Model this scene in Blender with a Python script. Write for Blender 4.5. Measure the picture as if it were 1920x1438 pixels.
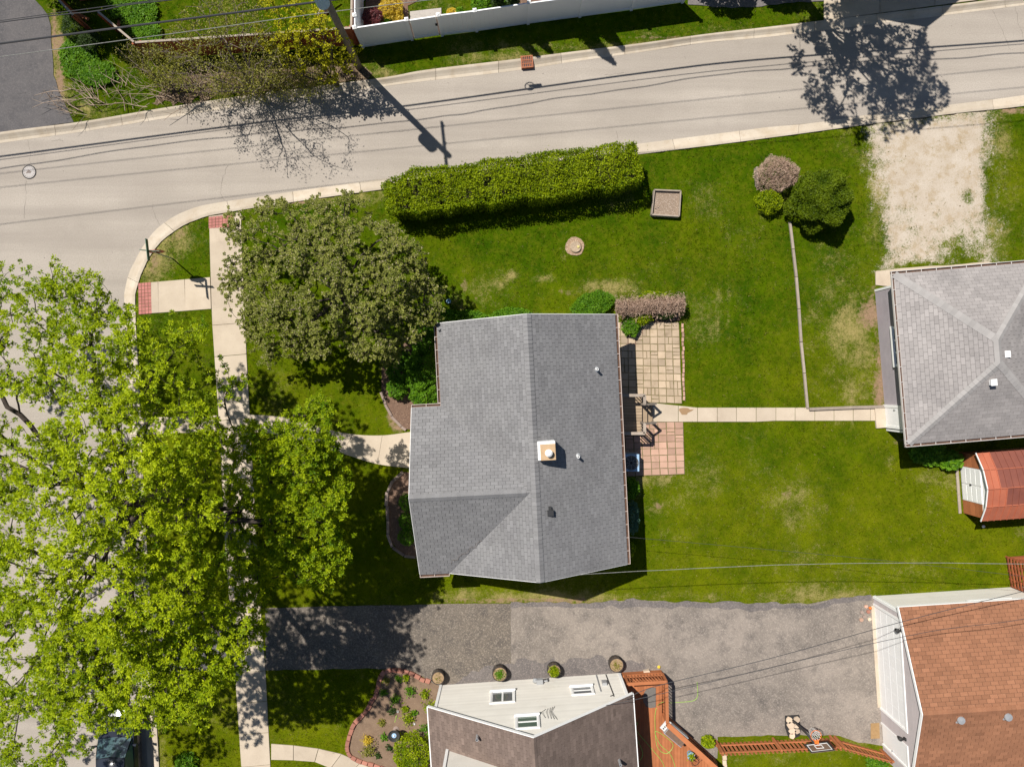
import bpy, math, random
import numpy as np
from mathutils import Vector, Matrix, noise as mnoise

for o in list(bpy.data.objects): bpy.data.objects.remove(o)
scene = bpy.context.scene
COL = scene.collection
R = math.radians
random.seed(7)
rng = np.random.default_rng(7)

# ------------------------------------------------------------------ camera, sky, sun, exposure
CAM_H = 32.0
cd = bpy.data.cameras.new('camera'); cam = bpy.data.objects.new('camera', cd); COL.objects.link(cam)
cam.location = (0, 0, CAM_H); cam.rotation_euler = (0, 0, 0)
cd.sensor_width = 36; cd.lens = 24; cd.clip_end = 4000
scene.camera = cam
SUN = Vector((0.49, -0.48, -1.0)).normalized()          # the way the sunlight travels
sun_el = math.asin(-SUN.z); sun_az = math.atan2(-SUN.x, -SUN.y)
w = bpy.data.worlds.new('World'); scene.world = w; w.use_nodes = True
wn = w.node_tree.nodes; wn.clear()
sky = wn.new('ShaderNodeTexSky'); sky.sky_type = 'NISHITA'; sky.sun_disc = False
sky.sun_elevation = sun_el; sky.sun_rotation = sun_az; sky.air_density = 1.0; sky.dust_density = 0.6; sky.ozone_density = 3.0
bg = wn.new('ShaderNodeBackground'); bg.inputs[1].default_value = 0.05
wo = wn.new('ShaderNodeOutputWorld')
w.node_tree.links.new(sky.outputs[0], bg.inputs[0]); w.node_tree.links.new(bg.outputs[0], wo.inputs[0])
sl = bpy.data.lights.new('sun', 'SUN'); sl.energy = 5.0; sl.angle = R(0.53); sl.color = (1.0, 0.955, 0.885)
so = bpy.data.objects.new('sun', sl); COL.objects.link(so); so.location = (-20, 20, 40)
so.rotation_euler = SUN.to_track_quat('-Z', 'Y').to_euler()
scene.view_settings.view_transform = 'Standard'; scene.view_settings.look = 'None'
scene.view_settings.exposure = 0.36; scene.view_settings.gamma = 1.0
scene.view_settings.use_curve_mapping = False
scene.render.engine = 'CYCLES'

# ------------------------------------------------------------------ helpers
GZ = 0.10      # lawn level; the roadway lies at 0
def P(px, py, z=GZ):
    s = (CAM_H - z) / 1280.0
    return Vector(((px - 960) * s, (719 - py) * s, z))
def PL(pts, z=GZ): return [P(a, b, z) for a, b in pts]

ORG = {}
def setprops(o, label=None, cat=None, group=None, kind=None):
    if label: o['label'] = label
    if cat: o['category'] = cat
    if group: o['group'] = group
    if kind: o['kind'] = kind
    return o
def thing(name, loc, label=None, cat=None, group=None, kind=None):
    o = bpy.data.objects.new(name, None); COL.objects.link(o)
    o.location = loc; o.empty_display_size = 0.2; ORG[o] = Vector(loc)
    return setprops(o, label, cat, group, kind)

class MB:
    """collects polygons in world space; build() links them as one mesh object"""
    def __init__(self): self.v = []; self.f = []; self.t = []
    def poly(self, pts, tone=.5):
        i = len(self.v); self.v += [tuple(p) for p in pts]; self.f.append(tuple(range(i, i + len(pts)))); self.t.append(tone)
    def loop2(self, a, b, tone=.5, back=True):
        """solid between two matching outlines: a = front (outer), b = back"""
        i = len(self.v); n = len(a)
        self.v += [tuple(p) for p in a] + [tuple(p) for p in b]
        self.f.append(tuple(range(i, i + n))); self.t.append(tone)
        if back: self.f.append(tuple(range(i + 2*n - 1, i + n - 1, -1))); self.t.append(tone)
        for k in range(n):
            j = (k + 1) % n
            self.f.append((i + k, i + n + k, i + n + j, i + j)); self.t.append(tone)
    def prism(self, pts, z0, z1, tone=.5, back=True):
        self.loop2([(p[0], p[1], z1) for p in pts], [(p[0], p[1], z0) for p in pts], tone, back)
    def obox(self, o, ax, ay, az, tone=.5):
        o, ax, ay, az = Vector(o), Vector(ax), Vector(ay), Vector(az)
        b = [o, o + ax, o + ax + ay, o + ay]
        self.loop2([p + az for p in b], b, tone)
    def box(self, c, s, rz=0, tone=.5):
        c = Vector(c); ux = Vector((math.cos(rz), math.sin(rz), 0)); uy = Vector((-ux.y, ux.x, 0))
        self.obox(c - ux*s[0]/2 - uy*s[1]/2 - Vector((0, 0, s[2]/2)), ux*s[0], uy*s[1], Vector((0, 0, s[2])), tone)
    def bar(self, a, b, wd, ht, tone=.5):
        """bar from a to b, wd wide sideways, ht high (measured up from a, b)"""
        a, b = Vector(a), Vector(b); d = b - a
        side = Vector((-d.y, d.x, 0))
        side = side.normalized() if side.length > 1e-6 else Vector((1, 0, 0))
        up = d.cross(side).normalized() * -1
        if up.length < 1e-6: up = Vector((0, 0, 1))
        if up.z < 0: up = -up
        self.obox(a - side*wd/2, d, side*wd, up*ht, tone)
    def tube(self, pts, rad, n=6, tone=.5, cap=True):
        pts = [Vector(p) for p in pts]; m = len(pts)
        if not hasattr(rad, '__len__'): rad = [rad]*m
        i0 = len(self.v); ref = None
        for k in range(m):
            t = (pts[min(k+1, m-1)] - pts[max(k-1, 0)])
            t = t.normalized() if t.length > 1e-9 else Vector((0, 0, 1))
            if ref is None: ref = Vector((1, 0, 0)) if abs(t.x) < .8 else Vector((0, 1, 0))
            s = t.cross(ref); s = s.normalized() if s.length > 1e-6 else t.orthogonal().normalized()
            u = s.cross(t); ref = u
            for q in range(n):
                a = 2*math.pi*q/n
                self.v.append(tuple(pts[k] + (s*math.cos(a) + u*math.sin(a))*rad[k]))
        for k in range(m-1):
            for q in range(n):
                r = (q+1) % n
                self.f.append((i0+k*n+q, i0+k*n+r, i0+(k+1)*n+r, i0+(k+1)*n+q)); self.t.append(tone)
        if cap:
            self.f.append(tuple(i0+q for q in range(n-1, -1, -1))); self.t.append(tone)
            self.f.append(tuple(i0+(m-1)*n+q for q in range(n))); self.t.append(tone)
    def lathe(self, c, prof, n=20, tone=.5, caps=True):
        c = Vector(c); i0 = len(self.v)
        for r, z in prof:
            for q in range(n):
                a = 2*math.pi*q/n; self.v.append((c.x + r*math.cos(a), c.y + r*math.sin(a), c.z + z))
        for k in range(len(prof)-1):
            for q in range(n):
                r = (q+1) % n
                self.f.append((i0+k*n+q, i0+k*n+r, i0+(k+1)*n+r, i0+(k+1)*n+q)); self.t.append(tone)
        for k, rev in ((0, True), (len(prof)-1, False)):
            if caps and prof[k][0] > 1e-4:
                l = [i0+k*n+q for q in range(n)]; self.f.append(tuple(l[::-1] if rev else l)); self.t.append(tone)
    def mesh(self, name, mat, org=Vector((0, 0, 0)), smooth=False):
        me = bpy.data.meshes.new(name)
        me.from_pydata([(a-org.x, b-org.y, c-org.z) for a, b, c in self.v], [], self.f)
        at = me.attributes.new('tone', 'FLOAT', 'FACE'); at.data.foreach_set('value', self.t)
        me.materials.append(mat)
        if smooth: me.polygons.foreach_set('use_smooth', [True]*len(me.polygons))
        me.update(); return me
    def build(self, name, mat, parent=None, smooth=False, label=None, cat=None, group=None, kind=None, org=None):
        if parent is not None: og = ORG[parent]
        elif org is not None: og = Vector(org)
        else: og = Vector((0, 0, 0))
        o = bpy.data.objects.new(name, self.mesh(name, mat, og, smooth)); COL.objects.link(o)
        if parent is not None: o.parent = parent
        else: o.location = og
        ORG[o] = og
        return setprops(o, label, cat, group, kind)

def inst(name, me, mw, parent):
    o = bpy.data.objects.new(name, me); COL.objects.link(o); o.parent = parent
    o.matrix_basis = Matrix.Translation(-ORG[parent]) @ mw
    ORG[o] = ORG[parent]
    return o

def np_mesh(name, verts, faces_n, mat, parent=None, tone=None, extra=None, org=None, nside=4, **kw):
    """verts (F*nside,3): every face has its own vertices"""
    nf = len(verts)//nside
    og = ORG[parent] if parent is not None else Vector(org or (0, 0, 0))
    me = bpy.data.meshes.new(name)
    vv = (verts - np.array(og)).astype(np.float32)
    me.vertices.add(len(vv)); me.vertices.foreach_set('co', vv.ravel())
    me.loops.add(nf*nside); me.loops.foreach_set('vertex_index', np.arange(nf*nside, dtype=np.int32))
    me.polygons.add(nf); me.polygons.foreach_set('loop_start', np.arange(0, nf*nside, nside, dtype=np.int32))
    try: me.polygons.foreach_set('loop_total', np.full(nf, nside, dtype=np.int32))
    except Exception: pass
    at = me.attributes.new('tone', 'FLOAT', 'FACE')
    at.data.foreach_set('value', (np.full(nf, .5) if tone is None else tone).astype(np.float32))
    for k, a in (extra or {}).items():
        t = me.attributes.new(k, 'FLOAT', 'FACE'); t.data.foreach_set('value', a.astype(np.float32))
    me.materials.append(mat); me.update(calc_edges=True); me.validate()
    o = bpy.data.objects.new(name, me); COL.objects.link(o)
    if parent is not None: o.parent = parent
    else: o.location = og
    ORG[o] = og
    return setprops(o, **kw)

# ------------------------------------------------------------------ noise in numpy
def _h(ix, iy, s):
    n = (ix.astype(np.int64)*374761393 + iy.astype(np.int64)*668265263 + s*1442695041) & 0x7fffffff
    n = ((n ^ (n >> 13))*1274126177) & 0x7fffffff
    return ((n ^ (n >> 16)) & 0xffff)/65535.0
def vnoise(x, y, s=0):
    ix = np.floor(x); iy = np.floor(y); fx = x-ix; fy = y-iy
    fx = fx*fx*(3-2*fx); fy = fy*fy*(3-2*fy); ix = ix.astype(np.int64); iy = iy.astype(np.int64)
    a = _h(ix, iy, s); b = _h(ix+1, iy, s); c = _h(ix, iy+1, s); d = _h(ix+1, iy+1, s)
    return (a*(1-fx)+b*fx)*(1-fy)+(c*(1-fx)+d*fx)*fy
def fbm(x, y, s=0, o=4):
    r = 0; a = .5; t = 0
    for k in range(o): r = r+a*vnoise(x*2**k, y*2**k, s+k*17); t += a; a *= .5
    return r/t
def inpoly(x, y, poly):
    x = np.asarray(x, float); y = np.asarray(y, float); ins = np.zeros(x.shape, bool); n = len(poly)
    for i in range(n):
        x0, y0 = poly[i][0], poly[i][1]; x1, y1 = poly[(i+1) % n][0], poly[(i+1) % n][1]
        if y0 == y1: continue
        c = ((y0 > y) != (y1 > y)) & (x < (x1-x0)*(y-y0)/(y1-y0)+x0); ins ^= c
    return ins
def resample(pts, step, closed=False):
    pts = [Vector(p) for p in pts]
    if closed: pts = pts+[pts[0]]
    out = [pts[0]]
    for a, b in zip(pts[:-1], pts[1:]):
        n = max(1, int((b-a).length/step))
        for k in range(1, n+1): out.append(a.lerp(b, k/n))
    if closed: out.pop()
    return out
def smooth_line(pts, n=6):
    pts = [Vector(p) for p in pts]; out = []
    for i in range(len(pts)-1):
        p0 = pts[max(i-1, 0)]; p1 = pts[i]; p2 = pts[i+1]; p3 = pts[min(i+2, len(pts)-1)]
        for k in range(n):
            t = k/n
            out.append(.5*((2*p1)+(p2-p0)*t+(2*p0-5*p1+4*p2-p3)*t*t+(3*p1-p0-3*p2+p3)*t**3))
    out.append(pts[-1]); return out
def rough(pts, step=.25, amp=.05, seed=0):
    out = []
    for p in resample(pts, step, True):
        out.append(Vector((p.x+(mnoise.noise((p.x*2.1, p.y*2.1, seed+.3)))*amp*2, p.y+mnoise.noise((p.x*2.1, p.y*2.1, seed+9.3))*amp*2, p.z)))
    return out

# ------------------------------------------------------------------ materials
def ntree(name):
    m = bpy.data.materials.new(name); m.use_nodes = True; nt = m.node_tree; nt.nodes.clear(); return m, nt
def N(nt, typ, **kw):
    n = nt.nodes.new(typ)
    for k, v in kw.items():
        if k.startswith('i_'):
            key = k[2:]; key = int(key) if key.isdigit() else key
            n.inputs[key].default_value = v
        else: setattr(n, k, v)
    return n
def L(nt, a, b): nt.links.new(a, b)
def c4(c): return (c[0], c[1], c[2], 1.0)
def mixc(nt, fac, a, b):
    n = nt.nodes.new('ShaderNodeMix'); n.data_type = 'RGBA'
    for sock, v in ((n.inputs[0], fac), (n.inputs[6], a), (n.inputs[7], b)):
        if hasattr(v, 'is_output'): L(nt, v, sock)
        elif isinstance(v, tuple): sock.default_value = c4(v)
        else: sock.default_value = v
    return n.outputs[2]
def mathn(nt, op, a, b=None, c=None, clamp=False):
    n = nt.nodes.new('ShaderNodeMath'); n.operation = op; n.use_clamp = clamp
    for i, v in enumerate((a, b, c)):
        if v is None: continue
        if hasattr(v, 'is_output'): L(nt, v, n.inputs[i])
        else: n.inputs[i].default_value = v
    return n.outputs[0]
def noisen(nt, pos, scale, detail=5, rough=.55, lo=None, hi=None):
    n = N(nt, 'ShaderNodeTexNoise'); n.inputs['Scale'].default_value = scale; n.inputs['Detail'].default_value = detail
    n.inputs['Roughness'].default_value = rough; L(nt, pos, n.inputs['Vector'])
    o = n.outputs[0]
    if lo is not None:
        m = N(nt, 'ShaderNodeMapRange'); m.inputs[1].default_value = lo; m.inputs[2].default_value = hi; L(nt, o, m.inputs[0]); o = m.outputs[0]
    return o
def attr(nt, name):
    a = N(nt, 'ShaderNodeAttribute'); a.attribute_name = name; return a.outputs['Fac']
def finish(nt, col, rgh=.85, spec=.3, metallic=0., bump=None, bstr=.3, bdist=.02):
    b = N(nt, 'ShaderNodeBsdfPrincipled'); o = N(nt, 'ShaderNodeOutputMaterial')
    if hasattr(col, 'is_output'): L(nt, col, b.inputs['Base Color'])
    else: b.inputs['Base Color'].default_value = c4(col)
    if hasattr(rgh, 'is_output'): L(nt, rgh, b.inputs['Roughness'])
    else: b.inputs['Roughness'].default_value = rgh
    b.inputs['Specular IOR Level'].default_value = spec; b.inputs['Metallic'].default_value = metallic
    if bump is not None:
        bn = N(nt, 'ShaderNodeBump'); bn.inputs['Strength'].default_value = bstr; bn.inputs['Distance'].default_value = bdist
        L(nt, bump, bn.inputs['Height']); L(nt, bn.outputs[0], b.inputs['Normal'])
    L(nt, b.outputs[0], o.inputs[0]); return b
def M(name, c1, c2=None, scale=3., rgh=.85, spec=.25, metallic=0., tone=.2, rand=0., bump=.0, bscale=60., spots=None, stain=None):
    """c1-c2 by noise, brightness by the piece's own tone, optional specks (colour, scale, threshold) and stains (colour, scale, lo, hi)"""
    m, nt = ntree(name); pos = N(nt, 'ShaderNodeNewGeometry').outputs['Position']
    c2 = c2 or tuple(x*.8 for x in c1)
    col = mixc(nt, noisen(nt, pos, scale, 6, .6, .3, .7), c1, c2)
    if stain: col = mixc(nt, noisen(nt, pos, stain[1], 6, .65, stain[2], stain[3]), col, stain[0])
    if spots: col = mixc(nt, noisen(nt, pos, spots[1], 2, .5, spots[2], spots[2]+.06), col, spots[0])
    t = mathn(nt, 'MULTIPLY_ADD', attr(nt, 'tone'), 2*tone, 1-tone)
    if rand: t = mathn(nt, 'MULTIPLY', t, mathn(nt, 'MULTIPLY_ADD', N(nt, 'ShaderNodeObjectInfo').outputs['Random'], 2*rand, 1-rand))
    hsv = N(nt, 'ShaderNodeHueSaturation'); L(nt, col, hsv.inputs['Color']); L(nt, t, hsv.inputs['Value'])
    bm = noisen(nt, pos, bscale, 3, .6) if bump else None
    finish(nt, hsv.outputs[0], rgh, spec, metallic, bm, bump, .01); return m
def leafmat(name, c1, c2, trans=.35, gloss=.25, c3=None):
    """foliage: colour of each leaf by its own tone; light passes through"""
    m, nt = ntree(name)
    t = attr(nt, 'tone'); col = mixc(nt, t, c1, c2)
    if c3: col = mixc(nt, attr(nt, 'bloom'), col, c3)
    b = N(nt, 'ShaderNodeBsdfPrincipled'); L(nt, col, b.inputs['Base Color']); b.inputs['Roughness'].default_value = .5
    b.inputs['Specular IOR Level'].default_value = gloss
    tr = N(nt, 'ShaderNodeBsdfTranslucent')
    h = N(nt, 'ShaderNodeHueSaturation'); h.inputs['Value'].default_value = 1.3; h.inputs['Saturation'].default_value = 1.1; L(nt, col, h.inputs['Color'])
    L(nt, h.outputs[0], tr.inputs[0])
    mx = N(nt, 'ShaderNodeMixShader'); mx.inputs[0].default_value = trans
    L(nt, b.outputs[0], mx.inputs[1]); L(nt, tr.outputs[0], mx.inputs[2])
    o = N(nt, 'ShaderNodeOutputMaterial'); L(nt, mx.outputs[0], o.inputs[0]); return m
def glassmat(name, col=(.03, .04, .045)):
    m, nt = ntree(name); finish(nt, col, .05, .8); return m

def road_mat():
    m, nt = ntree('road_surface'); pos = N(nt, 'ShaderNodeNewGeometry').outputs['Position']
    col = mixc(nt, noisen(nt, pos, .25, 5, .6, .35, .65), (.43, .38, .325), (.37, .325, .275))
    # faint lengthwise wear bands
    mp = N(nt, 'ShaderNodeMapping'); mp.inputs['Rotation'].default_value = (0, 0, R(-7.2)); mp.inputs['Scale'].default_value = (.04, .8, 1); L(nt, pos, mp.inputs[0])
    col = mixc(nt, mathn(nt, 'MULTIPLY', noisen(nt, mp.outputs[0], 1.2, 4, .55, .4, .66), .7), col, (.29, .252, .215))
    col = mixc(nt, mathn(nt, 'MULTIPLY', noisen(nt, pos, 17, 5, .9, .42, .68), .6), col, (.20, .178, .155))
    col = mixc(nt, noisen(nt, pos, 4.5, 3, .6, .72, .75), col, (.13, .115, .105))
    col = mixc(nt, mathn(nt, 'MULTIPLY', noisen(nt, pos, .6, 6, .7, .55, .75), .45), col, (.27, .235, .2))
    finish(nt, col, .9, .2, 0, noisen(nt, pos, 45, 3, .7), .35, .01); return m
def ground_mat(name):
    m, nt = ntree(name); pos = N(nt, 'ShaderNodeNewGeometry').outputs['Position']
    lu = attr(nt, 'lush')
    g = mixc(nt, noisen(nt, pos, .7, 6, .7, .34, .66), mixc(nt, lu, (.056, .086, .0012), (.024, .062, .0008)), mixc(nt, lu, (.128, .152, .002), (.066, .108, .001)))
    g = mixc(nt, mathn(nt, 'MULTIPLY', noisen(nt, pos, 4, 6, .75, .46, .7), .55), g, (.14, .135, .009))
    g = mixc(nt, mathn(nt, 'MULTIPLY', noisen(nt, pos, 17, 5, .85, .48, .66), .65), g, (.022, .04, .001))
    fine = noisen(nt, pos, 6, 6, .75)
    fine2 = mathn(nt, 'MULTIPLY_ADD', noisen(nt, pos, 21, 5, .85), .6, mathn(nt, 'MULTIPLY', fine, .6))
    d = mathn(nt, 'MULTIPLY_ADD', mathn(nt, 'SUBTRACT', fine2, .6), 2.6, attr(nt, 'dry')); 
    mr = N(nt, 'ShaderNodeMapRange'); mr.inputs[1].default_value = .32; mr.inputs[2].default_value = .85; L(nt, d, mr.inputs[0])
    straw = mixc(nt, noisen(nt, pos, 14, 4, .7, .35, .7), (.31, .25, .10), (.19, .17, .05))
    g = mixc(nt, mr.outputs[0], g, straw)
    d2 = mathn(nt, 'MULTIPLY_ADD', mathn(nt, 'SUBTRACT', fine, .5), 1.4, attr(nt, 'dirt'))
    mr2 = N(nt, 'ShaderNodeMapRange'); mr2.inputs[1].default_value = .4; mr2.inputs[2].default_value = .75; L(nt, d2, mr2.inputs[0])
    soil = mixc(nt, noisen(nt, pos, 18, 4, .7, .35, .7), (.30, .20, .125), (.19, .125, .08))
    g = mixc(nt, mr2.outputs[0], g, soil)
    d3 = mathn(nt, 'MULTIPLY_ADD', mathn(nt, 'SUBTRACT', mathn(nt, 'MULTIPLY_ADD', noisen(nt, pos, 15, 5, .85), .55, mathn(nt, 'MULTIPLY', noisen(nt, pos, 1.8, 8, .8), .6)), .58), 2.6, attr(nt, 'gravel'))
    mr3 = N(nt, 'ShaderNodeMapRange'); mr3.inputs[1].default_value = .42; mr3.inputs[2].default_value = .72; L(nt, d3, mr3.inputs[0])
    gv = mixc(nt, noisen(nt, pos, 1.1, 6, .7, .35, .65), (.51, .445, .37), (.43, .36, .28))
    gv = mixc(nt, mathn(nt, 'MULTIPLY', noisen(nt, pos, 20, 4, .8, .5, .7), .6), gv, (.27, .205, .13))
    gv = mixc(nt, mathn(nt, 'MULTIPLY', noisen(nt, pos, 1.6, 8, .8, .5, .62), .7), gv, (.34, .255, .15))
    gv = mixc(nt, noisen(nt, pos, 9, 3, .6, .68, .74), gv, (.16, .12, .07))
    g = mixc(nt, mr3.outputs[0], g, gv)
    finish(nt, g, .95, .02, 0, noisen(nt, pos, 35, 4, .8), .6, .03); return m
def grass_mat():
    m, nt = ntree('grass_blades'); pos = N(nt, 'ShaderNodeNewGeometry').outputs['Position']
    lu = attr(nt, 'lush')
    g = mixc(nt, noisen(nt, pos, .7, 6, .7, .34, .66), mixc(nt, lu, (.060, .093, .001), (.030, .073, .0008)), mixc(nt, lu, (.128, .154, .002), (.070, .115, .001)))
    g = mixc(nt, attr(nt, 'tone'), g, mixc(nt, lu, (.175, .19, .006), (.092, .14, .003)))
    g = mixc(nt, attr(nt, 'dry'), g, (.36, .30, .11))
    b = N(nt, 'ShaderNodeBsdfPrincipled'); L(nt, g, b.inputs['Base Color']); b.inputs['Roughness'].default_value = .7; b.inputs['Specular IOR Level'].default_value = .03
    tr = N(nt, 'ShaderNodeBsdfTranslucent'); L(nt, g, tr.inputs[0])
    mx = N(nt, 'ShaderNodeMixShader'); mx.inputs[0].default_value = .3; L(nt, b.outputs[0], mx.inputs[1]); L(nt, tr.outputs[0], mx.inputs[2])
    o = N(nt, 'ShaderNodeOutputMaterial'); L(nt, mx.outputs[0], o.inputs[0]); return m
def drive_mat(name, a, b, speck, dark):
    m, nt = ntree(name); pos = N(nt, 'ShaderNodeNewGeometry').outputs['Position']
    col = mixc(nt, noisen(nt, pos, .22, 7, .7, .38, .62), a, b)
    col = mixc(nt, mathn(nt, 'MULTIPLY', noisen(nt, pos, 1.1, 7, .75, .48, .68), .75), col, dark)
    col = mixc(nt, mathn(nt, 'MULTIPLY', noisen(nt, pos, 14, 5, .9, .5, .64), .7), col, speck)
    col = mixc(nt, mathn(nt, 'MULTIPLY', noisen(nt, pos, 13, 4, .85, .55, .7), .5), col, tuple(x*.5 for x in a))
    finish(nt, col, .9, .25, 0, noisen(nt, pos, 40, 4, .8), .7, .015); return m

MAT = {}
MAT['road'] = road_mat(); MAT['ground'] = ground_mat('lawn_ground'); MAT['grass'] = grass_mat()
MAT['drive'] = drive_mat('weathered_asphalt', (.155, .134, .116), (.27, .23, .195), (.42, .36, .305), (.088, .078, .073))
MAT['drive2'] = drive_mat('gravelly_asphalt', (.145, .121, .098), (.105, .09, .077), (.41, .345, .275), (.06, .054, .052))
MAT['asphalt_new'] = drive_mat('dark_asphalt', (.093, .088, .09), (.118, .108, .106), (.17, .155, .15), (.062, .06, .064))
MAT['gravel'] = drive_mat('pale_gravel', (.50, .42, .325), (.43, .35, .255), (.62, .55, .46), (.31, .235, .14))
MAT['concrete'] = M('concrete', (.50, .42, .325), (.43, .355, .27), 1.2, .9, .2, 0, .12, .05, .15, 60, ((.33, .27, .2), 24, .66), ((.36, .29, .22), .9, .55, .85))
MAT['kerb'] = M('kerb_concrete', (.50, .435, .35), (.42, .355, .275), 1.5, .9, .2, 0, .25, .06, .15, 60, ((.3, .25, .19), 20, .66), ((.36, .28, .19), 1.3, .5, .85))
MAT['kerb_dark'] = M('kerb_concrete_stained', (.33, .27, .205), (.40, .34, .26), 1.1, .9, .2, 0, .2, .06, .15, 60)
MAT['tactile'] = M('red_tactile_paver', (.43, .175, .15), (.37, .145, .125), 2, .85, .2, 0, .2, 0, .2, 80)
MAT['paver'] = M('tan_paver', (.45, .35, .25), (.37, .285, .195), 2.5, .9, .2, 0, .22, .12, .2, 60, None, ((.27, .2, .13), 2, .55, .8))
MAT['paver_red'] = M('rose_paver', (.46, .29, .215), (.40, .25, .18), 2.5, .9, .2, 0, .22, .12, .2, 60, None, ((.3, .2, .14), 2, .55, .8))
MAT['sand_joint'] = M('joint_sand', (.23, .175, .11), (.13, .12, .045), 6, .95, .1, bump=.3)
MAT['soil'] = M('garden_soil', (.225, .155, .105), (.165, .11, .075), 3, .95, .1, 0, .2, 0, .5, 40, ((.33, .25, .18), 30, .64))
MAT['mulch'] = M('bark_mulch', (.19, .12, .085), (.12, .075, .055), 9, .95, .1, 0, .2, 0, .8, 40, ((.3, .21, .15), 22, .62))
MAT['shingle'] = M('grey_shingle', (.21, .207, .208), (.183, .18, .184), 1.1, .95, .1, 0, .13, .05, .35, 120, ((.26, .255, .255), 45, .6), ((.15, .147, .149), .5, .5, .8))
MAT['shingle_pale'] = M('pale_grey_shingle', (.325, .30, .288), (.26, .24, .232), .8, .95, .1, 0, .12, .05, .3, 120, ((.36, .34, .33), 45, .62), ((.21, .195, .19), .55, .5, .75))
MAT['shingle_tan'] = M('brown_shingle', (.29, .135, .075), (.25, .115, .065), 1.0, .95, .1, 0, .17, .07, .3, 120, ((.34, .18, .11), 45, .62), ((.2, .095, .055), .4, .5, .8))
MAT['shingle_brown'] = M('dark_brown_shingle', (.182, .137, .115), (.15, .113, .097), 1.2, .95, .1, 0, .2, .08, .3, 120, ((.26, .19, .155), 45, .62))
MAT['deck_under'] = M('roof_underlay', (.07, .068, .068), None, 3, .95, .1)
MAT['deck_under_b'] = M('roof_underlay_brown', (.09, .055, .04), None, 3, .95, .1)
MAT['cream'] = M('cream_siding_paint', (.70, .67, .61), (.65, .62, .56), 1.5, .6, .3, 0, .06, .03, .05, 40, None, ((.48, .43, .36), 1.0, .6, .9))
MAT['mauve'] = M('mauve_grey_siding', (.46, .41, .405), (.41, .37, .365), 1.5, .6, .3, 0, .07, .03)
MAT['violet'] = M('violet_grey_siding', (.33, .295, .315), (.285, .255, .275), 1.5, .6, .3, 0, .08, .03)
MAT['white'] = M('white_paint', (.83, .825, .81), (.79, .785, .77), 2, .5, .35, 0, .05, .02)
MAT['vinyl'] = M('white_vinyl', (.86, .87, .88), (.82, .83, .85), 1, .45, .4, 0, .06, .02)
MAT['gutter'] = M('gutter_metal', (.52, .43, .38), (.42, .34, .3), 3, .5, .4, 0, .1)
MAT['gutter_w'] = M('pale_gutter_metal', (.60, .56, .53), (.5, .46, .43), 3, .5, .4, 0, .1)
MAT['debris'] = M('gutter_debris', (.14, .075, .05), (.07, .05, .04), 12, .95, .1)
MAT['brick'] = M('red_edging_brick', (.40, .175, .125), (.31, .14, .10), 4, .9, .2, 0, .25, .15, .3, 50)
MAT['stone'] = M('edging_stone', (.29, .22, .185), (.22, .165, .14), 4, .9, .2, 0, .25, .15, .4, 40)
MAT['paleStone'] = M('pale_flat_stone', (.55, .44, .33), (.47, .37, .27), 4, .9, .2, 0, .25, .12, .3, 40)
MAT['wood_red'] = M('red_stained_wood', (.40, .145, .06), (.33, .115, .045), 3, .7, .25, 0, .16, .12, .15, 40)
MAT['wood_fence'] = M('red_brown_fence_board', (.35, .105, .045), (.25, .075, .035), 3, .75, .2, 0, .2, .15, .2, 40)
MAT['wood_grey'] = M('weathered_wood', (.34, .285, .23), (.26, .215, .175), 5, .85, .2, 0, .2, .12, .3, 40)
MAT['wood_tan'] = M('tan_deck_board', (.36, .27, .18), (.29, .215, .145), 4, .85, .2, 0, .2, .14, .2, 40)
MAT['pole_wood'] = M('pole_wood', (.25, .205, .16), (.17, .14, .11), 4, .9, .2, 0, .1, 0, .5, 30)
MAT['bark'] = M('bark', (.075, .06, .05), (.05, .04, .034), 6, .95, .1, 0, .1, 0, .6, 25)
MAT['bark_pale'] = M('pale_bark', (.22, .175, .145), (.15, .115, .095), 8, .9, .1, 0, .1)
MAT['dead_branch'] = M('cut_branch', (.36, .28, .21), (.24, .175, .13), 6, .9, .1, 0, .3, .2)
MAT['black'] = M('black_metal', (.03, .03, .032), None, 5, .5, .4)
MAT['dark'] = M('dark_rubber', (.045, .043, .042), (.03, .03, .03), 5, .8, .2)
MAT['steel'] = M('galvanised_steel', (.45, .46, .47), (.36, .37, .38), 4, .45, .5, .4)
MAT['rust'] = M('rusty_iron', (.40, .15, .075), (.27, .1, .055), 9, .8, .25, 0, .2)
MAT['cast'] = M('worn_cast_iron', (.42, .39, .37), (.36, .335, .315), 9, .7, .3)
MAT['cable'] = M('black_cable', (.05, .05, .055), None, 3, .6, .3)
MAT['cable_grey'] = M('grey_cable', (.30, .30, .28), (.14, .14, .13), 14, .6, .3)
MAT['glass'] = glassmat('window_glass', (.10, .11, .115)); MAT['glass_green'] = glassmat('green_glass', (.05, .10, .07)); MAT['windscreen'] = glassmat('windscreen_glass', (.05, .09, .10))
MAT['ac'] = M('ac_metal_shade_blue', (.32, .47, .64), (.27, .41, .57), 4, .5, .4)  # grey metal with the blue skylight of the shade put into its colour
MAT['tan_cap'] = M('chimney_cap', (.50, .35, .21), (.42, .29, .17), 5, .9, .2)
MAT['shed_a'] = M('terracotta_metal', (.42, .13, .07), (.34, .105, .06), 2, .55, .35, 0, .2)
MAT['shed_b'] = M('maroon_metal', (.225, .075, .05), (.17, .058, .042), 2, .55, .35, 0, .2)
MAT['orange'] = M('orange_plastic', (.75, .18, .03), None, 3, .5, .4)
MAT['barrel'] = M('barrel_stave', (.085, .066, .052), (.055, .043, .035), 8, .85, .2, 0, .25, .1, .3, 40)
MAT['hose'] = M('green_hose', (.30, .48, .09), None, 3, .5, .4)
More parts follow.
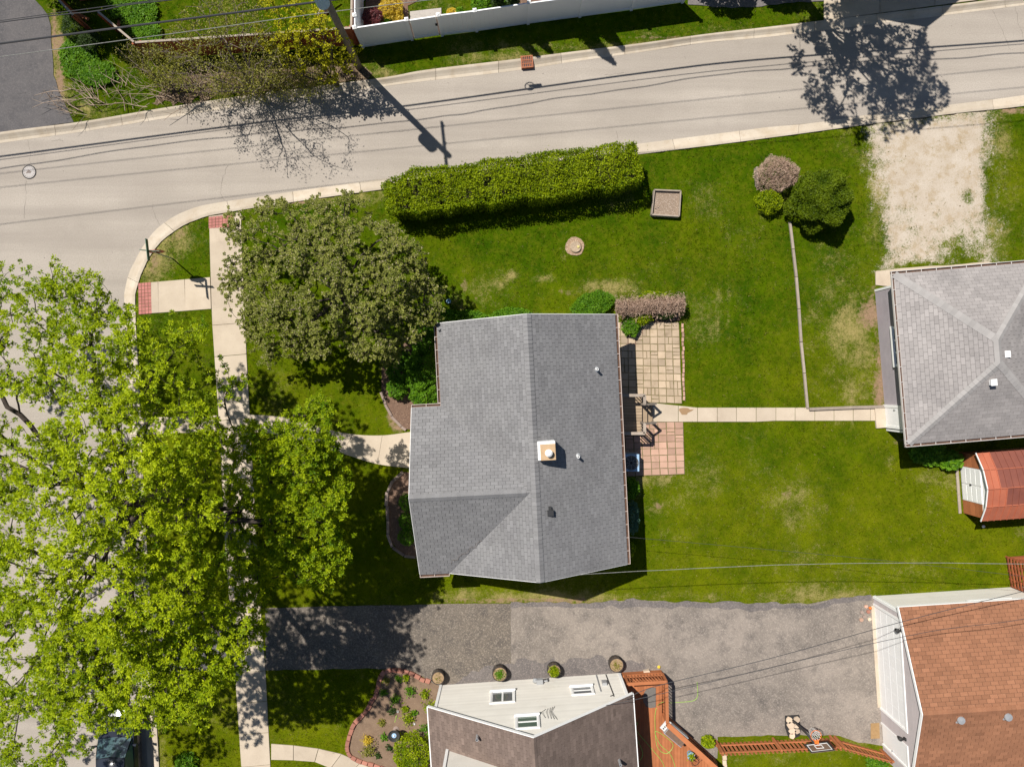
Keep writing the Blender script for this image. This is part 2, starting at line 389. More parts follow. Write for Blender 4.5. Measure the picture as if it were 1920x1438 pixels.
MAT['car'] = M('dark_car_paint', (.022, .026, .038), None, 2, .25, .6)
MAT['net'] = M('white_cord', (.7, .68, .66), None, 3, .8, .2)
MAT['bluegrey'] = M('pale_blue_plastic', (.25, .45, .62), None, 3, .5, .4)
MAT['sign_green'] = M('green_sign_face', (.012, .10, .05), None, 3, .4, .4)
MAT['sign_red'] = M('red_sign_face', (.45, .02, .02), None, 3, .4, .4)
MAT['card'] = M('brown_doormat', (.34, .22, .11), (.27, .17, .08), 8, .95, .1)

LEAF = {}
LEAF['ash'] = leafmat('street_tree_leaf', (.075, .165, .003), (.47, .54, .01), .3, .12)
LEAF['crab'] = leafmat('crabapple_leaf', (.085, .115, .012), (.34, .35, .08), .2, .08, (.46, .38, .27))
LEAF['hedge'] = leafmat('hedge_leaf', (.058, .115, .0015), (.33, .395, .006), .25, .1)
LEAF['bright'] = leafmat('bright_shrub_leaf', (.045, .135, .006), (.15, .29, .012), .3, .15)
LEAF['yew'] = leafmat('evergreen_leaf', (.03, .06, .002), (.135, .185, .006), .12, .1)
LEAF['yellow'] = leafmat('yellow_green_leaf', (.22, .23, .006), (.56, .52, .02), .35, .1)
LEAF['gold'] = leafmat('golden_leaf', (.50, .36, .03), (.68, .52, .06), .4, .3)
LEAF['olive'] = leafmat('olive_twig_leaf', (.13, .14, .02), (.33, .31, .045), .35, .3)
LEAF['pink'] = leafmat('dry_pink_twig', (.32, .215, .155), (.52, .38, .29), .15, .2)
LEAF['maroon'] = leafmat('maroon_leaf', (.07, .015, .018), (.16, .04, .04), .2, .3)
LEAF['teal'] = leafmat('blue_green_conifer', (.045, .11, .075), (.10, .2, .13), .15, .2)
LEAF['dark'] = leafmat('dark_conifer_leaf', (.02, .045, .008), (.05, .085, .014), .15, .2)
# ------------------------------------------------------------------ setting: ground, roadway, kerbs, paths
NK = [((-600,358),(-600,338)),((-250,306),(-250,285)),((0,269),(0,248)),((157,247),(155,228)),((300,224),(298,204)),((500,193),(498,174)),((717,163),(717,146)),
      ((795,153),(795,132)),((960,134),(960,112)),((1070,117),(1068,98)),((1198,99),(1198,82)),((1318,81),(1318,65)),((1440,70),(1440,51)),
      ((1653,44),(1650,26)),((1838,21),(1835,3)),((2200,-25),(2197,-42)),((3400,-175),(3398,-192))]
SK = [((3400,-15),(3400,5)),((2200,140),(2200,160)),((1920,179),(1920,199)),((1805,194),(1808,211)),((1648,213),(1653,230)),((1525,231),(1523,248)),((1440,239),(1440,259)),
      ((1378,247),(1380,267)),((1198,270),(1203,289)),((1085,285),(1087,303)),((975,299),(977,317)),((780,327),(783,346)),((615,350),(618,369)),
      ((548,360),(550,379)),((480,370),(482,389)),((430,377),(434,397)),((378,386),(390,405)),((348,396),(367,413)),((325,407),(345,422)),((300,424),(318,440)),
      ((284,440),(301,454)),((273,455),(288,470)),((261,474),(277,487)),((253,490),(270,502)),((245,505),(264,515)),((240,518),(260,528)),((235,540),(255,545)),((233,560),(253,562)),
      ((236,640),(256,640)),((240,720),(261,720)),((246,870),(267,870)),((252,990),(273,990)),((262,1180),(284,1180)),((272,1345),(293,1345)),
      ((277,1438),(298,1438)),((292,1700),(313,1700))]
KT = .13
road_pts = [P(*a, 0) for a, b in NK]+[P(*a, 0) for a, b in SK]+[P(-700, 1700, 0)]
m = MB(); m.poly([(p.x, p.y, 0) for p in road_pts])
road = m.build('road', MAT['road'], kind='structure')
def kline(t): return [P(*k[0], 0).lerp(P(*k[1], KT), t) for k in NK]+[P(*k[0], 0).lerp(P(*k[1], KT), t) for k in SK]+[P(-700, 1700, 0)]
cut = kline(.45); cut_edge = kline(.93)

def crack(parent, pts, wd=.012, z=.003, mat=None, jit=.03):
    q = resample(smooth_line([P(a, b, z) for a, b in pts], 4), .12); m = MB(); L0 = []; R0 = []
    for i, p in enumerate(q):
        t = (q[min(i+1, len(q)-1)]-q[max(i-1, 0)]).normalized(); s = Vector((-t.y, t.x, 0)); o = s*random.gauss(0, jit); w_ = wd*random.uniform(.4, 1.2)
        L0.append(p+o+s*w_/2); R0.append(p+o-s*w_/2)
    for i in range(len(q)-1): m.poly([L0[i], R0[i], R0[i+1], L0[i+1]])
    return m.build('crack', mat or MAT['crack'], parent)
MAT['crack'] = M('open_crack', (.10, .088, .078), (.16, .14, .12), 8, .95, .1)
for pts in ([(52,263),(56,285),(57,312)], [(50,338),(47,352),(49,372),(44,410)], [(287,383),(289,404),(300,421)], [(1904,14),(1912,45),(1918,72)], [(1155,246),(1158,262),(1160,276)], [(96,265),(112,262),(118,266)], [(1860,18),(1880,60),(1895,95)], [(420,376),(415,345),(428,310)]): crack(road, pts, .011)
for pts in ([(1134,141),(1152,140),(1170,137)], [(700,250),(760,246),(820,238)]): crack(road, pts, .01, jit=.02)
# lawn sheet: a fine grid with bare and dry patches, roadway cut out
DRY = [(900,545,70,30,.55),(1020,522,20,7,.9),(962,518,12,8,.9),(1130,538,60,14,.75),(1475,925,70,45,.45),(1500,905,40,25,.3),(1560,560,50,110,.45),(1600,640,60,130,.6),
       (1610,740,60,40,.5),(1380,560,60,120,.10),(1345,590,3,90,.5),(1368,560,2.5,120,.6),(1648,380,22,140,.55),(1885,330,22,110,.45),(1870,450,25,60,.6),
       (830,150,120,14,.7),(1180,90,200,10,.75),(1000,108,90,10,.9),(1380,60,120,10,.5),(900,1117,80,14,.7),(1000,1120,160,10,.9),(1250,1118,200,10,.45),(1500,1118,120,22,.5),
       (1430,1055,300,25,.15),(1200,900,60,12,.5),(1230,950,40,20,.35),(1270,1000,30,16,.35),(1350,830,120,40,.15),(1550,1000,150,60,.12),(1480,1050,200,30,.15),(1730,895,20,12,.7),(1790,905,14,18,.6),
       (330,440,45,30,.8),(300,490,25,50,.6),(520,775,60,30,.2),(620,730,40,40,.2),(120,190,20,60,.7),(100,100,14,90,.9),(170,205,60,18,.6),
       (1450,1410,130,20,.4),(1560,1395,90,10,.4),(300,1400,14,60,.4),(1140,500,60,30,.15),(1430,880,30,20,.3),(860,560,14,30,.6),(560,372,90,8,1.0),(1055,462,8,24,.3),(1735,290,130,14,.3),(1670,870,10,15,.6),(1700,765,70,10,.5)]
DIRT = [(1632,588,28,34,.75),(1612,600,14,16,.5),(1645,650,10,60,.6),(1650,720,14,60,.85),(1640,545,20,18,.55),(1475,927,16,9,.55),(870,535,9,14,.75),(893,556,22,8,.45),(1060,548,18,6,.6),(330,438,30,18,.55),(290,495,10,30,.6),(420,400,14,8,.8),
        (540,377,80,6,1.),(480,384,30,6,1.),(112,130,10,80,.8),(100,60,6,60,.8),(1000,1126,200,6,.7),(720,150,40,8,.4),(560,165,140,12,.5),(1900,208,30,6,.9),(745,785,18,25,.9),(1260,893,18,5,.5),(1235,948,7,7,.7),(1345,910,3,3,.4),(1175,925,10,8,.3),
        (1645,880,9,7,.3),(1715,890,10,14,.45),(1690,826,25,14,.5),(880,110,10,4,.3),(1290,70,150,5,.6),(860,128,60,6,.6),(1735,560,20,8,.3)]
def blobs(lst, x, y):
    s = (CAM_H-GZ)/1280.; px = x/s+960; py = 719-y/s; r = np.zeros_like(px)
    for a, b, rx, ry, k in lst:
        d = ((px-a)/rx)**2+((py-b)/ry)**2
        r = np.maximum(r, k*np.exp(-d*.7))
    return r
def masks(x, y):
    n = fbm(x*.45, y*.45, 3, 4); n2 = fbm(x*1.7, y*1.7, 11, 3)
    dry = np.clip(blobs(DRY, x, y)*(0.25+1.0*n2)+np.clip((n-.5)*1.3, 0, .3)+np.clip((n2-.62)*.9, 0, .2), 0, 1)
    return dry, np.clip(blobs(DIRT, x, y)*(.6+.8*n2), 0, 1)
def lush(x, y): return np.clip(.5+(y+1.5)*.06+(fbm(x*.3, y*.3, 31, 3)-.5)*1.6-np.clip((x-13)*.12, 0, .5), 0, 1)
def relief(x, y): return .035*(fbm(x*.35, y*.35, 5, 3)-.5)
X0, X1, Y0, Y1, CS = -31., 31., -24., 24., .16
gx = np.arange(X0, X1+.01, CS); gy = np.arange(Y0, Y1+.01, CS)
GX, GY = np.meshgrid(gx, gy); nx, ny = len(gx), len(gy)
gz = GZ+relief(GX, GY)-.012
gz = np.where(inpoly(GX, GY, cut_edge), -.03, gz)
ALLV = np.stack([GX, GY, gz], -1).reshape(-1, 3)
ii, jj = np.meshgrid(np.arange(nx-1), np.arange(ny-1)); cx = X0+(ii+.5)*CS; cy = Y0+(jj+.5)*CS
keep = ~inpoly(cx, cy, cut)
GRAVEL = PL([(1640,238),(1846,213),(1866,400),(1866,500),(1655,510)]); GV2 = PL([(1615,236),(1870,205),(1895,400),(1895,505),(1630,525)])
gravel_m = inpoly(cx, cy, GV2)
def grid_obj(name, sel):
  a = (jj*nx+ii)[sel]; faces = np.stack([a, a+1, a+1+nx, a+nx], -1)
  used, inv = np.unique(faces, return_inverse=True); faces = inv.reshape(faces.shape); verts = ALLV[used]
  me = bpy.data.meshes.new(name);
  me.vertices.add(len(verts)); me.vertices.foreach_set('co', verts.astype(np.float32).ravel())
  me.loops.add(faces.size); me.loops.foreach_set('vertex_index', faces.astype(np.int32).ravel())
  me.polygons.add(len(faces)); me.polygons.foreach_set('loop_start', np.arange(0, faces.size, 4, dtype=np.int32))
  dry, dirt = masks(verts[:, 0], verts[:, 1])
  for nm, arr in (('dry', dry), ('dirt', dirt), ('lush', lush(verts[:, 0], verts[:, 1])), ('gravel', gravel_mask(verts[:, 0], verts[:, 1]))):
    t = me.attributes.new(nm, 'FLOAT', 'POINT'); t.data.foreach_set('value', arr.astype(np.float32))
  me.materials.append(MAT['ground']); me.update(calc_edges=True); me.validate()
  me.polygons.foreach_set('use_smooth', [True]*len(me.polygons))
  o = bpy.data.objects.new(name, me); COL.objects.link(o); o['kind'] = 'structure'; return o
def seg_dist(x, y, poly):
    d = np.full(x.shape, 1e9)
    for i in range(len(poly)):
        ax, ay, bx, by = poly[i][0], poly[i][1], poly[(i+1) % len(poly)][0], poly[(i+1) % len(poly)][1]
        t = np.clip(((x-ax)*(bx-ax)+(y-ay)*(by-ay))/((bx-ax)**2+(by-ay)**2), 0, 1); d = np.minimum(d, np.hypot(x-ax-(bx-ax)*t, y-ay-(by-ay)*t))
    return d
GPATCH = [(1690,480,40,40,.5),(1800,470,55,45,.85),(1735,500,60,14,.7),(1760,420,14,50,.45),(1850,380,20,90,.6),(1815,370,14,20,.8),(1665,380,16,120,.35),(1650,450,30,60,.5),(1700,400,30,26,.5),(1720,440,30,20,.6),(1830,430,30,50,.6),(1770,455,20,30,.5),(1690,300,14,20,.35)]
def gravel_mask(x, y):
    d = seg_dist(x, y, GRAVEL); s = np.where(inpoly(x, y, GRAVEL), d, -d)
    return np.clip(.68+s*.6, 0, 1.1)-blobs(GPATCH, x, y)*.75
grid_obj('lawn', keep & ~gravel_m); grid_obj('gravel_driveway', keep & gravel_m)
# the land beyond, to the horizon
m = MB(); S = 1500; m.poly([(-S, -S, -.06), (S, -S, -.06), (S, S, -.06), (-S, S, -.06)])
m.build('ground', MAT['ground'], kind='structure')

# kerbs with gutter, cast in lengths
def kerb(pairs, label_name):
    par = thing(label_name, P(*pairs[0][0], 0), kind='structure')
    A = smooth_line([P(*a, 0) for a, b in pairs], 8); B = smooth_line([P(*b, KT) for a, b in pairs], 8)
    d = [0.]
    for p, q in zip(A[:-1], A[1:]): d.append(d[-1]+(q-p).length)
    def at(s):
        s = min(max(s, 0), d[-1]); k = int(np.searchsorted(d, s)); k = min(max(k, 1), len(d)-1)
        f = (s-d[k-1])/max(d[k]-d[k-1], 1e-6); return A[k-1].lerp(A[k], f), B[k-1].lerp(B[k], f)
    prof = [(0, -.1), (0, .005), (.28, .012), (.50, .055), (.74, KT-.01), (.82, KT), (1., KT), (1., -.1)]
    s = 0.
    while s < d[-1]:
        e = min(s+2.9+random.uniform(-.15, .3), d[-1]); n = max(2, int((e-s)/.35)); rows = []
        for k in range(n+1):
            q = s+.008+(e-s-.016)*k/n; pa, pb = at(q)
            rows.append([(pa.x+(pb.x-pa.x)*t, pa.y+(pb.y-pa.y)*t, z) for t, z in prof])
        m = MB(); tn = random.uniform(.3, .7)
        for k in range(n):
            for j in range(len(prof)-1): m.poly([rows[k][j], rows[k+1][j], rows[k+1][j+1], rows[k][j+1]], tn if j != 1 else tn+.15)
        m.poly(rows[0], tn); m.poly(rows[n][::-1], tn)
        m.build('kerb_length', MAT['kerb'], par); s = e
    return par
kerb(NK, 'kerb_north'); kerb(SK, 'kerb_south')

HARD = []       # outlines where no grass grows
def slab(parent, name, quad, top=GZ+.022, mat=None, inset=.009, tone=None):
    pts = [P(a, b, top) for a, b in quad] if not isinstance(quad[0], Vector) else quad
    c = sum(pts, Vector())/len(pts)
    q = [p+(c-p).normalized()*inset*1.4 for p in pts]
    m = MB(); dz = random.uniform(-.004, .004)
    lo = [(p.x, p.y, GZ-.08) for p in q]; md = [(p.x, p.y, top+dz-.008) for p in q]; hi = [(p.x+(c.x-p.x)*.008, p.y+(c.y-p.y)*.008, top+dz) for p in q]
    t = random.uniform(.2, .8) if tone is None else tone
    m.loop2(md, lo, t, False); m.f.pop(0); m.t.pop(0)
    m.loop2(hi, md, t, False)
    return m.build(name, mat or MAT['concrete'], parent)
def interp(tab, y):
    for (x0, y0), (x1, y1) in zip(tab[:-1], tab[1:]):
        if y <= y1: return x0+(x1-x0)*(y-y0)/(y1-y0)
    return tab[-1][0]
SWL = [(391,400),(397,600),(410,790),(422,1030),(440,1260),(452,1438),(468,1750)]
SWR = [(451,400),(459,600),(466,745),(478,960),(489,1150),(497,1250),(507,1438),(522,1750)]
walk = thing('sidewalk', P(430, 500), kind='structure')
ys = [429,455,517,579,610,669,729,789,852,911,969,1027,1086,1145,1203,1262,1319,1378,1438,1497,1556,1615]
for y0, y1 in zip(ys[:-1], ys[1:]):
    slab(walk, 'slab', [(interp(SWL, y0), y0-(2 if y0 < 600 else 0)), (interp(SWR, y0), y0-5), (interp(SWR, y1), y1-5), (interp(SWL, y1), y1)], tone=random.uniform(.25, .75))
slab(walk, 'slab', [(391,406),(451,398),(451,402),(391,409)])
def tactile(quad, nu, nv):
    """red warning panel of small square pavers"""
    q = [P(a, b, GZ+.02) for a, b in quad]; par = walk
    base = MB(); base.prism(q, GZ-.05, GZ+.012); b = base.build('tactile_panel', MAT['sand_joint'], par)
    for i in range(nu):
        for j in range(nv):
            def pt(u, v): return q[0].lerp(q[1], u).lerp(q[3].lerp(q[2], u), v)
            g = .06
            pts = [pt((i+g)/nu, (j+g)/nv), pt((i+1-g)/nu, (j+g)/nv), pt((i+1-g)/nu, (j+1-g)/nv), pt((i+g)/nu, (j+1-g)/nv)]
            m = MB(); m.prism(pts, GZ, GZ+.026, random.uniform(.2, .8), False); m.build('paver', MAT['tactile'], b)
tactile([(391,407),(437,402),(437,426),(391,429)], 7, 4)
tactile([(259,531),(283,529),(285,588),(260,590)], 4, 9)
slab(walk, 'slab', [(437,402),(452,400),(452,424),(437,426)])
for x0, x1 in ((283,296),(296,346),(346,394)):
    f = lambda x: 529-(x-283)*.085; g = lambda x: 588-(x-283)*.075
    slab(walk, 'slab', [(x0, f(x0)), (x1, f(x1)), (x1+2, g(x1)), (x0+1, g(x0))])
for x0, x1 in ((262,316),(316,362),(362,407)):
    slab(walk, 'slab', [(x0, 783-(x0-262)*.03), (x1, 783-(x1-262)*.03), (x1, 815-(x1-262)*.04), (x0, 815-(x0-262)*.04)])
HARD += [[P(interp(SWL, y), y) for y in range(402, 1740, 60)]+[P(interp(SWR, y), y) for y in range(1720, 390, -60)],
         PL([(255,530),(395,519),(398,581),(258,590)]), PL([(255,783),(410,778),(410,809),(255,815)])]
# front walk to the main house, curving
fw = thing('front_walk', P(600, 815), kind='structure')
TOP = [(467,777),(505,779),(545,784),(585,795),(625,807),(662,814),(717,816),(775,809),(830,806)]
BOT = [(467,809),(500,812),(535,818),(568,828),(605,838),(642,850),(708,870),(775,878),(830,880)]
T_ = smooth_line([P(*a) for a in TOP], 8); B_ = smooth_line([P(*a) for a in BOT], 8)
for k in range(8):
    t = T_[k*8:k*8+9]; b = B_[k*8:k*8+9]
    pts = t+b[::-1]; c = sum(pts, Vector())/len(pts)
    m = MB(); q = [p+(c-p).normalized()*.008 for p in pts]; m.prism(q, GZ-.05, GZ+.022, random.uniform(.35, .75), False); m.build('slab', MAT['concrete'], fw)
HARD.append(T_+B_[::-1])
# walk across the back yard
bw = thing('garden_walk', P(1400, 778), kind='structure')
xs = [1222,1272,1308,1345,1381,1418,1455,1491,1528,1564,1600,1632,1662]
tp = lambda x: 755+(min(x, 1308)-1222)*.105; btm = lambda x: 789+(2 if x < 1440 else 0)
for x0, x1 in zip(xs[:-1], xs[1:]): slab(bw, 'slab', [(x0, tp(x0)), (x1, tp(x1)), (x1, btm(x1)), (x0, btm(x0))], tone=random.uniform(.55, .8))
m = MB(); cpt = P(1283, 771, GZ+.0285)
m.poly([cpt+Vector((.22*math.cos(a)*(1+.25*math.sin(3*a))*(1.9 if abs(a) < .3 else 1), .20*math.sin(a)*(1+.2*math.cos(2*a))+.06*(abs(a) < .3), 0)) for a in np.linspace(-math.pi, math.pi, 28)[:-1]])
m.build('water_stain', M('wet_stain', (.27, .165, .085), (.30, .19, .1), 3, .7, .3), bw)
HARD.append(PL([(1222,755),(1308,764),(1662,764),(1662,791),(1222,790)]))
# walk at the bottom edge
lw = thing('neighbour_walk', P(580, 1415), kind='structure')
TT = [(508,1394),(550,1397),(597,1403),(640,1413),(676,1429),(715,1450),(760,1480)]; BB = [(508,1424),(550,1425),(590,1428),(620,1440),(650,1456),(690,1480),(730,1510)]
for k in range(6): slab(lw, 'slab', [TT[k], TT[k+1], BB[k+1], BB[k]])
HARD.append(PL(TT+BB[::-1]))

# drives
def sheet(name, pts, mat, top=GZ+.014, step=.22, amp=.035, hard=True, par=None, tone=.5):
    q = rough([P(a, b, top) for a, b in pts], step, amp, len(pts)); m = MB(); m.prism(q, GZ-.08, top, tone, False)
    if hard: HARD.append(q)
    if par is not None: return m.build(name, mat, par)
    return m.build(name, mat, kind='structure')
D1 = [(497,1140),(600,1137),(720,1135),(850,1132),(958,1131),(958,1300),(900,1300),(836,1300),(806,1276),(775,1258),(700,1253),(498,1256)]
D2 = [(958,1131),(1110,1132),(1185,1126),(1252,1128),(1440,1133),(1525,1131),(1565,1123),(1648,1117),(1662,1260),(1670,1398),(1610,1392),(1575,1379),(1440,1377),(1345,1381),(1345,1420),(1190,1440),(1170,1300),(958,1300)]
sheet('driveway', D1, MAT['drive2'], GZ+.012, .3, .02)
sheet('driveway_east', D2, MAT['drive'], GZ+.016, .3, .03)
DARKSEAL = drive_mat('sealed_asphalt_edge', (.12, .106, .102), (.16, .14, .13), (.32, .275, .245), (.075, .069, .07))
sheet('driveway_sealed_strip', [(830,1290),(870,1262),(958,1243),(1060,1236),(1150,1234),(1205,1242),(1240,1262),(1180,1290)], DARKSEAL, GZ+.0195, .2, .2)
sheet('driveway_sealed_edge', [(960,1129),(1110,1131),(1185,1125),(1252,1127),(1440,1132),(1525,1131),(1565,1123),(1636,1117),(1637,1124),(1566,1131),(1526,1140),(1440,1144),(1250,1139),(1180,1137),(1110,1140),(960,1138)], DARKSEAL, GZ+.019, .2, .09)
DCR = bpy.data.objects['driveway_east']
for pts in ([(1252,1140),(1251,1165),(1254,1190),(1251,1225)], [(1300,1345),(1330,1330),(1350,1340)], [(1225,1215),(1238,1200),(1245,1180)], [(958,1140),(957,1180),(959,1230)]): crack(DCR, pts, .014, GZ+.018)
sheet('driveway_apron', [(282,1150),(440,1146),(446,1256),(290,1262)], MAT['asphalt_new'], GZ+.03)
DA = [(-160,-120),(40,-120),(66,0),(88,28),(95,50),(100,140),(108,168),(0,182),(-120,198)]
DB = [(0,181),(109,168),(138,229),(0,249),(-60,258),(-110,200)]
sheet('neighbour_driveway', DA, MAT['asphalt_new'], GZ+.012, .3, .03); sheet('neighbour_driveway_end', DB, MAT['asphalt_new'], GZ+.014, .3, .012, tone=.35)
# concrete drive and gravel at the top right
td = thing('concrete_driveway', P(1680, 10), kind='structure')
for x0, x1, dy in ((1545,1650,0),(1650,1753,0),(1753,1835,0)):
    slab(td, 'slab', [(x0, -70), (x1, -83), (x1, 25-(x1-1650)*.133), (x0, 25-(x0-1650)*.133)], tone=.35); slab(td, 'slab', [(x0, -180), (x1, -193), (x1, -84), (x0, -71)], tone=.4)
HARD.append(PL([(1545,-180),(1835,-200),(1835,2),(1545,40)]))
sheet('gravel_strip', [(1290,-40),(1545,-60),(1545,2),(1480,6),(1400,14),(1345,14),(1290,8)], M('dark_gravel', (.12, .11, .105), (.2, .18, .17), 14, .95, .1, 0, .2, 0, .6, 30))
# concrete apron round the hip-roofed house
m = MB(); q = rough(PL([(1641,509),(1690,503),(1780,497),(1850,491),(1868,493),(1870,520),(1700,540),(1642,534)], GZ+.03), .3, .02); m.prism(q, GZ-.05, GZ+.03, .7, False)
m.build('house_apron', MAT['concrete'], kind='structure'); HARD.append(q)

# patios of pavers
def patio(name, corners, nu, nv, mat, seed):
    rs = random.Random(seed); q = [P(a, b, GZ+.02) for a, b in corners]
    m = MB(); m.prism(q, GZ-.05, GZ+.012); base = m.build(name, MAT['sand_joint'], kind='structure'); HARD.append(q)
    def pt(u, v): return q[0].lerp(q[1], u/nu).lerp(q[3].lerp(q[2], u/nu), v/nv)
    def lay(u0, u1, v0, v1):
        g = .045; j = lambda: rs.uniform(-.03, .03)
        pts = [pt(u0+g+j(), v0+g+j()), pt(u1-g+j(), v0+g+j()), pt(u1-g+j(), v1-g+j()), pt(u0+g+j(), v1-g+j())]
        m = MB(); c = sum(pts, Vector())/4; z = GZ+.026+rs.uniform(-.005, .006); t = rs.uniform(.25, .75)
        m.loop2([(p.x+(c.x-p.x)*.05, p.y+(c.y-p.y)*.05, z) for p in pts], [(p.x, p.y, z-.01) for p in pts], t, False)
        m.loop2([(p.x, p.y, z-.01) for p in pts], [(p.x, p.y, GZ) for p in pts], t, False); m.build('paver', mat, base)
    for i in range(nu):
        for j in range(nv):
            k = rs.random()
            if k < .68: lay(i, i+1, j, j+1)
            elif k < .86: lay(i, i+1, j, j+.5); lay(i, i+1, j+.5, j+1)
            else: lay(i, i+.5, j, j+1); lay(i+.5, i+1, j, j+1)
    return base
patio('patio_north', [(1150,604),(1273,604),(1279,757),(1150,752)], 9, 11, MAT['paver'], 3)
patio('patio_south', [(1160,792),(1282,791),(1284,888),(1202,893)] if False else [(1170,792),(1281,791),(1284,889),(1176,893)], 7, 8, MAT['paver_red'], 4)
# beds of soil and mulch
sheet('front_garden_bed', [(808,1279),(775,1262),(742,1256),(721,1258),(712,1273),(700,1310),(680,1340),(665,1355),(656,1378),(652,1403),(660,1417),(690,1429),(720,1440),(800,1500),(860,1500),(826,1286)], MAT['soil'], GZ+.03, .3, .02)
sheet('house_front_bed', [(757,885),(743,896),(731,911),(727,935),(726,960),(729,972),(728,990),(732,1012),(746,1034),(764,1041),(830,1046),(830,885)], MAT['mulch'], GZ+.025, .3, .02)
sheet('house_corner_bed', [(716,742),(727,768),(742,790),(760,805),(820,806),(860,700),(830,600),(760,640),(715,690)], MAT['mulch'], GZ+.024, .3, .02)
sheet('fence_garden_bed', [(682,52),(690,-60),(830,-70),(800,-10),(765,12),(767,36),(960,14),(1000,-60),(1280,-100),(1285,-3),(683,84)], MAT['mulch'], GZ+.02, .3, .02)
sheet('yard_bed', [(1170,640),(1178,600),(1150,580),(1270,580),(1275,602),(1215,606),(1200,640),(1185,660)], MAT['mulch'], GZ+.02, .25, .03, hard=False)
sheet('stump_patch', [(1078+18*math.cos(a), 462+17*math.sin(a)) for a in np.linspace(0, 2*math.pi, 14)[:-1]], M('wood_chips', (.36, .25, .17), (.25, .17, .11), 12, .95, .1, 0, .2, 0, .6, 30, ((.5, .4, .3), 18, .6)), GZ+.02, .1, .06)
sheet('shade_dark_dirt', [(290,198),(430,177),(560,163),(668,150),(690,138),(668,112),(560,112),(430,122),(350,128),(310,150)], M('shade_dark_litter', (.15, .105, .07), (.09, .065, .04), 9, .95, .1, 0, .2, 0, .6, 40, ((.4, .3, .2), 22, .6)), GZ+.012, .2, .25)  # soil and litter, coloured darker for the shade under the shrubs

# short grass: real blades over the lawn
HOUSES = [PL([(830,620),(1140,605),(1160,1030),(800,1060)]), PL([(1650,545),(2100,500),(2100,800),(1670,812)]), PL([(826,1285),(1160,1262),(1190,1700),(840,1700)]), PL([(1638,1117),(2100,1080),(2100,1600),(1655,1600)]), PL([(1800,850),(2100,840),(2100,945),(1803,948)])]
n = 260000
tx = rng.uniform(X0+.2, X1-.2, n); ty = rng.uniform(Y0+.2, Y1-.2, n)
ok = (np.abs(tx) < 27.5) & (np.abs(ty) < 21)
ok &= ~inpoly(tx, ty, kline(1.0))
for h in HARD+HOUSES: ok &= ~inpoly(tx, ty, h)
tx, ty = tx[ok], ty[ok]
td_, tdirt = masks(tx, ty)
gm = gravel_mask(tx, ty)+(fbm(tx*2.2, ty*2.2, 41, 4)-.5)*1.4
pr = np.where(gm > .35, np.clip(.06-.3*(gm-.8), .015, .35), np.clip(1-tdirt*1.3, .03, 1)*np.clip(1-td_*.45, .2, 1))
ok = rng.random(len(tx)) < pr
tx, ty, td_, gr = tx[ok], ty[ok], td_[ok], (gm > .35)[ok]; n = len(tx)
tz = GZ+relief(tx, ty)-.015
NB = 3; V = np.zeros((n, NB, 3, 3))
hgt = rng.uniform(.035, .085, n)*(1+.5*(fbm(tx*.7, ty*.7, 21, 3)-.5)*2)
for b in range(NB):
    ang = rng.uniform(0, 2*np.pi, n); ox = tx+rng.normal(0, .03, n); oy = ty+rng.normal(0, .03, n); wd = rng.uniform(.007, .015, n); ln = rng.uniform(.2, 1.3, n)*hgt
    la = rng.uniform(0, 2*np.pi, n)
    V[:, b, 0] = np.stack([ox-np.cos(ang)*wd, oy-np.sin(ang)*wd, tz], -1); V[:, b, 1] = np.stack([ox+np.cos(ang)*wd, oy+np.sin(ang)*wd, tz], -1)
    V[:, b, 2] = np.stack([ox+np.cos(la)*ln, oy+np.sin(la)*ln, tz+hgt], -1)
dr = np.clip(td_*1.1-.1, 0, 1)*(.4+.6*rng.random(n)); dr = np.where(rng.random(n) < .05+.5*td_, np.maximum(dr, rng.uniform(.3, .9, n)), dr); dr = np.where(gr, .2+.5*rng.random(n), dr)
np_mesh('grass', V.reshape(-1, 3), None, MAT['grass'], tone=np.repeat(rng.random(n)**1.5, NB), extra={'dry': np.repeat(dr, NB), 'lush': np.repeat(lush(tx, ty), NB)}, nside=3,
        label='short mown green grass of the lawns with straw coloured patches', cat='grass', kind='stuff')
# ------------------------------------------------------------------ laid courses: shingles and lap boards
def clip(poly, a, b, c):
    """keep a*u+b*v+c >= 0"""
    out = []
    for i in range(len(poly)):
        p, q = poly[i], poly[(i+1) % len(poly)]; dp = a*p[0]+b*p[1]+c; dq = a*q[0]+b*q[1]+c
        if dp >= 0: out.append(p)
        if (dp >= 0) != (dq >= 0):
            t = dp/(dp-dq); out.append((p[0]+(q[0]-p[0])*t, p[1]+(q[1]-p[1])*t))
    return out
def area(p): return abs(sum(p[i][0]*p[(i+1) % len(p)][1]-p[(i+1) % len(p)][0]*p[i][1] for i in range(len(p))))/2
def clip_convex(cell, poly):
    A = sum(poly[i][0]*poly[(i+1) % len(poly)][1]-poly[(i+1) % len(poly)][0]*poly[i][1] for i in range(len(poly)))
    pl = poly if A > 0 else poly[::-1]
    for i in range(len(pl)):
        (x0, y0), (x1, y1) = pl[i], pl[(i+1) % len(pl)]
        cell = clip(cell, -(y1-y0), x1-x0, (y1-y0)*x0-(x1-x0)*y0)
        if len(cell) < 3: return []
    return cell

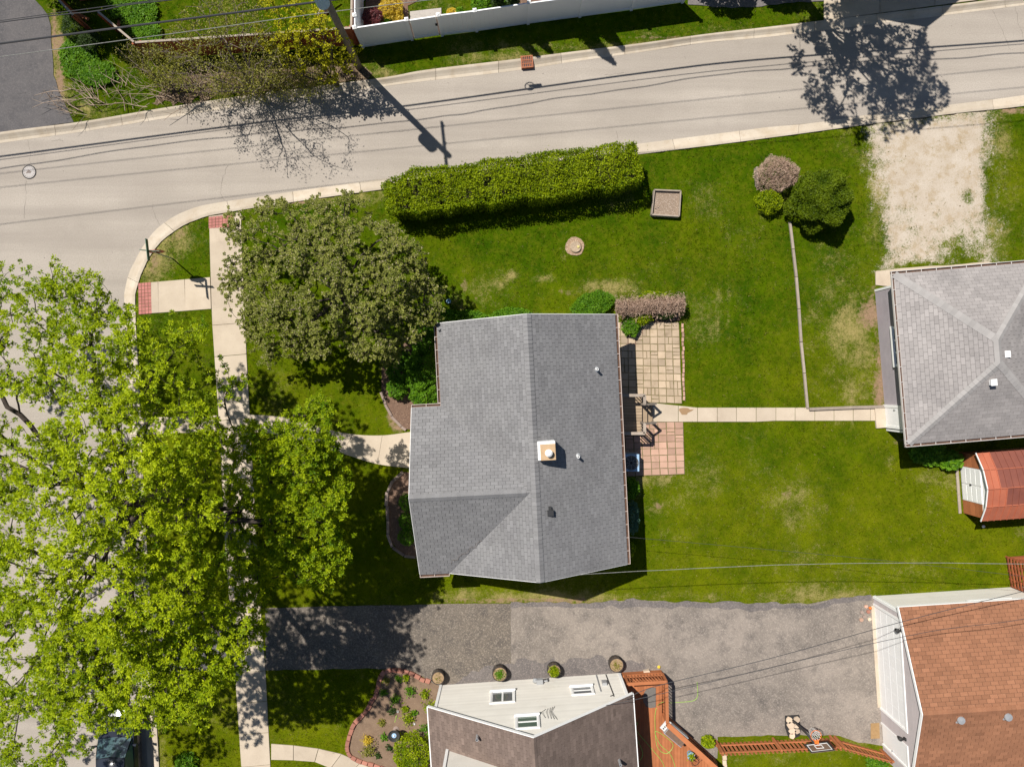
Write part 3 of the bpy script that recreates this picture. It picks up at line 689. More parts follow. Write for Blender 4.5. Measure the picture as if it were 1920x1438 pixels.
class Roof:
    """roof part + shingles: the 300 nearest whole tabs are objects, the rest one joined part"""
    def __init__(self, house, mat, under, tabw=.315, expo=.148, thick=.016, name='roof', gap=.007):
        self.gap = gap; self.cg = max(.007, gap)
        self.house = house; self.mat = mat; self.deck = MB(); self.under = under; self.cells = []; self.rest = MB(); self.tw, self.ex, self.th = tabw, expo, thick; self.name = name
        self.ridge = []
    def plane(self, pts, eave):
        """pts: convex outline in space; eave: two outline points (left, right seen from outside) along the lower edge"""
        e0, e1 = Vector(eave[0]), Vector(eave[1]); U = (e1-e0).normalized()
        nrm = None
        pts = [Vector(p) for p in pts]
        for i in range(len(pts)):
            c = (pts[i]-e0).cross(U)
            if c.length > .3: nrm = c.normalized(); break
        if nrm.z < 0: nrm = -nrm
        Vv = nrm.cross(U).normalized()
        if Vv.z < 0: Vv = -Vv
        uv = [((p-e0).dot(U), (p-e0).dot(Vv)) for p in pts]
        self.deck.loop2([p-nrm*.004 for p in pts], [p-nrm*.06 for p in pts])
        umin, umax = min(a for a, b in uv), max(a for a, b in uv); vmax = max(b for a, b in uv)
        row = 0; v = 0.
        while v < vmax:
            u = umin-self.tw*(random.choice((0, .5)) if False else (.5 if row % 2 else 0))-random.uniform(0, .03)
            rt = random.uniform(-.05, .05)
            while u < umax:
                wdt = self.tw; g = self.gap
                cell = [(u+g, v), (u+wdt-g, v), (u+wdt-g, v+self.ex-self.cg), (u+g, v+self.ex-self.cg)]
                cp = clip_convex(cell, [(a, b) for a, b in uv]) if not (False) else cell
                if len(cp) >= 3 and area(cp) > .0015:
                    full = area(cp) > area(cell)*.999
                    tone = min(1, max(0, random.gauss(.5, .2)+rt))
                    self.cells.append((full, cp, e0, U, Vv, nrm, u, v, tone))
                u += wdt
            v += self.ex; row += 1
    def cap(self, a, b, left, right, w=.16, step=.17, thick=.03):
        """bent cap shingles along a ridge or hip a-b; left/right: directions down the two slopes"""
        a, b = Vector(a), Vector(b); d = (b-a); n = max(1, int(d.length/step)); d /= n; l, r = Vector(left).normalized()*w, Vector(right).normalized()*w
        up = Vector((0, 0, 1))
        for k in range(n): self.ridge.append((a+d*k, d*1.04, l, r, up, thick))
    def build(self, label=None, nmax=300, capmat=None):
        roof = self.deck.build(self.name, self.under, self.house, label=label)
        if self.ridge:
            rp = None
            for k, (o, d, l, r, up, th) in enumerate(self.ridge):
                m = MB(); z0 = up*(.014); z1 = up*(th+.004)
                c0, c1 = o+z1, o+d+z0+up*.012
                for s in (l, r):
                    q = [c0, c1, c1+s-up*.006, c0+s-up*.006]
                    m.loop2(q, [p-up*.03 for p in q], .5)
                m.t = [random.uniform(.25, .75)]*len(m.f); m.build('ridge_cap', capmat or self.mat, roof)
        full = [c for c in self.cells if c[0]]; part = [c for c in self.cells if not c[0]]
        camp = Vector((0, 0, CAM_H))
        def vis(c):
            p = c[2]+c[3]*c[6]+c[4]*c[7]; s = 1280/(CAM_H-p.z); X = 960+p.x*s; Y = 719-p.y*s
            return (0 if (5 < X < 1915 and 5 < Y < 1430) else 1000)+(p-camp).length
        full.sort(key=vis); sel, rest = full[:nmax], full[nmax:]
        variants = []
        for k in range(7):
            m = MB(); w_, e_, t_ = self.tw, self.ex, self.th; g = self.gap
            base = [(g, 0, 0), (w_-g, 0, 0), (w_-g, e_-self.cg, 0), (g, e_-self.cg, 0)]
            m.loop2([(x, y, t_ if y < .01 else t_*.7) for x, y, z in base], base, k/6., False)
            variants.append(m.mesh('shingle', self.mat))
        for f, cp, e0, U, Vv, nrm, u, v, tone in sel:
            o = e0+U*u+Vv*v; mw = Matrix((U, Vv, nrm)).transposed().to_4x4(); mw.translation = o
            inst('shingle', variants[int(round(tone*6))], mw, roof)
        for f, cp, e0, U, Vv, nrm, u, v, tone in rest+part:
            fr = [e0+U*a+Vv*b+nrm*self.th*(1-.3*(b-v)/self.ex) for a, b in cp]
            self.rest.loop2(fr, [e0+U*a+Vv*b for a, b in cp], tone, False)
        o = self.rest.build('shingle_field', self.mat, roof); o['kind'] = 'stuff'
        return roof

def lap_wall(house, name, o, U, outline, mat, expo=.13, core=.12, wallmat=None, holes=()):
    """wall as a thick core with separate lap boards; outline in (u, z) is convex; normal is to the right of U seen from above.
    holes: (u0,u1,z0,z1) boxes that the boards stop at"""
    o, U = Vector(o), Vector(U).normalized(); nrm = Vector((U.y, -U.x, 0)); Z = Vector((0, 0, 1))
    m = MB(); f = [o+U*a+Z*z for a, z in outline]; m.loop2(f, [p-nrm*core for p in f]); wl = m.build(name, wallmat or mat, house)
    z = min(b for a, b in outline); top = max(b for a, b in outline); u0 = min(a for a, b in outline)-1; u1 = max(a for a, b in outline)+1
    while z < top:
        spans = [(u0, u1)]
        for h in holes:
            if z+expo*.5 > h[2] and z+expo*.5 < h[3]:
                ns = []
                for a, b in spans:
                    if h[0] > a and h[1] < b: ns += [(a, h[0]), (h[1], b)]
                    else: ns.append((a, b))
                spans = ns
        for a, b in spans:
            cp = clip_convex([(a, z), (b, z), (b, z+expo+.01), (a, z+expo+.01)], outline)
            if len(cp) < 3 or area(cp) < .001: continue
            mb = MB(); fr = [o+U*p+Z*q+nrm*(.022-.018*(q-z)/(expo+.01)) for p, q in cp]
            mb.loop2(fr, [o+U*p+Z*q for p, q in cp], random.uniform(.3, .7), False); mb.build('siding_board', mat, wl)
        z += expo
    return wl
def window(house, o, U, u, z0, z1, wd, panes=2, mat='white', glass='glass', vertical=False, depth=.07, name='window'):
    """framed sash set proud of the wall; o, U as for lap_wall"""
    o, U = Vector(o), Vector(U).normalized(); nrm = Vector((U.y, -U.x, 0)); Z = Vector((0, 0, 1))
    a0, a1 = u-wd/2, u+wd/2; fr = MB(); t = .08
    def bx(ua, ub, za, zb, d0, d1, m): m.obox(o+U*ua+Z*za+nrm*d0, U*(ub-ua), nrm*(d1-d0), Z*(zb-za))
    bx(a0-t, a0, z0-t, z1+t, .0, depth, fr); bx(a1, a1+t, z0-t, z1+t, .0, depth, fr); bx(a0, a1, z1, z1+t, 0, depth, fr); bx(a0-.1, a1+.1, z0-t-.03, z0, 0, depth+.05, fr)
    w_ = fr.build(name, MAT[mat], house)
    for k in range(panes):
        if vertical: ua, ub, za, zb = a0+(a1-a0)*k/panes, a0+(a1-a0)*(k+1)/panes, z0, z1
        else: ua, ub, za, zb = a0, a1, z0+(z1-z0)*k/panes, z0+(z1-z0)*(k+1)/panes
        g = MB(); bx(ua+.04, ub-.04, za+.04, zb-.04, .025, .032, g); g.build('pane', MAT[glass], w_)
        s = MB(); bx(ua, ua+.04, za, zb, .02, .05, s); bx(ub-.04, ub, za, zb, .02, .05, s); bx(ua+.04, ub-.04, za, za+.04, .02, .05, s); bx(ua+.04, ub-.04, zb-.04, zb, .02, .05, s); s.build('sash', MAT[mat], w_)
    return w_
def gutter(house, a, b, out, mat='gutter', hang=.55, w=.13):
    """open trough with hangers and leaf litter from a to b; out: outward direction"""
    a, b, out = Vector(a), Vector(b), Vector(out).normalized(); d = b-a; Z = Vector((0, 0, 1))
    m = MB(); m.obox(a-Z*.10, d, out*.012, Z*.10); m.obox(a+out*(w-.022)-Z*.10, d, out*.022, Z*.112); m.obox(a+out*.012-Z*.10, d, out*(w-.034), Z*.012)
    n = int(d.length/hang)
    for k in range(n+1): m.obox(a+d*((k+.01)/(n+.02))-d.normalized()*.012+out*.012-Z*.012, d.normalized()*.024, out*(w-.034), Z*.014)
    g = m.build('gutter', MAT[mat], house)
    s = MB(); s.obox(a+out*.014-Z*.086, d, out*(w-.038), Z*.03); s.build('litter', MAT['debris'], g)
    return g
def frame(o, ang):
    u = Vector((math.cos(ang), math.sin(ang), 0)); v = Vector((-u.y, u.x, 0)); o = Vector(o)
    return u, v, (lambda a, b, z=0.: o+u*a+v*b+Vector((0, 0, z)))

# ------------------------------------------------------------------ main house
u, v, H1 = frame((-2.70, -8.17, 0), R(2.9))
house = thing('house', H1(3.8, 5.4, GZ), 'grey shingled gable house with a front cross gable in the middle of the lawn', 'house')
ZE, ZR, WD, LN = 2.56, 4.62, 7.69, 10.77; pit = (ZR-ZE)/(WD/2); CR = 7.2; CX = -1.27; ZC = ZE+pit*CR/2
m = MB(); i_ = .38
wp = [H1(i_, i_), H1(WD-i_, i_), H1(WD-i_, LN-i_), H1(i_, LN-i_), H1(i_, CR-i_), H1(CX+i_+.1, CR-i_), H1(CX+i_+.1, i_)]
m.prism(wp, 0, ZE-.02)
for vv in (i_, LN-i_):
    s = 1 if vv < 1 else -1
    a = [H1(i_, vv, ZE-.02), H1(WD-i_, vv, ZE-.02), H1(WD/2, vv, ZR-.12)]; m.loop2(a, [p+v*s*.1 for p in a])
a = [H1(CX+i_+.1, i_, ZE-.02), H1(CX+i_+.1, CR-i_, ZE-.02), H1(CX+i_+.1, CR/2, ZC-.12)]; m.loop2(a, [p+u*.1 for p in a])
m.build('wall', MAT['cream'], house)
rf = Roof(house, MAT['shingle'], MAT['deck_under'], .315, .148, .013, gap=.006)
ur = WD/2
rf.plane([H1(0, 0, ZE), H1(0, LN, ZE), H1(ur, LN, ZR), H1(ur, 0, ZR)], (H1(0, LN, ZE), H1(0, 0, ZE)))
rf.plane([H1(WD, 0, ZE), H1(WD, LN, ZE), H1(ur, LN, ZR), H1(ur, 0, ZR)], (H1(WD, 0, ZE), H1(WD, LN, ZE)))
uc = ur*(ZC-ZE)/(ZR-ZE)      # where the cross ridge meets the main slope
LIFT = .012
rf.plane([H1(CX, CR, ZE+LIFT), H1(0, CR, ZE+LIFT), H1(uc, CR/2, ZC+LIFT), H1(CX, CR/2, ZC+LIFT)], (H1(0, CR, ZE+LIFT), H1(CX, CR, ZE+LIFT)))
rf.plane([H1(CX, 0, ZE+LIFT), H1(0, 0, ZE+LIFT), H1(uc, CR/2, ZC+LIFT), H1(CX, CR/2, ZC+LIFT)], (H1(CX, 0, ZE+LIFT), H1(0, 0, ZE+LIFT)))
dn = Vector((0, 0, -pit))
rf.cap(H1(ur, 0, ZR), H1(ur, LN, ZR), -u+dn, u+dn, .19, .17, .045); rf.cap(H1(CX, CR/2, ZC+LIFT), H1(uc-.15, CR/2, ZC+LIFT), v+dn, -v+dn, .17, .17, .045)
roof1 = rf.build()
# rake boards and gutters
for a, b in (((0, 0, ZE), (ur, 0, ZR)), ((WD, 0, ZE), (ur, 0, ZR)), ((0, LN, ZE), (ur, LN, ZR)), ((WD, LN, ZE), (ur, LN, ZR)), ((CX, 0, ZE), (CX, CR/2, ZC)), ((CX, CR, ZE), (CX, CR/2, ZC))):
    A_, B_ = H1(*a), H1(*b); A_.z -= .15; B_.z -= .15
    off = (u*-.02 if a[0] == CX else (v*-.02 if a[1] == 0 else v*.02))
    m = MB(); m.obox(A_, B_-A_, off, Vector((0, 0, .15))); m.build('rake_board', MAT['white'], house)
gutter(house, H1(WD, 0, ZE), H1(WD, LN, ZE), u, 'gutter'); gutter(house, H1(0, CR+.14, ZE), H1(0, LN, ZE), -u, 'gutter'); gutter(house, H1(CX, CR, ZE), H1(-.0, CR, ZE), v, 'gutter'); gutter(house, H1(CX, 0, ZE), H1(0, 0, ZE), -v, 'gutter')
# chimney
def boxp(m, c, s, rz): m.box(c, s, rz)
cc = P(1026, 846, 4.9)
m = MB(); m.box((cc.x-.02, cc.y+.02, 4.36), (.70, .74, 1.1), R(2.9)); ch = m.build('chimney', MAT['white'], house)
m = MB(); m.box((cc.x+.03, cc.y-.03, 4.925), (.60, .64, .05), R(2.9)); m.build('cap', MAT['tan_cap'], ch)
m = MB(); m.lathe((cc.x+.05, cc.y-.05, 4.97), [(.11, 0), (.11, .16), (.15, .16), (.15, .19), (.08, .24), (0, .25)], 18); m.build('flue', MAT['white'], ch, smooth=False)
def on_slope(px, py, side=1):
    z = 3.6
    for _ in range(6):
        p = P(px, py, z); a = (p-H1(0, 0)).dot(u); z = ZE+pit*(WD-a if side > 0 else a)
    return P(px, py, z)
for px, py in ((1118, 693), (1083, 855)):
    p = on_slope(px, py); m = MB(); m.lathe((p.x, p.y, p.z-.05), [(.055, 0), (.055, .40), (.035, .40), (.035, .2), (0, .2)], 14); vp = m.build('vent_pipe', MAT['white'], house)
    m = MB(); m.lathe((p.x, p.y, p.z-.02), [(.14, 0), (.12, .035), (.06, .07)], 14); m.build('boot', MAT['steel'], vp)
p = on_slope(1032, 961); m = MB(); m.box((p.x, p.y, p.z+.07), (.25, .24, .1), R(2.9)); m.box((p.x-.02, p.y+.18, p.z+.05), (.12, .14, .05), R(2.9)); m.build('roof_vent', MAT['black'], house)
# windows, doors
window(house, H1(WD-i_, i_), v, 2.2, 1.0, 2.1, 1.2, 2, vertical=True); window(house, H1(WD-i_, i_), v, 8.6, 1.0, 2.1, 1.4, 2, vertical=True)
window(house, H1(CX+i_+.1, CR), -v, 4.6, .8, 2.1, 1.8, 3, vertical=True); window(house, H1(i_, i_), u, 3.2, 1., 2.1, 1.1)
m = MB(); o_ = H1(WD-i_, 6.6, GZ+.5); m.obox(o_, v*.9, u*.05, Vector((0, 0, 2.0))); d_ = m.build('door', MAT['white'], house)
m = MB(); m.box(o_+v*.8+u*.08+Vector((0, 0, .95)), (.06, .06, .06)); m.build('handle', MAT['steel'], d_)
m = MB(); o_ = H1(CX+i_+.1, 5.2, GZ+.15); m.obox(o_, v*.95, -u*.05, Vector((0, 0, 2.05))); d_ = m.build('door', MAT['white'], house)
m = MB(); m.box(o_+v*.1-u*.08+Vector((0, 0, .95)), (.06, .06, .06)); m.build('handle', MAT['steel'], d_)
# lights strung along the valley and lower eave
m = MB(); pts = []
for k in range(26):
    f = k/25; q = H1(uc*.42*(1-f)+(-.55)*f, .0+CR/2*.42*(1-f)+.04*f, 0); q.z = ZE+.05+pit*uc*.42*(1-f) if f < .7 else ZE+.06
    pts.append(q+Vector((.04*math.sin(k*1.9), .06*math.sin(k*1.3), .03)))
m.tube(pts, .005, 4); m.build('string_light_wire', MAT['bark_pale'], house)

# back steps and landing of the main house
dk = thing('back_landing', P(1190, 775, GZ), 'weathered wooden landing with railings and steps behind the grey house', 'deck')
fz = .58; x0, x1, y0, y1 = 4.35, 5.98, -2.28, -.48
nb = 13
for k in range(nb):
    m = MB(); ya = y1-(y1-y0)*k/nb; yb = y1-(y1-y0)*(k+1)/nb+.012; m.box(((x0+x1)/2, (ya+yb)/2, fz-.02), (x1-x0, ya-yb, .04), 0, random.uniform(.2, .8)); m.build('board', MAT['wood_tan'], dk)
m = MB(); m.box((x1-.03, (y0+y1)/2, fz-.14), (.04, y1-y0, .2)); m.box(((x0+x1)/2, y0+.03, fz-.14), (x1-x0-.1, .04, .2)); m.box(((x0+x1)/2, y1-.03, fz-.14), (x1-x0-.1, .04, .2)); m.build('skirt', MAT['wood_grey'], dk)
for k, (sx, sz) in enumerate(((6.12, .42), (6.40, .26))):
    m = MB(); m.box((sx, -1.36, sz-.02), (.27, .86, .04), 0, .7-.2*k); m.build('tread', MAT['wood_tan'], dk)
m = MB()
for yy in (-.95, -1.77): m.obox((5.98, yy-.02, GZ), (.5, 0, 0), (0, .04, 0), (0, 0, .14)); 
m.build('stringer', MAT['wood_grey'], dk)
rz_ = fz+.88
for a, b in (((x0+.2, y1-.05), (x1-.05, y1-.05)), ((x1-.05, y1-.05), (x1-.05, -.93)), ((x0+.2, y0+.05), (x1-.05, y0+.05)), ((x1-.05, y0+.05), (x1-.05, -1.79))):
    m = MB(); m.bar((a[0], a[1], rz_), (b[0], b[1], rz_), .13, .04, random.uniform(.6, .9)); m.build('hand_rail', MAT['wood_grey'], dk)
    d_ = Vector((b[0]-a[0], b[1]-a[1], 0)); n_ = max(2, int(d_.length/.14))
    for k in range(1, n_):
        q = Vector((a[0], a[1], 0))+d_*k/n_; m = MB(); m.box((q.x, q.y, fz+.45), (.035, .035, .86)); m.build('baluster', MAT['wood_grey'], dk)
for a in ((x1-.05, y1-.05), (x1-.05, -.93), (x1-.05, y0+.05), (x1-.05, -1.79), (6.5, -.93), (6.5, -1.79)):
    m = MB(); m.box((a[0], a[1], (rz_ if a[0] < 6.2 else .95)/2+.0), (.09, .09, (rz_ if a[0] < 6.2 else .95))); m.build('post', MAT['wood_grey'], dk)
m = MB(); m.bar((x1-.05, -.93, rz_), (6.55, -.93, .95), .09, .04); m.build('hand_rail', MAT['wood_grey'], dk)
m = MB(); m.bar((x1-.05, -1.79, rz_), (6.55, -1.79, .95), .09, .04); m.build('hand_rail', MAT['wood_grey'], dk)
# air conditioner
ac = thing('air_conditioner', (5.44, -3.62, GZ), 'grey outdoor air conditioning unit with round fan grille against the house wall', 'air conditioner')
m = MB(); m.box((5.44, -3.62, .14), (.85, .85, .08)); m.build('pad', MAT['concrete'], ac)
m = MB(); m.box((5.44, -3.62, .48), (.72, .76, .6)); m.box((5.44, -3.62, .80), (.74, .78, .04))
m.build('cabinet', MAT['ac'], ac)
m = MB(); m.lathe((5.44, -3.62, .82), [(.33, 0), (.33, .012), (.0, .012)], 28); g_ = m.build('fan_well', MAT['black'], ac)
m = MB()
for k in range(5):
    a = 2*math.pi*k/5; d_ = Vector((math.cos(a), math.sin(a), 0)); s_ = Vector((-d_.y, d_.x, 0)); o_ = Vector((5.44, -3.62, .836))
    m.poly([o_+d_*.05-s_*.03, o_+d_*.28-s_*.02, o_+d_*.28+s_*.12, o_+d_*.05+s_*.05])
m.lathe((5.44, -3.62, .834), [(.07, 0), (.07, .02), (0, .02)], 12); m.build('fan', MAT['dark'], ac)
m = MB()
for r_ in (.10, .16, .22, .28, .33): m.tube([(5.44+r_*math.cos(a), -3.62+r_*math.sin(a), .87) for a in np.linspace(0, 2*math.pi, 25)], .006, 4)
for k in range(8):
    a = 2*math.pi*k/8; m.tube([(5.44+.06*math.cos(a), -3.62+.06*math.sin(a), .868), (5.44+.34*math.cos(a), -3.62+.34*math.sin(a), .868)], .006, 4)
m.build('grille', MAT['steel'], ac)

# ------------------------------------------------------------------ hip-roofed house on the right
ang2 = R(4.8); U2, V2, H2 = frame((16.41, 4.69, 0), ang2)     # origin: NW eave corner; v is negative southwards
ns, ew, ze, zr = 7.31, 6.35, 2.7, 4.12
h2 = thing('hip_house', H2(3, -3.6, GZ), 'pale grey hip roofed house with violet grey siding beside the gravel drive', 'house')
ov = .55; m = MB(); m.prism([H2(ov, -.38), H2(ew-ov, -.38), H2(ew-ov, -ns+.38), H2(ov, -ns+.38)], 0, ze-.03); m.build('foundation_wall', MAT['violet'], h2)
WB = H2(ov-.005, -.38, GZ); wl_len = ns-.76
# west wall: runs along -v, outward is -u
lap_wall(h2, 'wall', H2(ov-.01, -.38, 0), -V2, [(0, GZ), (wl_len, GZ), (wl_len, ze-.03), (0, ze-.03)], MAT['violet'], .105, .05)
def Wu(py, z): # distance along the west wall of the pixel row py
    Yw = (719-py)*(CAM_H-z)/1280; return (H2(ov, -.38).y-Yw)/V2.y
wo_ = H2(ov-.01, -.38, 0)
window(h2, wo_, -V2, (Wu(613, 1.7)+Wu(685, 1.7))/2, 1.35, 2.3, 1.65, 3, vertical=True)
du = (Wu(767, 1)+Wu(796, 1))/2
m = MB(); nW = -U2; o_ = wo_+-V2*(du-.42)+nW*.025
m.obox(o_+Vector((0, 0, GZ+.1)), -V2*.84, nW*.05, Vector((0, 0, 2.0))); dd = m.build('door', MAT['white'], h2)
m = MB(); m.box(o_-V2*.08+nW*.08+Vector((0, 0, 1.05)), (.05, .05, .1)); m.build('handle', MAT['steel'], dd)
m = MB()
for a in (-.12, .84): m.obox(o_-V2*a+Vector((0, 0, GZ)), -V2*.12, nW*.075, Vector((0, 0, 2.2)))
m.obox(o_+V2*.12+Vector((0, 0, GZ+2.1)), -V2*1.08, nW*.075, Vector((0, 0, .11))); m.build('door_frame', MAT['white'], h2)
m = MB(); m.obox(o_+V2*.1+Vector((0, 0, GZ-.05)), -V2*1.05, nW*.5, Vector((0, 0, .14))); m.build('door_step', MAT['concrete'], h2)
m = MB()
for a in (-.03, wl_len-.07): m = MB(); m.obox(wo_-V2*a+Vector((0, 0, GZ))+nW*.0, -V2*.10, nW*.04, Vector((0, 0, ze-.15))); m.build('corner_board', MAT['white'], h2)
p = wo_-V2*Wu(738, 2.2); m = MB(); m.box(p+nW*.06+Vector((0, 0, 2.0)), (.1, .14, .12)); m.tube([p+nW*.1+Vector((0, .05, 1.98)), p+nW*.26+Vector((0, .10, 1.9))], [.05, .08], 10); m.tube([p+nW*.1+Vector((0, -.05, 1.98)), p+nW*.24+Vector((0, -.14, 1.9))], [.05, .08], 10); m.build('floodlight', MAT['white'], h2)
rf = Roof(h2, MAT['shingle_pale'], MAT['deck_under'], .33, .165, .014, gap=.005)
w2 = ew/2; A = H2(0, 0, ze); B = H2(ew, 0, ze); C = H2(ew, -ns, ze); D = H2(0, -ns, ze); R0 = H2(w2, -w2, zr); R1 = H2(w2, -ns+w2, zr)
rf.plane([A, D, R1, R0], (A, D)); rf.plane([D, C, R1], (D, C)); rf.plane([C, B, R0, R1], (C, B)); rf.plane([B, A, R0], (B, A))
pt2 = (zr-ze)/w2; dn = Vector((0, 0, -pt2))
for c0, e in ((A, R0), (B, R0), (C, R1), (D, R1)):
    su = U2 if c0 in (A, D) else -U2; sv = -V2 if c0 in (A, B) else V2
    hd = (e-c0).normalized()
    # directions on the two slopes, at right angles to the hip
    l_ = (-su+sv*1.0); l_ = (-su+dn)-hd*((-su+dn).dot(hd)); r_ = (-sv+dn)-hd*((-sv+dn).dot(hd))
    rf.cap(c0, e, l_, r_, .17, .2, .035)
rf.cap(R0, R1, -U2+dn, U2+dn, .17, .2, .03)
rf.build(capmat=M('pale_ridge_shingle', (.335, .317, .305), (.29, .275, .265), 1., .95, .1, 0, .15))
gutter(h2, A+V2*.0, D, -U2, 'gutter_w', .62); gutter(h2, D-U2*.13, C, -V2, 'gutter_w', .62); gutter(h2, A-U2*.13, B, V2, 'gutter_w', .62)
for px, py in ((1887, 664), (1862, 717)):
    z = 3.9; p = P(px, py, z); p = P(px, py, z-.0); m = MB(); m.box((p.x, p.y, z-.02), (.2, .22, .14), ang2); m.box((p.x, p.y, z+.06), (.25, .27, .03), ang2); m.build('roof_vent', MAT['white'], h2)

# ------------------------------------------------------------------ garage at the bottom right
ang3 = R(3.7); U3, V3, H3 = frame(P(1638, 1118, GZ), ang3); H3_ = H3
def H3(a, b, z=0.): q = H3_(a, b, 0); q.z = z; return q
g3 = thing('garage', H3(3, -3.8, GZ), 'garage with brown shingles, wide white door and mauve grey gable wall', 'garage')
gw, gl, ze, zr = 7.5, 9.0, 2.5, 3.72
NWL = H3(0, 0, 0)
m = MB(); m.prism([H3(.12, -.12), H3(gl, -.12), H3(gl, -gw), H3(.12, -gw)], 0, ze-.05); m.build('core_wall', MAT['mauve'], g3)
# front wall (faces west): along -v
half = gw/2; out3 = [(0, GZ), (gw, GZ), (gw, ze), (half, zr-.1), (0, ze)]
GD = (.42, .42+4.75, GZ, 2.22); PD = (5.95, 6.85, GZ, 2.16)
lap_wall(g3, 'front_wall', H3(0, 0, 0), -V3, out3, MAT['mauve'], .115, .1, holes=(GD, PD))
lap_wall(g3, 'side_wall', H3(gl, 0, 0), -U3, [(0, GZ), (gl, GZ), (gl, ze), (0, ze)], MAT['cream'], .2, .1)
nW = -U3; fo = H3(0, 0, 0)
gd = MB(); 
for a, b, z0_, z1_ in ((GD[0]-.1, GD[0], GZ, 2.32), (GD[1], GD[1]+.1, GZ, 2.32), (GD[0], GD[1], 2.22, 2.32), (PD[0]-.09, PD[0], GZ, 2.25), (PD[1], PD[1]+.09, GZ, 2.25), (PD[0], PD[1], 2.16, 2.25)):
    gd.obox(fo-V3*a+Vector((0, 0, z0_)), -V3*(b-a), nW*.055, Vector((0, 0, z1_-z0_)))
gd.build('door_frame', MAT['white'], g3)
m = MB(); m.obox(fo-V3*GD[0]+Vector((0, 0, GZ)), -V3*(GD[1]-GD[0]), nW*.006, Vector((0, 0, 2.1))); gdo = m.build('garage_door', MAT['white'], g3)
for k in range(4):
    for j in range(8):
        a = GD[0]+.02+j*(GD[1]-GD[0]-.04)/8; m = MB(); wd_ = (GD[1]-GD[0]-.04)/8-.012; z0_ = GZ+.02+k*.52
        q = [fo-V3*a+Vector((0, 0, z0_))+nW*.007, fo-V3*(a+wd_)+Vector((0, 0, z0_))+nW*.007, fo-V3*(a+wd_)+Vector((0, 0, z0_+.508))+nW*.007, fo-V3*a+Vector((0, 0, z0_+.508))+nW*.007]
        c_ = sum(q, Vector())/4; m.loop2([p.lerp(c_, .03)+nW*.005 for p in q], q, random.uniform(.4, .6)); m.build('panel', MAT['white'], gdo)
m = MB(); m.obox(fo-V3*PD[0]+Vector((0, 0, GZ+.06)), -V3*(PD[1]-PD[0]), nW*.02, Vector((0, 0, 2.08))); pd_ = m.build('side_door', MAT['white'], g3)
m = MB(); m.box(fo-V3*(PD[0]+.8)+nW*.05+Vector((0, 0, 1.0)), (.06, .05, .06)); m.build('handle', MAT['steel'], pd_)
m = MB(); m.obox(fo-V3*GD[0]+Vector((0, 0, GZ-.05)), -V3*(GD[1]-GD[0]), nW*.16, Vector((0, 0, .085))); m.build('threshold', MAT['concrete'], g3)
m = MB(); m.obox(fo-V3*(-.03)+Vector((0, 0, GZ)), -V3*.11, nW*.045, Vector((0, 0, ze-.12))); m.obox(fo+V3*.01+Vector((0, 0, GZ)), U3*.1, V3*.035, Vector((0, 0, ze-.12))); m.build('corner_board', MAT['white'], g3)
for a, z_ in ((.75, 2.42), (5.62, 2.1)):
    p = fo-V3*a+nW*.02; m = MB(); m.box(p+nW*.03+Vector((0, 0, z_)), (.06, .12, .16), ang3); m.tube([p+nW*.06+Vector((0, 0, z_+.05)), p+nW*.2+Vector((0, 0, z_+.08)), p+nW*.2+Vector((0, 0, z_))], .02, 6); m.lathe(p+nW*.2+Vector((0, 0, z_-.2)), [(.05, 0), (.09, .16), (.1, .2), (.03, .24)], 10); m.build('wall_lantern', MAT['dark'], g3)
window(g3, H3(gl, 0, 0), -U3, gl-4.3, 1.75, 2.15, 1.75, 2, vertical=True)
rf = Roof(g3, MAT['shingle_tan'], MAT['deck_under_b'], .34, .165, .014, gap=.008)
oh, orr = .28, .14
p3 = (zr-ze)/half; zE = ze-p3*oh+.06; zR = zr+.06
a0, a1 = -orr, gl+.2
rf.plane([H3(a0, oh, zE), H3(a1, oh, zE), H3(a1, -half, zR), H3(a0, -half, zR)], (H3(a1, oh, zE), H3(a0, oh, zE)))
rf.plane([H3(a0, -gw-oh, zE), H3(a1, -gw-oh, zE), H3(a1, -half, zR), H3(a0, -half, zR)], (H3(a0, -gw-oh, zE), H3(a1, -gw-oh, zE)))
dn = Vector((0, 0, -p3)); rf.cap(H3(a0, -half, zR), H3(a1, -half, zR), V3+dn, -V3+dn, .16, .2, .03)
rf.build()
m = MB()
for b_ in (oh, -gw-oh):
    A_, B_ = H3(a0, b_, zE-.16), H3(a0, -half, zR-.16); m = MB(); m.obox(A_, B_-A_, nW*.03, Vector((0, 0, .15))); m.build('rake_board', MAT['white'], g3)
    s_ = V3*.025*(1 if b_ > 0 else -1); m = MB(); m.obox(H3(a0, b_, zE-.16), H3(a1, b_, 0)-H3(a0, b_, 0), s_, Vector((0, 0, .15))); m.build('fascia', MAT['white'], g3)
for px, py in ((1798, 1347), (1886, 1341)):
    p = P(px, py, 3.6); m = MB(); m.box((p.x, p.y, 3.64), (.34, .30, .04), ang3); m.lathe((p.x, p.y, 3.66), [(.13, 0), (.13, .08), (.17, .08), (.15, .13), (0, .14)], 12); m.build('roof_vent', MAT['steel'], g3)

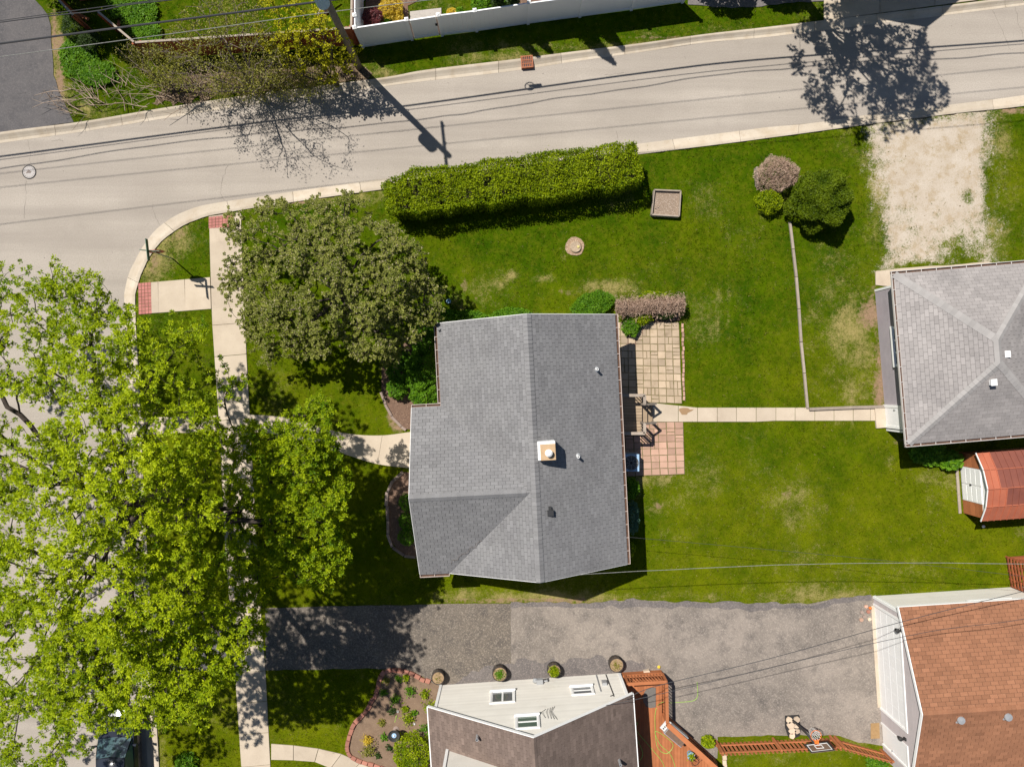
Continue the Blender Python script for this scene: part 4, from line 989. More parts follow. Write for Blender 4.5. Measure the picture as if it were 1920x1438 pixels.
# ------------------------------------------------------------------ neighbour house at the bottom
ang4 = R(3.9); U4, V4, H4_ = frame((-3.36, -14.10, 0), ang4)
def H4(a, b, z=0.): q = H4_(a, b, 0); q.z = z; return q
h4 = thing('neighbour_house', H4(4.2, -4, GZ), 'cream sided house with brown shingles and three white windows in its gable', 'house')
w4, l4, ze, zr = 8.42, 9., 2.55, 5.5; hf = w4/2; p4 = (zr-ze)/hf
m = MB(); m.prism([H4(.1, -.12), H4(w4-.1, -.12), H4(w4-.1, -l4), H4(.1, -l4)], 0, ze); m.build('core_wall', MAT['cream'], h4)
lap_wall(h4, 'gable_wall', H4(w4, 0, 0), -U4, [(0, GZ), (w4, GZ), (w4, ze), (hf, zr-.08), (0, ze)], MAT['cream'], .135, .1)
wo4 = H4(w4, 0, 0)
window(h4, wo4, -U4, w4-2.95, 1.25, 2.25, .95, 2, vertical=True); window(h4, wo4, -U4, w4-6.5, 1.3, 2.0, .85, 2); window(h4, wo4, -U4, w4-4.0, 3.65, 4.6, .85, 2, glass='glass_green')
m = MB()
for a in (-.02, w4-.1): m = MB(); m.obox(wo4-U4*a+Vector((0, 0, GZ)), -U4*.12, V4*.045, Vector((0, 0, ze-.1))); m.build('corner_board', MAT['white'], h4)
rf = Roof(h4, MAT['shingle_brown'], MAT['deck_under_b'], .30, .15, .014, gap=.005)
ol, orr, rk = .28, .18, .12
zl = ze-p4*ol+.08; zq = ze-p4*orr+.08; zt = zr+.08
rf.plane([H4(-ol, rk, zl), H4(-ol, -l4, zl), H4(hf, -l4, zt), H4(hf, rk, zt)], (H4(-ol, rk, zl), H4(-ol, -l4, zl)))
rf.plane([H4(w4+orr, rk, zq), H4(w4+orr, -l4, zq), H4(hf, -l4, zt), H4(hf, rk, zt)], (H4(w4+orr, -l4, zq), H4(w4+orr, rk, zq)))
dn = Vector((0, 0, -p4)); rf.cap(H4(hf, -l4, zt), H4(hf, rk, zt), -U4+dn, U4+dn, .13, .2)
rf.build()
m = MB()
for a_, z_ in ((-ol, zl), (w4+orr, zq)):
    A_, B_ = H4(a_, rk, z_-.13), H4(hf, rk, zt-.13); m = MB(); m.obox(A_, B_-A_, V4*.03, Vector((0, 0, .16))); m.build('rake_board', MAT['white'], h4)
    s_ = U4*.05*(1 if a_ > 0 else -1); m = MB(); m.obox(H4(a_, rk, z_-.12), H4(a_, -l4, 0)-H4(a_, rk, 0), s_, Vector((0, 0, .13))); m.build('fascia', MAT['white'], h4)
# dormer on the west slope
m = MB(); a_, b_ = .5, -1.5; z_ = ze+p4*a_; zt_ = 4.75; at_ = (zt_-ze)/p4
m.loop2([H4(a_, b_, z_), H4(a_, b_, zt_), H4(at_, b_, zt_+.0)], [H4(a_, b_-3, z_), H4(a_, b_-3, zt_), H4(at_, b_-3, zt_)])
dm = m.build('dormer', MAT['cream'], h4)
m = MB(); m.obox(H4(a_-.05, b_+.02, z_), U4*.12, V4*.03, Vector((0, 0, zt_-z_))); m.build('trim', MAT['white'], dm)
m = MB(); m.obox(H4(a_-.2, b_+.15, zt_), U4*(at_-a_+.3)+Vector((0, 0, .12)), -V4*3.3, Vector((0, 0, .06))); m.build('dormer_roof', MAT['shingle_brown'], dm)
for px, py, zz in ((895, 1381, 4.3), (1162, 1428, 4.1)):
    p = P(px, py, zz); m = MB(); a_ = (p-H4(0, 0)).dot(U4); zz = ze+p4*(a_ if a_ < hf else w4-a_)+.08; p = P(px, py, zz+.1); m.lathe((p.x, p.y, zz-.1), [(.06, 0), (.06, .45), (.04, .45), (.04, .2), (0, .2)], 14); m.build('vent_pipe', MAT['steel'], h4)
# meter boxes and pipes on the gable wall
def on_gable(a, z, off=.03): q = H4(a, 0, z); return q+V4*off
m = MB(); m.box(on_gable(4.65, .65, .12), (.3, .2, .22), ang4); m.tube([on_gable(4.4, .2, .06), on_gable(4.4, .6, .1), on_gable(5.0, .62, .1), on_gable(5.0, .3, .08)], .035, 8); m.lathe(on_gable(4.45, .55, .16), [(.0, 0), (.1, .02), (.12, .12), (.05, .2)], 12); m.build('gas_meter', MAT['steel'], h4)
m = MB(); m.tube([on_gable(7.3, .2), on_gable(7.3, 1.9)], .03, 6); m.box(on_gable(7.55, 1.15, .08), (.2, .12, .34), ang4); m.build('electric_meter', MAT['steel'], h4)
m = MB(); m.tube([on_gable(7.75, .2), on_gable(7.8, 2.3), on_gable(7.6, 2.85, .25)], .022, 6); m.build('conduit', MAT['black'], h4)
m = MB()
for k in range(5):
    m.tube([on_gable(4.75+.12*k, 3.9+.05*k), on_gable(4.6+.12*k+.1*math.sin(k), 3.5, .08), on_gable(4.8+.1*k, 3.15-.05*k)], .008, 4)
m.build('slack_wire', MAT['dark'], h4)

# ------------------------------------------------------------------ shed
sh = thing('metal_shed', P(1850, 900, GZ), 'small barn shaped metal shed with red brown roof and white double doors', 'shed')
angs = R(4.2); US, VS, HS_ = frame(P(1800, 905, GZ), angs)
def HS(a, b, z=0.): q = HS_(a, b, 0); q.z = z; return q
hw = 1.42; prof = [(hw+.1, 1.45), (.82, 1.85), (0, 2.05), (-.82, 1.85), (-hw-.1, 1.45)]; ln = 3.6
m = MB(); m.prism([HS(.1, hw), HS(ln, hw), HS(ln, -hw), HS(.1, -hw)], 0, 1.42); m.build('wall', MAT['wood_red'], sh)
m = MB()
for k in range(9):     # vertical-grain cladding boards left and right of the doors
    pass
nF = -US
for s in (1, -1):
    for k in range(5):
        zb = GZ+k*.265; m = MB(); b0 = .80*s; b1 = hw*s
        m.obox(HS(.1, min(b0, b1), zb)+nF*.0, VS*(hw-.80), nF*.035, Vector((0, 0, .255)), random.uniform(.3, .7)); m.build('cladding_board', MAT['wood_red'], sh)
for s in (1, -1):
    m = MB(); b0 = -.78 if s < 0 else .008; m.obox(HS(.1, b0, GZ+.04), VS*.772, nF*.05, Vector((0, 0, 1.34))); dr = m.build('door', MAT['white'], sh)
    m = MB()
    for k in range(4): m.obox(HS(.1, b0+.04, GZ+.1+k*.33)+nF*.05, VS*.69, nF*.008, Vector((0, 0, .27)), .5)
    m.build('door_panel', MAT['white'], dr)
m = MB(); m.box(HS(.03, .0, .78), (.04, .08, .08)); m.build('latch', MAT['black'], sh)
m = MB(); g = [HS(.1, b, z-.02) for b, z in prof]; m.loop2([p+nF*.02 for p in [HS(.1, -hw, 1.42), HS(.1, hw, 1.42)]+g], [HS(.1, -hw, 1.42), HS(.1, hw, 1.42)]+g); m.build('gable', MAT['white'], sh)
m = MB(); m.obox(HS(-.06, -hw, GZ), VS*2*hw, nF*.12, Vector((0, 0, .05))); m.build('sill', MAT['wood_grey'], sh)
rfm = {}
for k in range(4):
    (b0, z0_), (b1, z1_) = prof[k], prof[k+1]
    nstrip = 13
    for j in range(nstrip):
        a0_ = -.06+j*(ln+.15)/nstrip; a1_ = a0_+(ln+.15)/nstrip
        q = [HS(a0_, b0, z0_), HS(a1_, b0, z0_), HS(a1_, b1, z1_), HS(a0_, b1, z1_)]; n_ = (q[1]-q[0]).cross(q[3]-q[0]).normalized(); n_ = n_ if n_.z > 0 else -n_
        m = MB(); m.loop2([p+n_*.012 for p in q], q, random.uniform(.4, .6)); r0 = [HS(a1_-.03, b0, z0_), HS(a1_, b0, z0_), HS(a1_, b1, z1_), HS(a1_-.03, b1, z1_)]; m.loop2([p+n_*.045 for p in r0], [p+n_*.012 for p in r0], .6)
        m.build('roof_panel', MAT['shed_a'] if j < 2 or (j < 3 and k == 2) else MAT['shed_b'] if k != 3 else MAT['shed_a'], sh)
m = MB()
for b, z in prof[1:4]: m.tube([HS(-.08, b, z+.02), HS(ln+.1, b, z+.02)], .025, 6)
m.build('seam', MAT['shed_a'], sh)
m = MB()
for (b0, z0_), (b1, z1_) in zip(prof[:-1], prof[1:]): m.bar(HS(-.07, b0, z0_-.02), HS(-.07, b1, z1_-.02), .03, .05)
m.build('gable_trim', MAT['white'], sh)
# ------------------------------------------------------------------ foliage
def leaves(name, C, size, mat, parent, tone=None, up=.6, aspect=.5, bloom=None, curl=.25):
    """one rhombic leaf per centre"""
    n = len(C); C = np.asarray(C); sz = size*rng.uniform(.65, 1.35, n)
    nr = rng.normal(0, 1, (n, 3)); nr /= np.linalg.norm(nr, axis=1)[:, None]; nr[:, 2] = np.abs(nr[:, 2])+up; nr /= np.linalg.norm(nr, axis=1)[:, None]
    t = np.cross(nr, rng.normal(0, 1, (n, 3))); t /= np.linalg.norm(t, axis=1)[:, None]; s = np.cross(nr, t)
    V = np.zeros((n, 4, 3)); a = sz[:, None]; b = (sz*aspect)[:, None]
    V[:, 0] = C-t*a*.5; V[:, 1] = C+s*b*.5-t*a*.05+nr*a*curl*.2; V[:, 2] = C+t*a*.5; V[:, 3] = C-s*b*.5-t*a*.05+nr*a*curl*.2
    ex = {'bloom': bloom} if bloom is not None else None
    return np_mesh(name, V.reshape(-1, 3), None, mat, parent, tone=rng.random(n) if tone is None else np.clip(tone, 0, 1), extra=ex)

def sprays(name, C, n_per, length, mat, parent, aspect=.32, tone=None, lv=.14, rise=.45, bloom=None, rad=.5):
    """star-shaped leaf sprays: leaves point out and up from each centre"""
    K = len(C); n = K*n_per; O = np.repeat(np.asarray(C), n_per, 0); d = rng.normal(0, 1, (n, 3)); d /= np.linalg.norm(d, axis=1)[:, None]; d[:, 2] = np.abs(d[:, 2])*.8+rise*rng.random(n)-.15; d /= np.linalg.norm(d, axis=1)[:, None]
    ln = length*rng.uniform(.6, 1.3, n)[:, None]; upv = np.array([-.12, .12, 1.])+rng.normal(0, .28, (n, 3)); nr = upv-(upv*d).sum(1)[:, None]*d; nr /= np.linalg.norm(nr, axis=1)[:, None]; s = np.cross(nr, d); b = ln*aspect*.5
    B = O+d*length*rad*rng.uniform(.1, 1.1, (n, 1))
    V = np.zeros((n, 4, 3)); V[:, 0] = B; V[:, 1] = B+d*ln*.45+s*b; V[:, 2] = B+d*ln-np.array([0, 0, 1.])*ln*.08; V[:, 3] = B+d*ln*.45-s*b
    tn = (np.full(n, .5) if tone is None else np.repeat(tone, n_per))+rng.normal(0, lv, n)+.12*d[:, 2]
    return np_mesh(name, V.reshape(-1, 3), None, mat, parent, tone=np.clip(tn, 0, 1), extra={'bloom': bloom} if bloom is not None else None)

def grow(name, label, cat, base, fork_h, tips, limbs, trunk_r, leafmat_, leaf_size, per_tip, spread, bark='bark', group=None, lean=(0, 0), tone_fn=None, bloom=0, up=.6, aspect=.5, tip_r=.009, leaf_var=.2, clump_var=.12, spray=0):
    base = Vector(base); t = thing(name, base, label, cat, group)
    nodes = []; par = []; 
    nt_ = max(3, int(fork_h/.5))
    for k in range(nt_+1):
        f = k/nt_; nodes.append(np.array([base.x+lean[0]*f+.06*math.sin(f*5), base.y+lean[1]*f+.05*math.sin(f*4+1), base.z+fork_h*f-.1*(k == 0)])); par.append(k-1)
    tips = np.array(tips); fork = nodes[-1]
    order = list(limbs)+[i for i in np.argsort(np.linalg.norm(tips-fork, axis=1)) if i not in set(limbs)]
    plen = [0.]*len(nodes)
    for k in range(1, len(nodes)): plen[k] = plen[k-1]+np.linalg.norm(nodes[k]-nodes[k-1])
    arr = np.zeros((60000, 3)); arr[:len(nodes)] = nodes; pl = np.zeros(60000); pl[:len(nodes)] = plen; cnt = len(nodes)
    endn = []
    for q, i in enumerate(order):
        tp_ = tips[i]
        lo = max(0, nt_-1)
        if q < len(limbs): j = lo+int(random.random() < .6) if nt_ > lo else lo
        else:
            d = np.linalg.norm(arr[lo:cnt]-tp_, axis=1)+.22*pl[lo:cnt]+np.clip(arr[lo:cnt, 2]-tp_[2]+.1, 0, 5)*.6
            j = lo+int(np.argmin(d))
        st = arr[j].copy(); dv = tp_-st; dist = np.linalg.norm(dv); ns_ = max(2, int(dist/.45))
        bend = np.array([0, 0, 1.])*dist*(.13 if q < len(limbs) else .06)+rng.normal(0, 1, 3)*dist*.05
        pj = j
        for k in range(1, ns_+1):
            f = k/ns_; p_ = st+dv*f+bend*math.sin(math.pi*f)+(rng.normal(0, .035, 3)*(1 if k < ns_ else 0))
            arr[cnt] = p_; pl[cnt] = pl[pj]+dist/ns_; par.append(pj); pj = cnt; cnt += 1
        endn.append(pj)
    pos = arr[:cnt]; kids = [[] for _ in range(cnt)]
    for k in range(1, cnt):
        kids[par[k]].append(k)
    rad = np.zeros(cnt)
    for k in range(cnt-1, -1, -1):
        rad[k] = tip_r if not kids[k] else (sum(rad[c]**2.15 for c in kids[k]))**(1/2.15)
    sc = trunk_r/rad[0]; rad = np.where(rad*sc > tip_r, rad*(sc+(1-sc)*np.exp(-(rad/tip_r-1)/3)), tip_r) if sc < 1 else rad*np.minimum(sc, 1+(rad/tip_r-1)*.2)
    mt, mb = MB(), MB()
    for k in range(cnt):      # chains: follow the thickest child
        if k and kids[par[k]] and max(kids[par[k]], key=lambda c: rad[c]) == k and par[k] != 0: continue
        if k == 0: continue
        ch = [par[k], k]; c = k
        while kids[c]: c = max(kids[c], key=lambda c_: rad[c_]); ch.append(c)
        first = par[k] == 0
        rr = [min(rad[x], rad[k]*1.05) if x == par[k] and not first else rad[x] for x in ch]
        if first: rr[0] *= 1.35
        (mt if first else mb).tube([pos[x] for x in ch], rr, 8 if rr[0] > .05 else 4, cap=False)
    mt.build('trunk', MAT[bark], t, smooth=True); mb.build('limbs', MAT[bark], t, smooth=True)
    E = pos[endn]; n = len(E)
    if spray:
        prv = pos[[par[e] for e in endn]]; CC = []; 
        for k in range(spray): CC.append(E+(prv-E)*(k/max(1, spray-1))*1.2*(k > 0)+rng.normal(0, spread, E.shape)*(.35 if k == 0 else 1.)*np.array([1, 1, .55]))
        CC = np.concatenate(CC); tn = .42+np.tile(rng.normal(0, clump_var, n), spray)+rng.normal(0, .08, len(CC))
        if tone_fn is not None: tn = tn+tone_fn(CC)-.45
        bl = np.where(rng.random(len(CC)*per_tip) < bloom, rng.uniform(.5, 1, len(CC)*per_tip), 0) if bloom else None
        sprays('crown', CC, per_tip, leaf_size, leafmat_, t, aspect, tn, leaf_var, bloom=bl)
        return t
    Ec = np.repeat(E, per_tip, 0)
    off = rng.normal(0, 1, Ec.shape)*np.array([spread, spread, spread*.6])
    # some leaves run back along the twig
    prv = pos[[par[e] for e in endn]]; bk = np.repeat(prv-E, per_tip, 0)*rng.uniform(0, 1.1, (len(Ec), 1))
    Cc = Ec+off+bk
    ct = np.repeat(rng.normal(0, clump_var, n), per_tip)
    tn = (.45+ct+rng.normal(0, leaf_var, len(Cc))) if tone_fn is None else tone_fn(Cc)+ct+rng.normal(0, .17, len(Cc))
    bl = None
    if bloom: bl = np.where(rng.random(len(Cc)) < bloom*np.repeat(np.clip(rng.normal(1, .6, n), 0, 2), per_tip), rng.uniform(.5, 1, len(Cc)), 0)
    leaves('crown', Cc, leaf_size, leafmat_, t, tn, up, aspect, bl)
    return t

def sample_px(poly, n, zfun, seed, gap=0., gscale=.6, mind=0.):
    """points in the crown: picture outline gives the bearing, zfun the height; gaps where the noise is low"""
    rs = np.random.default_rng(seed); xs = [p[0] for p in poly]; ys = [p[1] for p in poly]; out = []; tries = 0
    while len(out) < n:
        a = rs.uniform(min(xs), max(xs), 2000); b = rs.uniform(min(ys), max(ys), 2000); k = inpoly(a, b, poly)
        for px, py in zip(a[k], b[k]):
            z = zfun(px, py, rs)
            p = P(px, py, z)
            if gap and mnoise.noise((p.x*gscale, p.y*gscale, p.z*gscale+seed)) < gap: continue
            if mind and out and min((p.x-o[0])**2+(p.y-o[1])**2+(p.z-o[2])**2 for o in out) < mind*mind:
                tries += 1
                if tries > 6000: return out
                continue
            out.append(tuple(p))
            if len(out) >= n: break
    return out
def far_limbs(tips, fork, k):
    """well-spread far tips as main limbs"""
    T = np.array(tips); d = T-np.array(fork); ang = np.arctan2(d[:, 1], d[:, 0]); L_ = np.linalg.norm(d, axis=1); res = []
    for i in range(k):
        c = -math.pi+2*math.pi*(i+.5)/k; dif = np.abs((ang-c+math.pi) % (2*math.pi)-math.pi); s = L_-dif*6; s[res] = -99; res.append(int(np.argmax(s)))
    return res

# big street tree on the left
crown = [(-180,520),(-60,500),(0,500),(60,492),(95,478),(125,500),(185,512),(190,540),(215,560),(250,575),(262,600),(330,615),(385,600),(390,630),(425,640),(432,665),(462,690),(470,715),(440,745),(405,760),(415,800),(440,830),(452,870),
         (448,950),(462,1010),(482,1080),(505,1150),(500,1205),(462,1240),(420,1300),(370,1360),(300,1372),(230,1372),(185,1368),(165,1395),(120,1445),(0,1470),(-150,1450)]
lobe = [(428,810),(470,778),(500,800),(540,770),(585,745),(618,755),(620,810),(640,850),(655,900),(640,950),(635,1000),(665,1040),(655,1060),(630,1090),(610,1110),(560,1085),(520,1105),(470,1140),(432,1090),(440,1000),(425,930)]
def zc(px, py, rs):
    d = math.hypot((px-190)/330., (py-960)/480.)
    top = 12.2-5.0*min(d, 1.25)**2.0+1.3*mnoise.noise((px/75., py/75., 3.3))
    return top-abs(rs.normal(0, 1))*1.5*(1 if d < .9 else .5)
def zl(px, py, rs):
    d = math.hypot((px-530)/130., (py-940)/190.); return 7.7-1.6*min(d, 1.2)**2+.9*mnoise.noise((px/60., py/60., 8.3))-abs(rs.normal(0, .55))
tb = P(338, 918, GZ)
tips = sample_px(crown, 2750, zc, 11, -.2, .55, .13)+sample_px(lobe, 700, zl, 12, -.3, .7, .13)
tips += sample_px([(90,1190),(300,1120),(440,1130),(490,1180),(455,1240),(420,1300),(365,1345),(290,1358),(150,1368),(60,1330)], 480, lambda a, b, r: r.uniform(7.2, 9.8), 14, 0, .5, .13)
tips = [t for t in tips if t[2] > 4.2]
fk = (tb.x+.2, tb.y-.1, 4.0)
lm = far_limbs(tips, fk, 13)
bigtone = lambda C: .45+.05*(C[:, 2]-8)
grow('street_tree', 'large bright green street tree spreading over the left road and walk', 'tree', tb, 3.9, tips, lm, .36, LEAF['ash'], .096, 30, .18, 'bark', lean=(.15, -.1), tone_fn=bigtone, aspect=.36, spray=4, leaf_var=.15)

# olive crab apple at the corner of the lot
crown = [(425,400),(470,388),(500,372),(560,380),(620,362),(650,355),(690,385),(700,410),(745,425),(790,430),(795,460),(800,500),(825,520),(832,560),(828,600),(800,615),(790,640),(760,650),(735,690),(700,670),(640,660),(600,670),(570,685),(540,665),(500,690),(465,650),(450,610),(425,570),(412,520),(432,470),(418,430)]
def zcr(px, py, rs):
    d = math.hypot((px-625)/220., (py-530)/170.); return 5.0-2.2*min(d, 1.15)**2+1.1*mnoise.noise((px/48., py/48., 5.1))-abs(rs.normal(0, .4))
tips = sample_px(crown, 1250, zcr, 21, -.19, 1.1, .09); tb = P(652, 560, GZ); fk = (tb.x, tb.y, 1.6)
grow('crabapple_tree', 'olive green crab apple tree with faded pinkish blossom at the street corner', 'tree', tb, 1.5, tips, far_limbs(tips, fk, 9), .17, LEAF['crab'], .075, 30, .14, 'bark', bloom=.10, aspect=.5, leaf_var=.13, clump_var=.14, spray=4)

# tree beyond the upper frame edge whose shade lies on the road
tb = P(1490, -12, GZ); tips = []
rs = np.random.default_rng(5)
while len(tips) < 240:
    q = rs.uniform(-1, 1, 3); r_ = np.linalg.norm(q)
    if r_ > 1 or r_ < .35: continue
    p_ = np.array([tb.x, tb.y, 7.4])+q*np.array([3.5, 3.3, 2.7])
    if mnoise.noise((p_[0]*.6, p_[1]*.6, p_[2]*.6)) < -.1: continue
    tips.append(tuple(p_))
grow('shade_tree', 'leafy tree above the road beside the pale concrete drive, seen by its shadow', 'tree', tb, 3.2, tips, far_limbs(tips, (tb.x, tb.y, 3.3), 8), .22, LEAF['ash'], .2, 17, .2, 'bark', spray=3, aspect=.4)

# sparse wild shrubs along the upper road edge
def wild(label, base_px, poly, n, zf, lm_, size, per, seed, group='wild shrubs along the road edge', spread=.16, bark='bark', spray=0):
    tips = sample_px(poly, n, zf, seed); tb = P(*base_px, GZ)
    return grow('wild_shrub', label, 'shrub', tb, .5, tips, far_limbs(tips, (tb.x, tb.y, .6), 9), .08, lm_, size, per, spread, bark, group, tip_r=.009, up=.3, spray=spray, aspect=.5)
wild('yellow green leafy wild shrub beside the utility pole', (632,162), [(480,20),(500,-20),(560,-10),(600,20),(640,60),(668,95),(665,135),(620,155),(560,140),(510,110),(480,70)], 250, lambda a, b, r: min(3.9, 1.6+max(0, 165-b)*.022)-abs(r.normal(0, .5)), LEAF['yellow'], .105, 11, 31, spray=2, spread=.12)
wild('brownish half bare wild shrub leaning over the red fence', (490,180), [(270,100),(310,50),(350,10),(430,-20),(490,0),(520,60),(530,120),(510,165),(450,180),(370,175),(300,150)], 420, lambda a, b, r: r.uniform(1.6, 4.7) if b > 90 else r.uniform(2.6, 4.2), LEAF['olive'], .085, 17, 32, bark='bark_pale')
wild('low twiggy olive shrub behind the cut branches', (330,165), [(210,90),(250,80),(300,95),(340,120),(350,160),(300,165),(250,130)], 130, lambda a, b, r: 1.6+r.uniform(-.9, .3), LEAF['olive'], .07, 22, 33, bark='bark_pale')
wild('dense dark twiggy shrub low under the red fence', (520,165), [(430,120),(520,100),(600,120),(650,150),(600,180),(500,188),(400,185),(400,140)], 300, lambda a, b, r: 1.4+r.uniform(-1.2, .2), LEAF['olive'], .075, 26, 34, bark='bark_pale')

# shrubs
def shrub(name, label, px, py, rx, ry, h, nleaf, size, lm_, z0=GZ, group=None, up=.5, aspect=.5, stems=5, shell=.14, lump=.18, cat='shrub', rot=0., core=None, seed=None):
    """px, py: where the middle stands; rx, ry in metres"""
    b = P(px, py, z0); t = thing(name, b, label, cat, group); sd = random.random()*50
    q = rng.normal(0, 1, (nleaf, 3)); q /= np.linalg.norm(q, axis=1)[:, None]; q[:, 2] = np.where(q[:, 2] < -.35, -q[:, 2], q[:, 2])
    lum = np.array([mnoise.noise((a[0]*2.2+sd, a[1]*2.2, a[2]*2.2)) for a in q]); f = 1+lump*lum*1.6-np.abs(rng.normal(0, shell, nleaf))
    q = q*f[:, None]; c, s = math.cos(rot), math.sin(rot); X = q[:, 0]*rx; Y = q[:, 1]*ry
    C = np.stack([b.x+X*c-Y*s, b.y+X*s+Y*c, z0+h*.45+q[:, 2]*h*.55], -1); C[:, 2] = np.maximum(C[:, 2], z0+.02)
    tn = .45+lum*.5+rng.normal(0, .2, nleaf)
    leaves('foliage', C, size, lm_, t, tn, up, aspect)
    m = MB()
    for k in range(stems):
        a = 2*math.pi*k/stems+sd; m.tube([(b.x+.04*math.cos(a), b.y+.04*math.sin(a), z0-.05), (b.x+rx*.3*math.cos(a), b.y+ry*.3*math.sin(a), z0+h*.4), (b.x+rx*.6*math.cos(a), b.y+ry*.6*math.sin(a), z0+h*.75)], [.025, .018, .008], 5)
    m.build('stem', MAT['bark'], t)
    return t
# clipped hedge by the road
HL = [P(*a) for a in ((729,388),(791,375),(870,365),(950,355),(1029,345),(1108,335),(1167,327),(1188,323))]
hd = thing('hedge', P(960, 350), 'long clipped bright green hedge along the roadside', 'hedge')
hp = resample(smooth_line(HL, 6), .1); nh = len(hp); HH = 1.72; W0 = .98; n = 46000
k = rng.integers(0, nh-1, n); fr = rng.random(n); bp = np.array([tuple(p) for p in hp]); B0 = bp[k]+(bp[k+1]-bp[k])*fr[:, None]; tg = bp[k+1]-bp[k]; tg /= np.linalg.norm(tg, axis=1)[:, None]; sd_ = np.stack([-tg[:, 1], tg[:, 0], tg[:, 0]*0], -1)
s_pos = (k+fr)/nh
ww = W0*(1+.16*(fbm(s_pos*17, s_pos*0+2, 4, 4)-.5)*2)*np.where(s_pos < .12, .72+s_pos*2.3, 1.)*np.where(s_pos > .97, 1-(s_pos-.97)*5, 1.)
hh = HH*(1+.13*(fbm(s_pos*13, s_pos*0+7, 6, 4)-.5)*2)*np.where(s_pos > .97, 1-(s_pos-.97)*4, 1.)*np.where(s_pos < .04, .8+s_pos*5, 1.)
th = rng.uniform(0, 1, n); lat = np.where(th < .6, rng.uniform(-1, 1, n), np.sign(rng.normal(0, 1, n)))
hz_ = np.where(th < .6, 1., rng.uniform(.05, 1, n))
edge = np.where(th < .6, 1-.18*np.abs(lat)**6, 1.)
pr_ = 1-np.abs(rng.normal(0, .07, n)); bump_ = .20*(fbm((B0[:, 0]+sd_[:, 0]*lat)*1.6, (B0[:, 1]+sd_[:, 1]*lat)*1.6+hz_*3, 9, 4)-.5)*2
C = B0+sd_*(lat*ww*np.where(th < .6, 1, pr_)*np.where(hz_ > .85, .96, 1))[:, None]; C[:, 2] = GZ+hh*hz_*edge*np.where(th < .6, pr_+bump_, 1)
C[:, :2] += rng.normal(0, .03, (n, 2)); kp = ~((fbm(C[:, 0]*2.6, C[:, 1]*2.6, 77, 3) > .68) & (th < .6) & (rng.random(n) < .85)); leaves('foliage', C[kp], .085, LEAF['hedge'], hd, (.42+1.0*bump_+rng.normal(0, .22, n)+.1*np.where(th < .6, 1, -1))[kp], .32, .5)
# end shoots and wisps standing out of the top
ws = hp[10::9]; Cw = []
for p in ws:
    for _ in range(26): Cw.append((p.x+random.gauss(0, .5), p.y+random.uniform(-.95, 1.12), GZ+HH*.97+abs(random.gauss(0, .13))))
leaves('shoot', np.array(Cw), .08, LEAF['hedge'], hd, None, .2, .4)['kind'] = 'stuff'
m = MB()
for p in hp[2::6]: m.tube([(p.x, p.y, 0), (p.x+random.uniform(-.2, .2), p.y+random.uniform(-.3, .3), HH*.9)], [.03, .012], 5)
m.build('stem', MAT['bark'], hd)
m = MB(); lf = [p+Vector((0, .62, 0)) for p in hp[3:-3:4]]; rt = [p-Vector((0, .62, 0)) for p in hp[3:-3:4]]; m.prism(lf+rt[::-1], GZ, HH*.8); m.build('shade_core', M('hedge_shade_core', (.045, .04, .018), (.03, .035, .012), 20, .95, .05, bump=.8, bscale=30), hd)  # solid core for the dense twigs, coloured dark as their inner shade

shrub('evergreen_shrub', 'round dark evergreen shrub at the end of the timber edging', 1524, 384, 1.34, 1.30, 1.75, 26000, .12, LEAF['yew'], up=.4, aspect=.26, lump=.24, shell=.11)
shrub('dry_shrub', 'rounded pinkish bare twig shrub beside the dark evergreen', 1449, 335, .95, .82, 1.15, 6000, .12, LEAF['pink'], up=.3, aspect=.14)
shrub('small_shrub', 'low yellow green shrub under the pinkish twig shrub', 1437, 382, .62, .55, .8, 2600, .07, LEAF['hedge'])
shrub('spirea_mound', 'low bright green mound of foliage at the house corner', 1110, 573, .98, .62, .55, 5200, .08, LEAF['bright'], rot=.35)
b1 = thing('barberry_hedge', P(1216, 575), 'narrow pinkish brown twiggy hedge above the brick patio', 'hedge')
n = 7500; a = rng.uniform(-1, 1, n); C = np.zeros((n, 3)); c0 = P(1213, 576)
C[:, 0] = c0.x+a*1.58; hb = .95*(1+.15*(fbm(a*6, a*0, 3, 3)-.5)*2); la = rng.normal(0, .2, n); C[:, 1] = c0.y+a*.10+la; C[:, 2] = GZ+hb*(1-np.abs(la)*.5)*(1-np.abs(rng.normal(0, .14, n))); leaves('foliage', C, .15, LEAF['pink'], b1, None, .2, .13)
m = MB()
for k in range(10): m.tube([(c0.x-1.5+k*.33, c0.y-.15+k*.02, 0), (c0.x-1.5+k*.33+.05, c0.y-.1, .8)], [.02, .008], 5)
m.build('stem', MAT['bark_pale'], b1)
shrub('small_shrub', 'small dark green shrub below the pinkish hedge', 1202, 597, .5, .36, .6, 1500, .07, LEAF['hedge'])
shrub('small_shrub', 'bushy lime green shrub by the corner of the house gutter', 1182, 612, .42, .5, .5, 1600, .08, LEAF['bright'])
shrub('small_shrub', 'dark green shrub at the right end under the pinkish hedge', 1245, 590, .5, .28, .5, 1300, .07, LEAF['dark'])
shrub('small_shrub', 'yellow green shrub growing behind the pinkish hedge', 1222, 556, .55, .22, .45, 1000, .09, LEAF['hedge'])
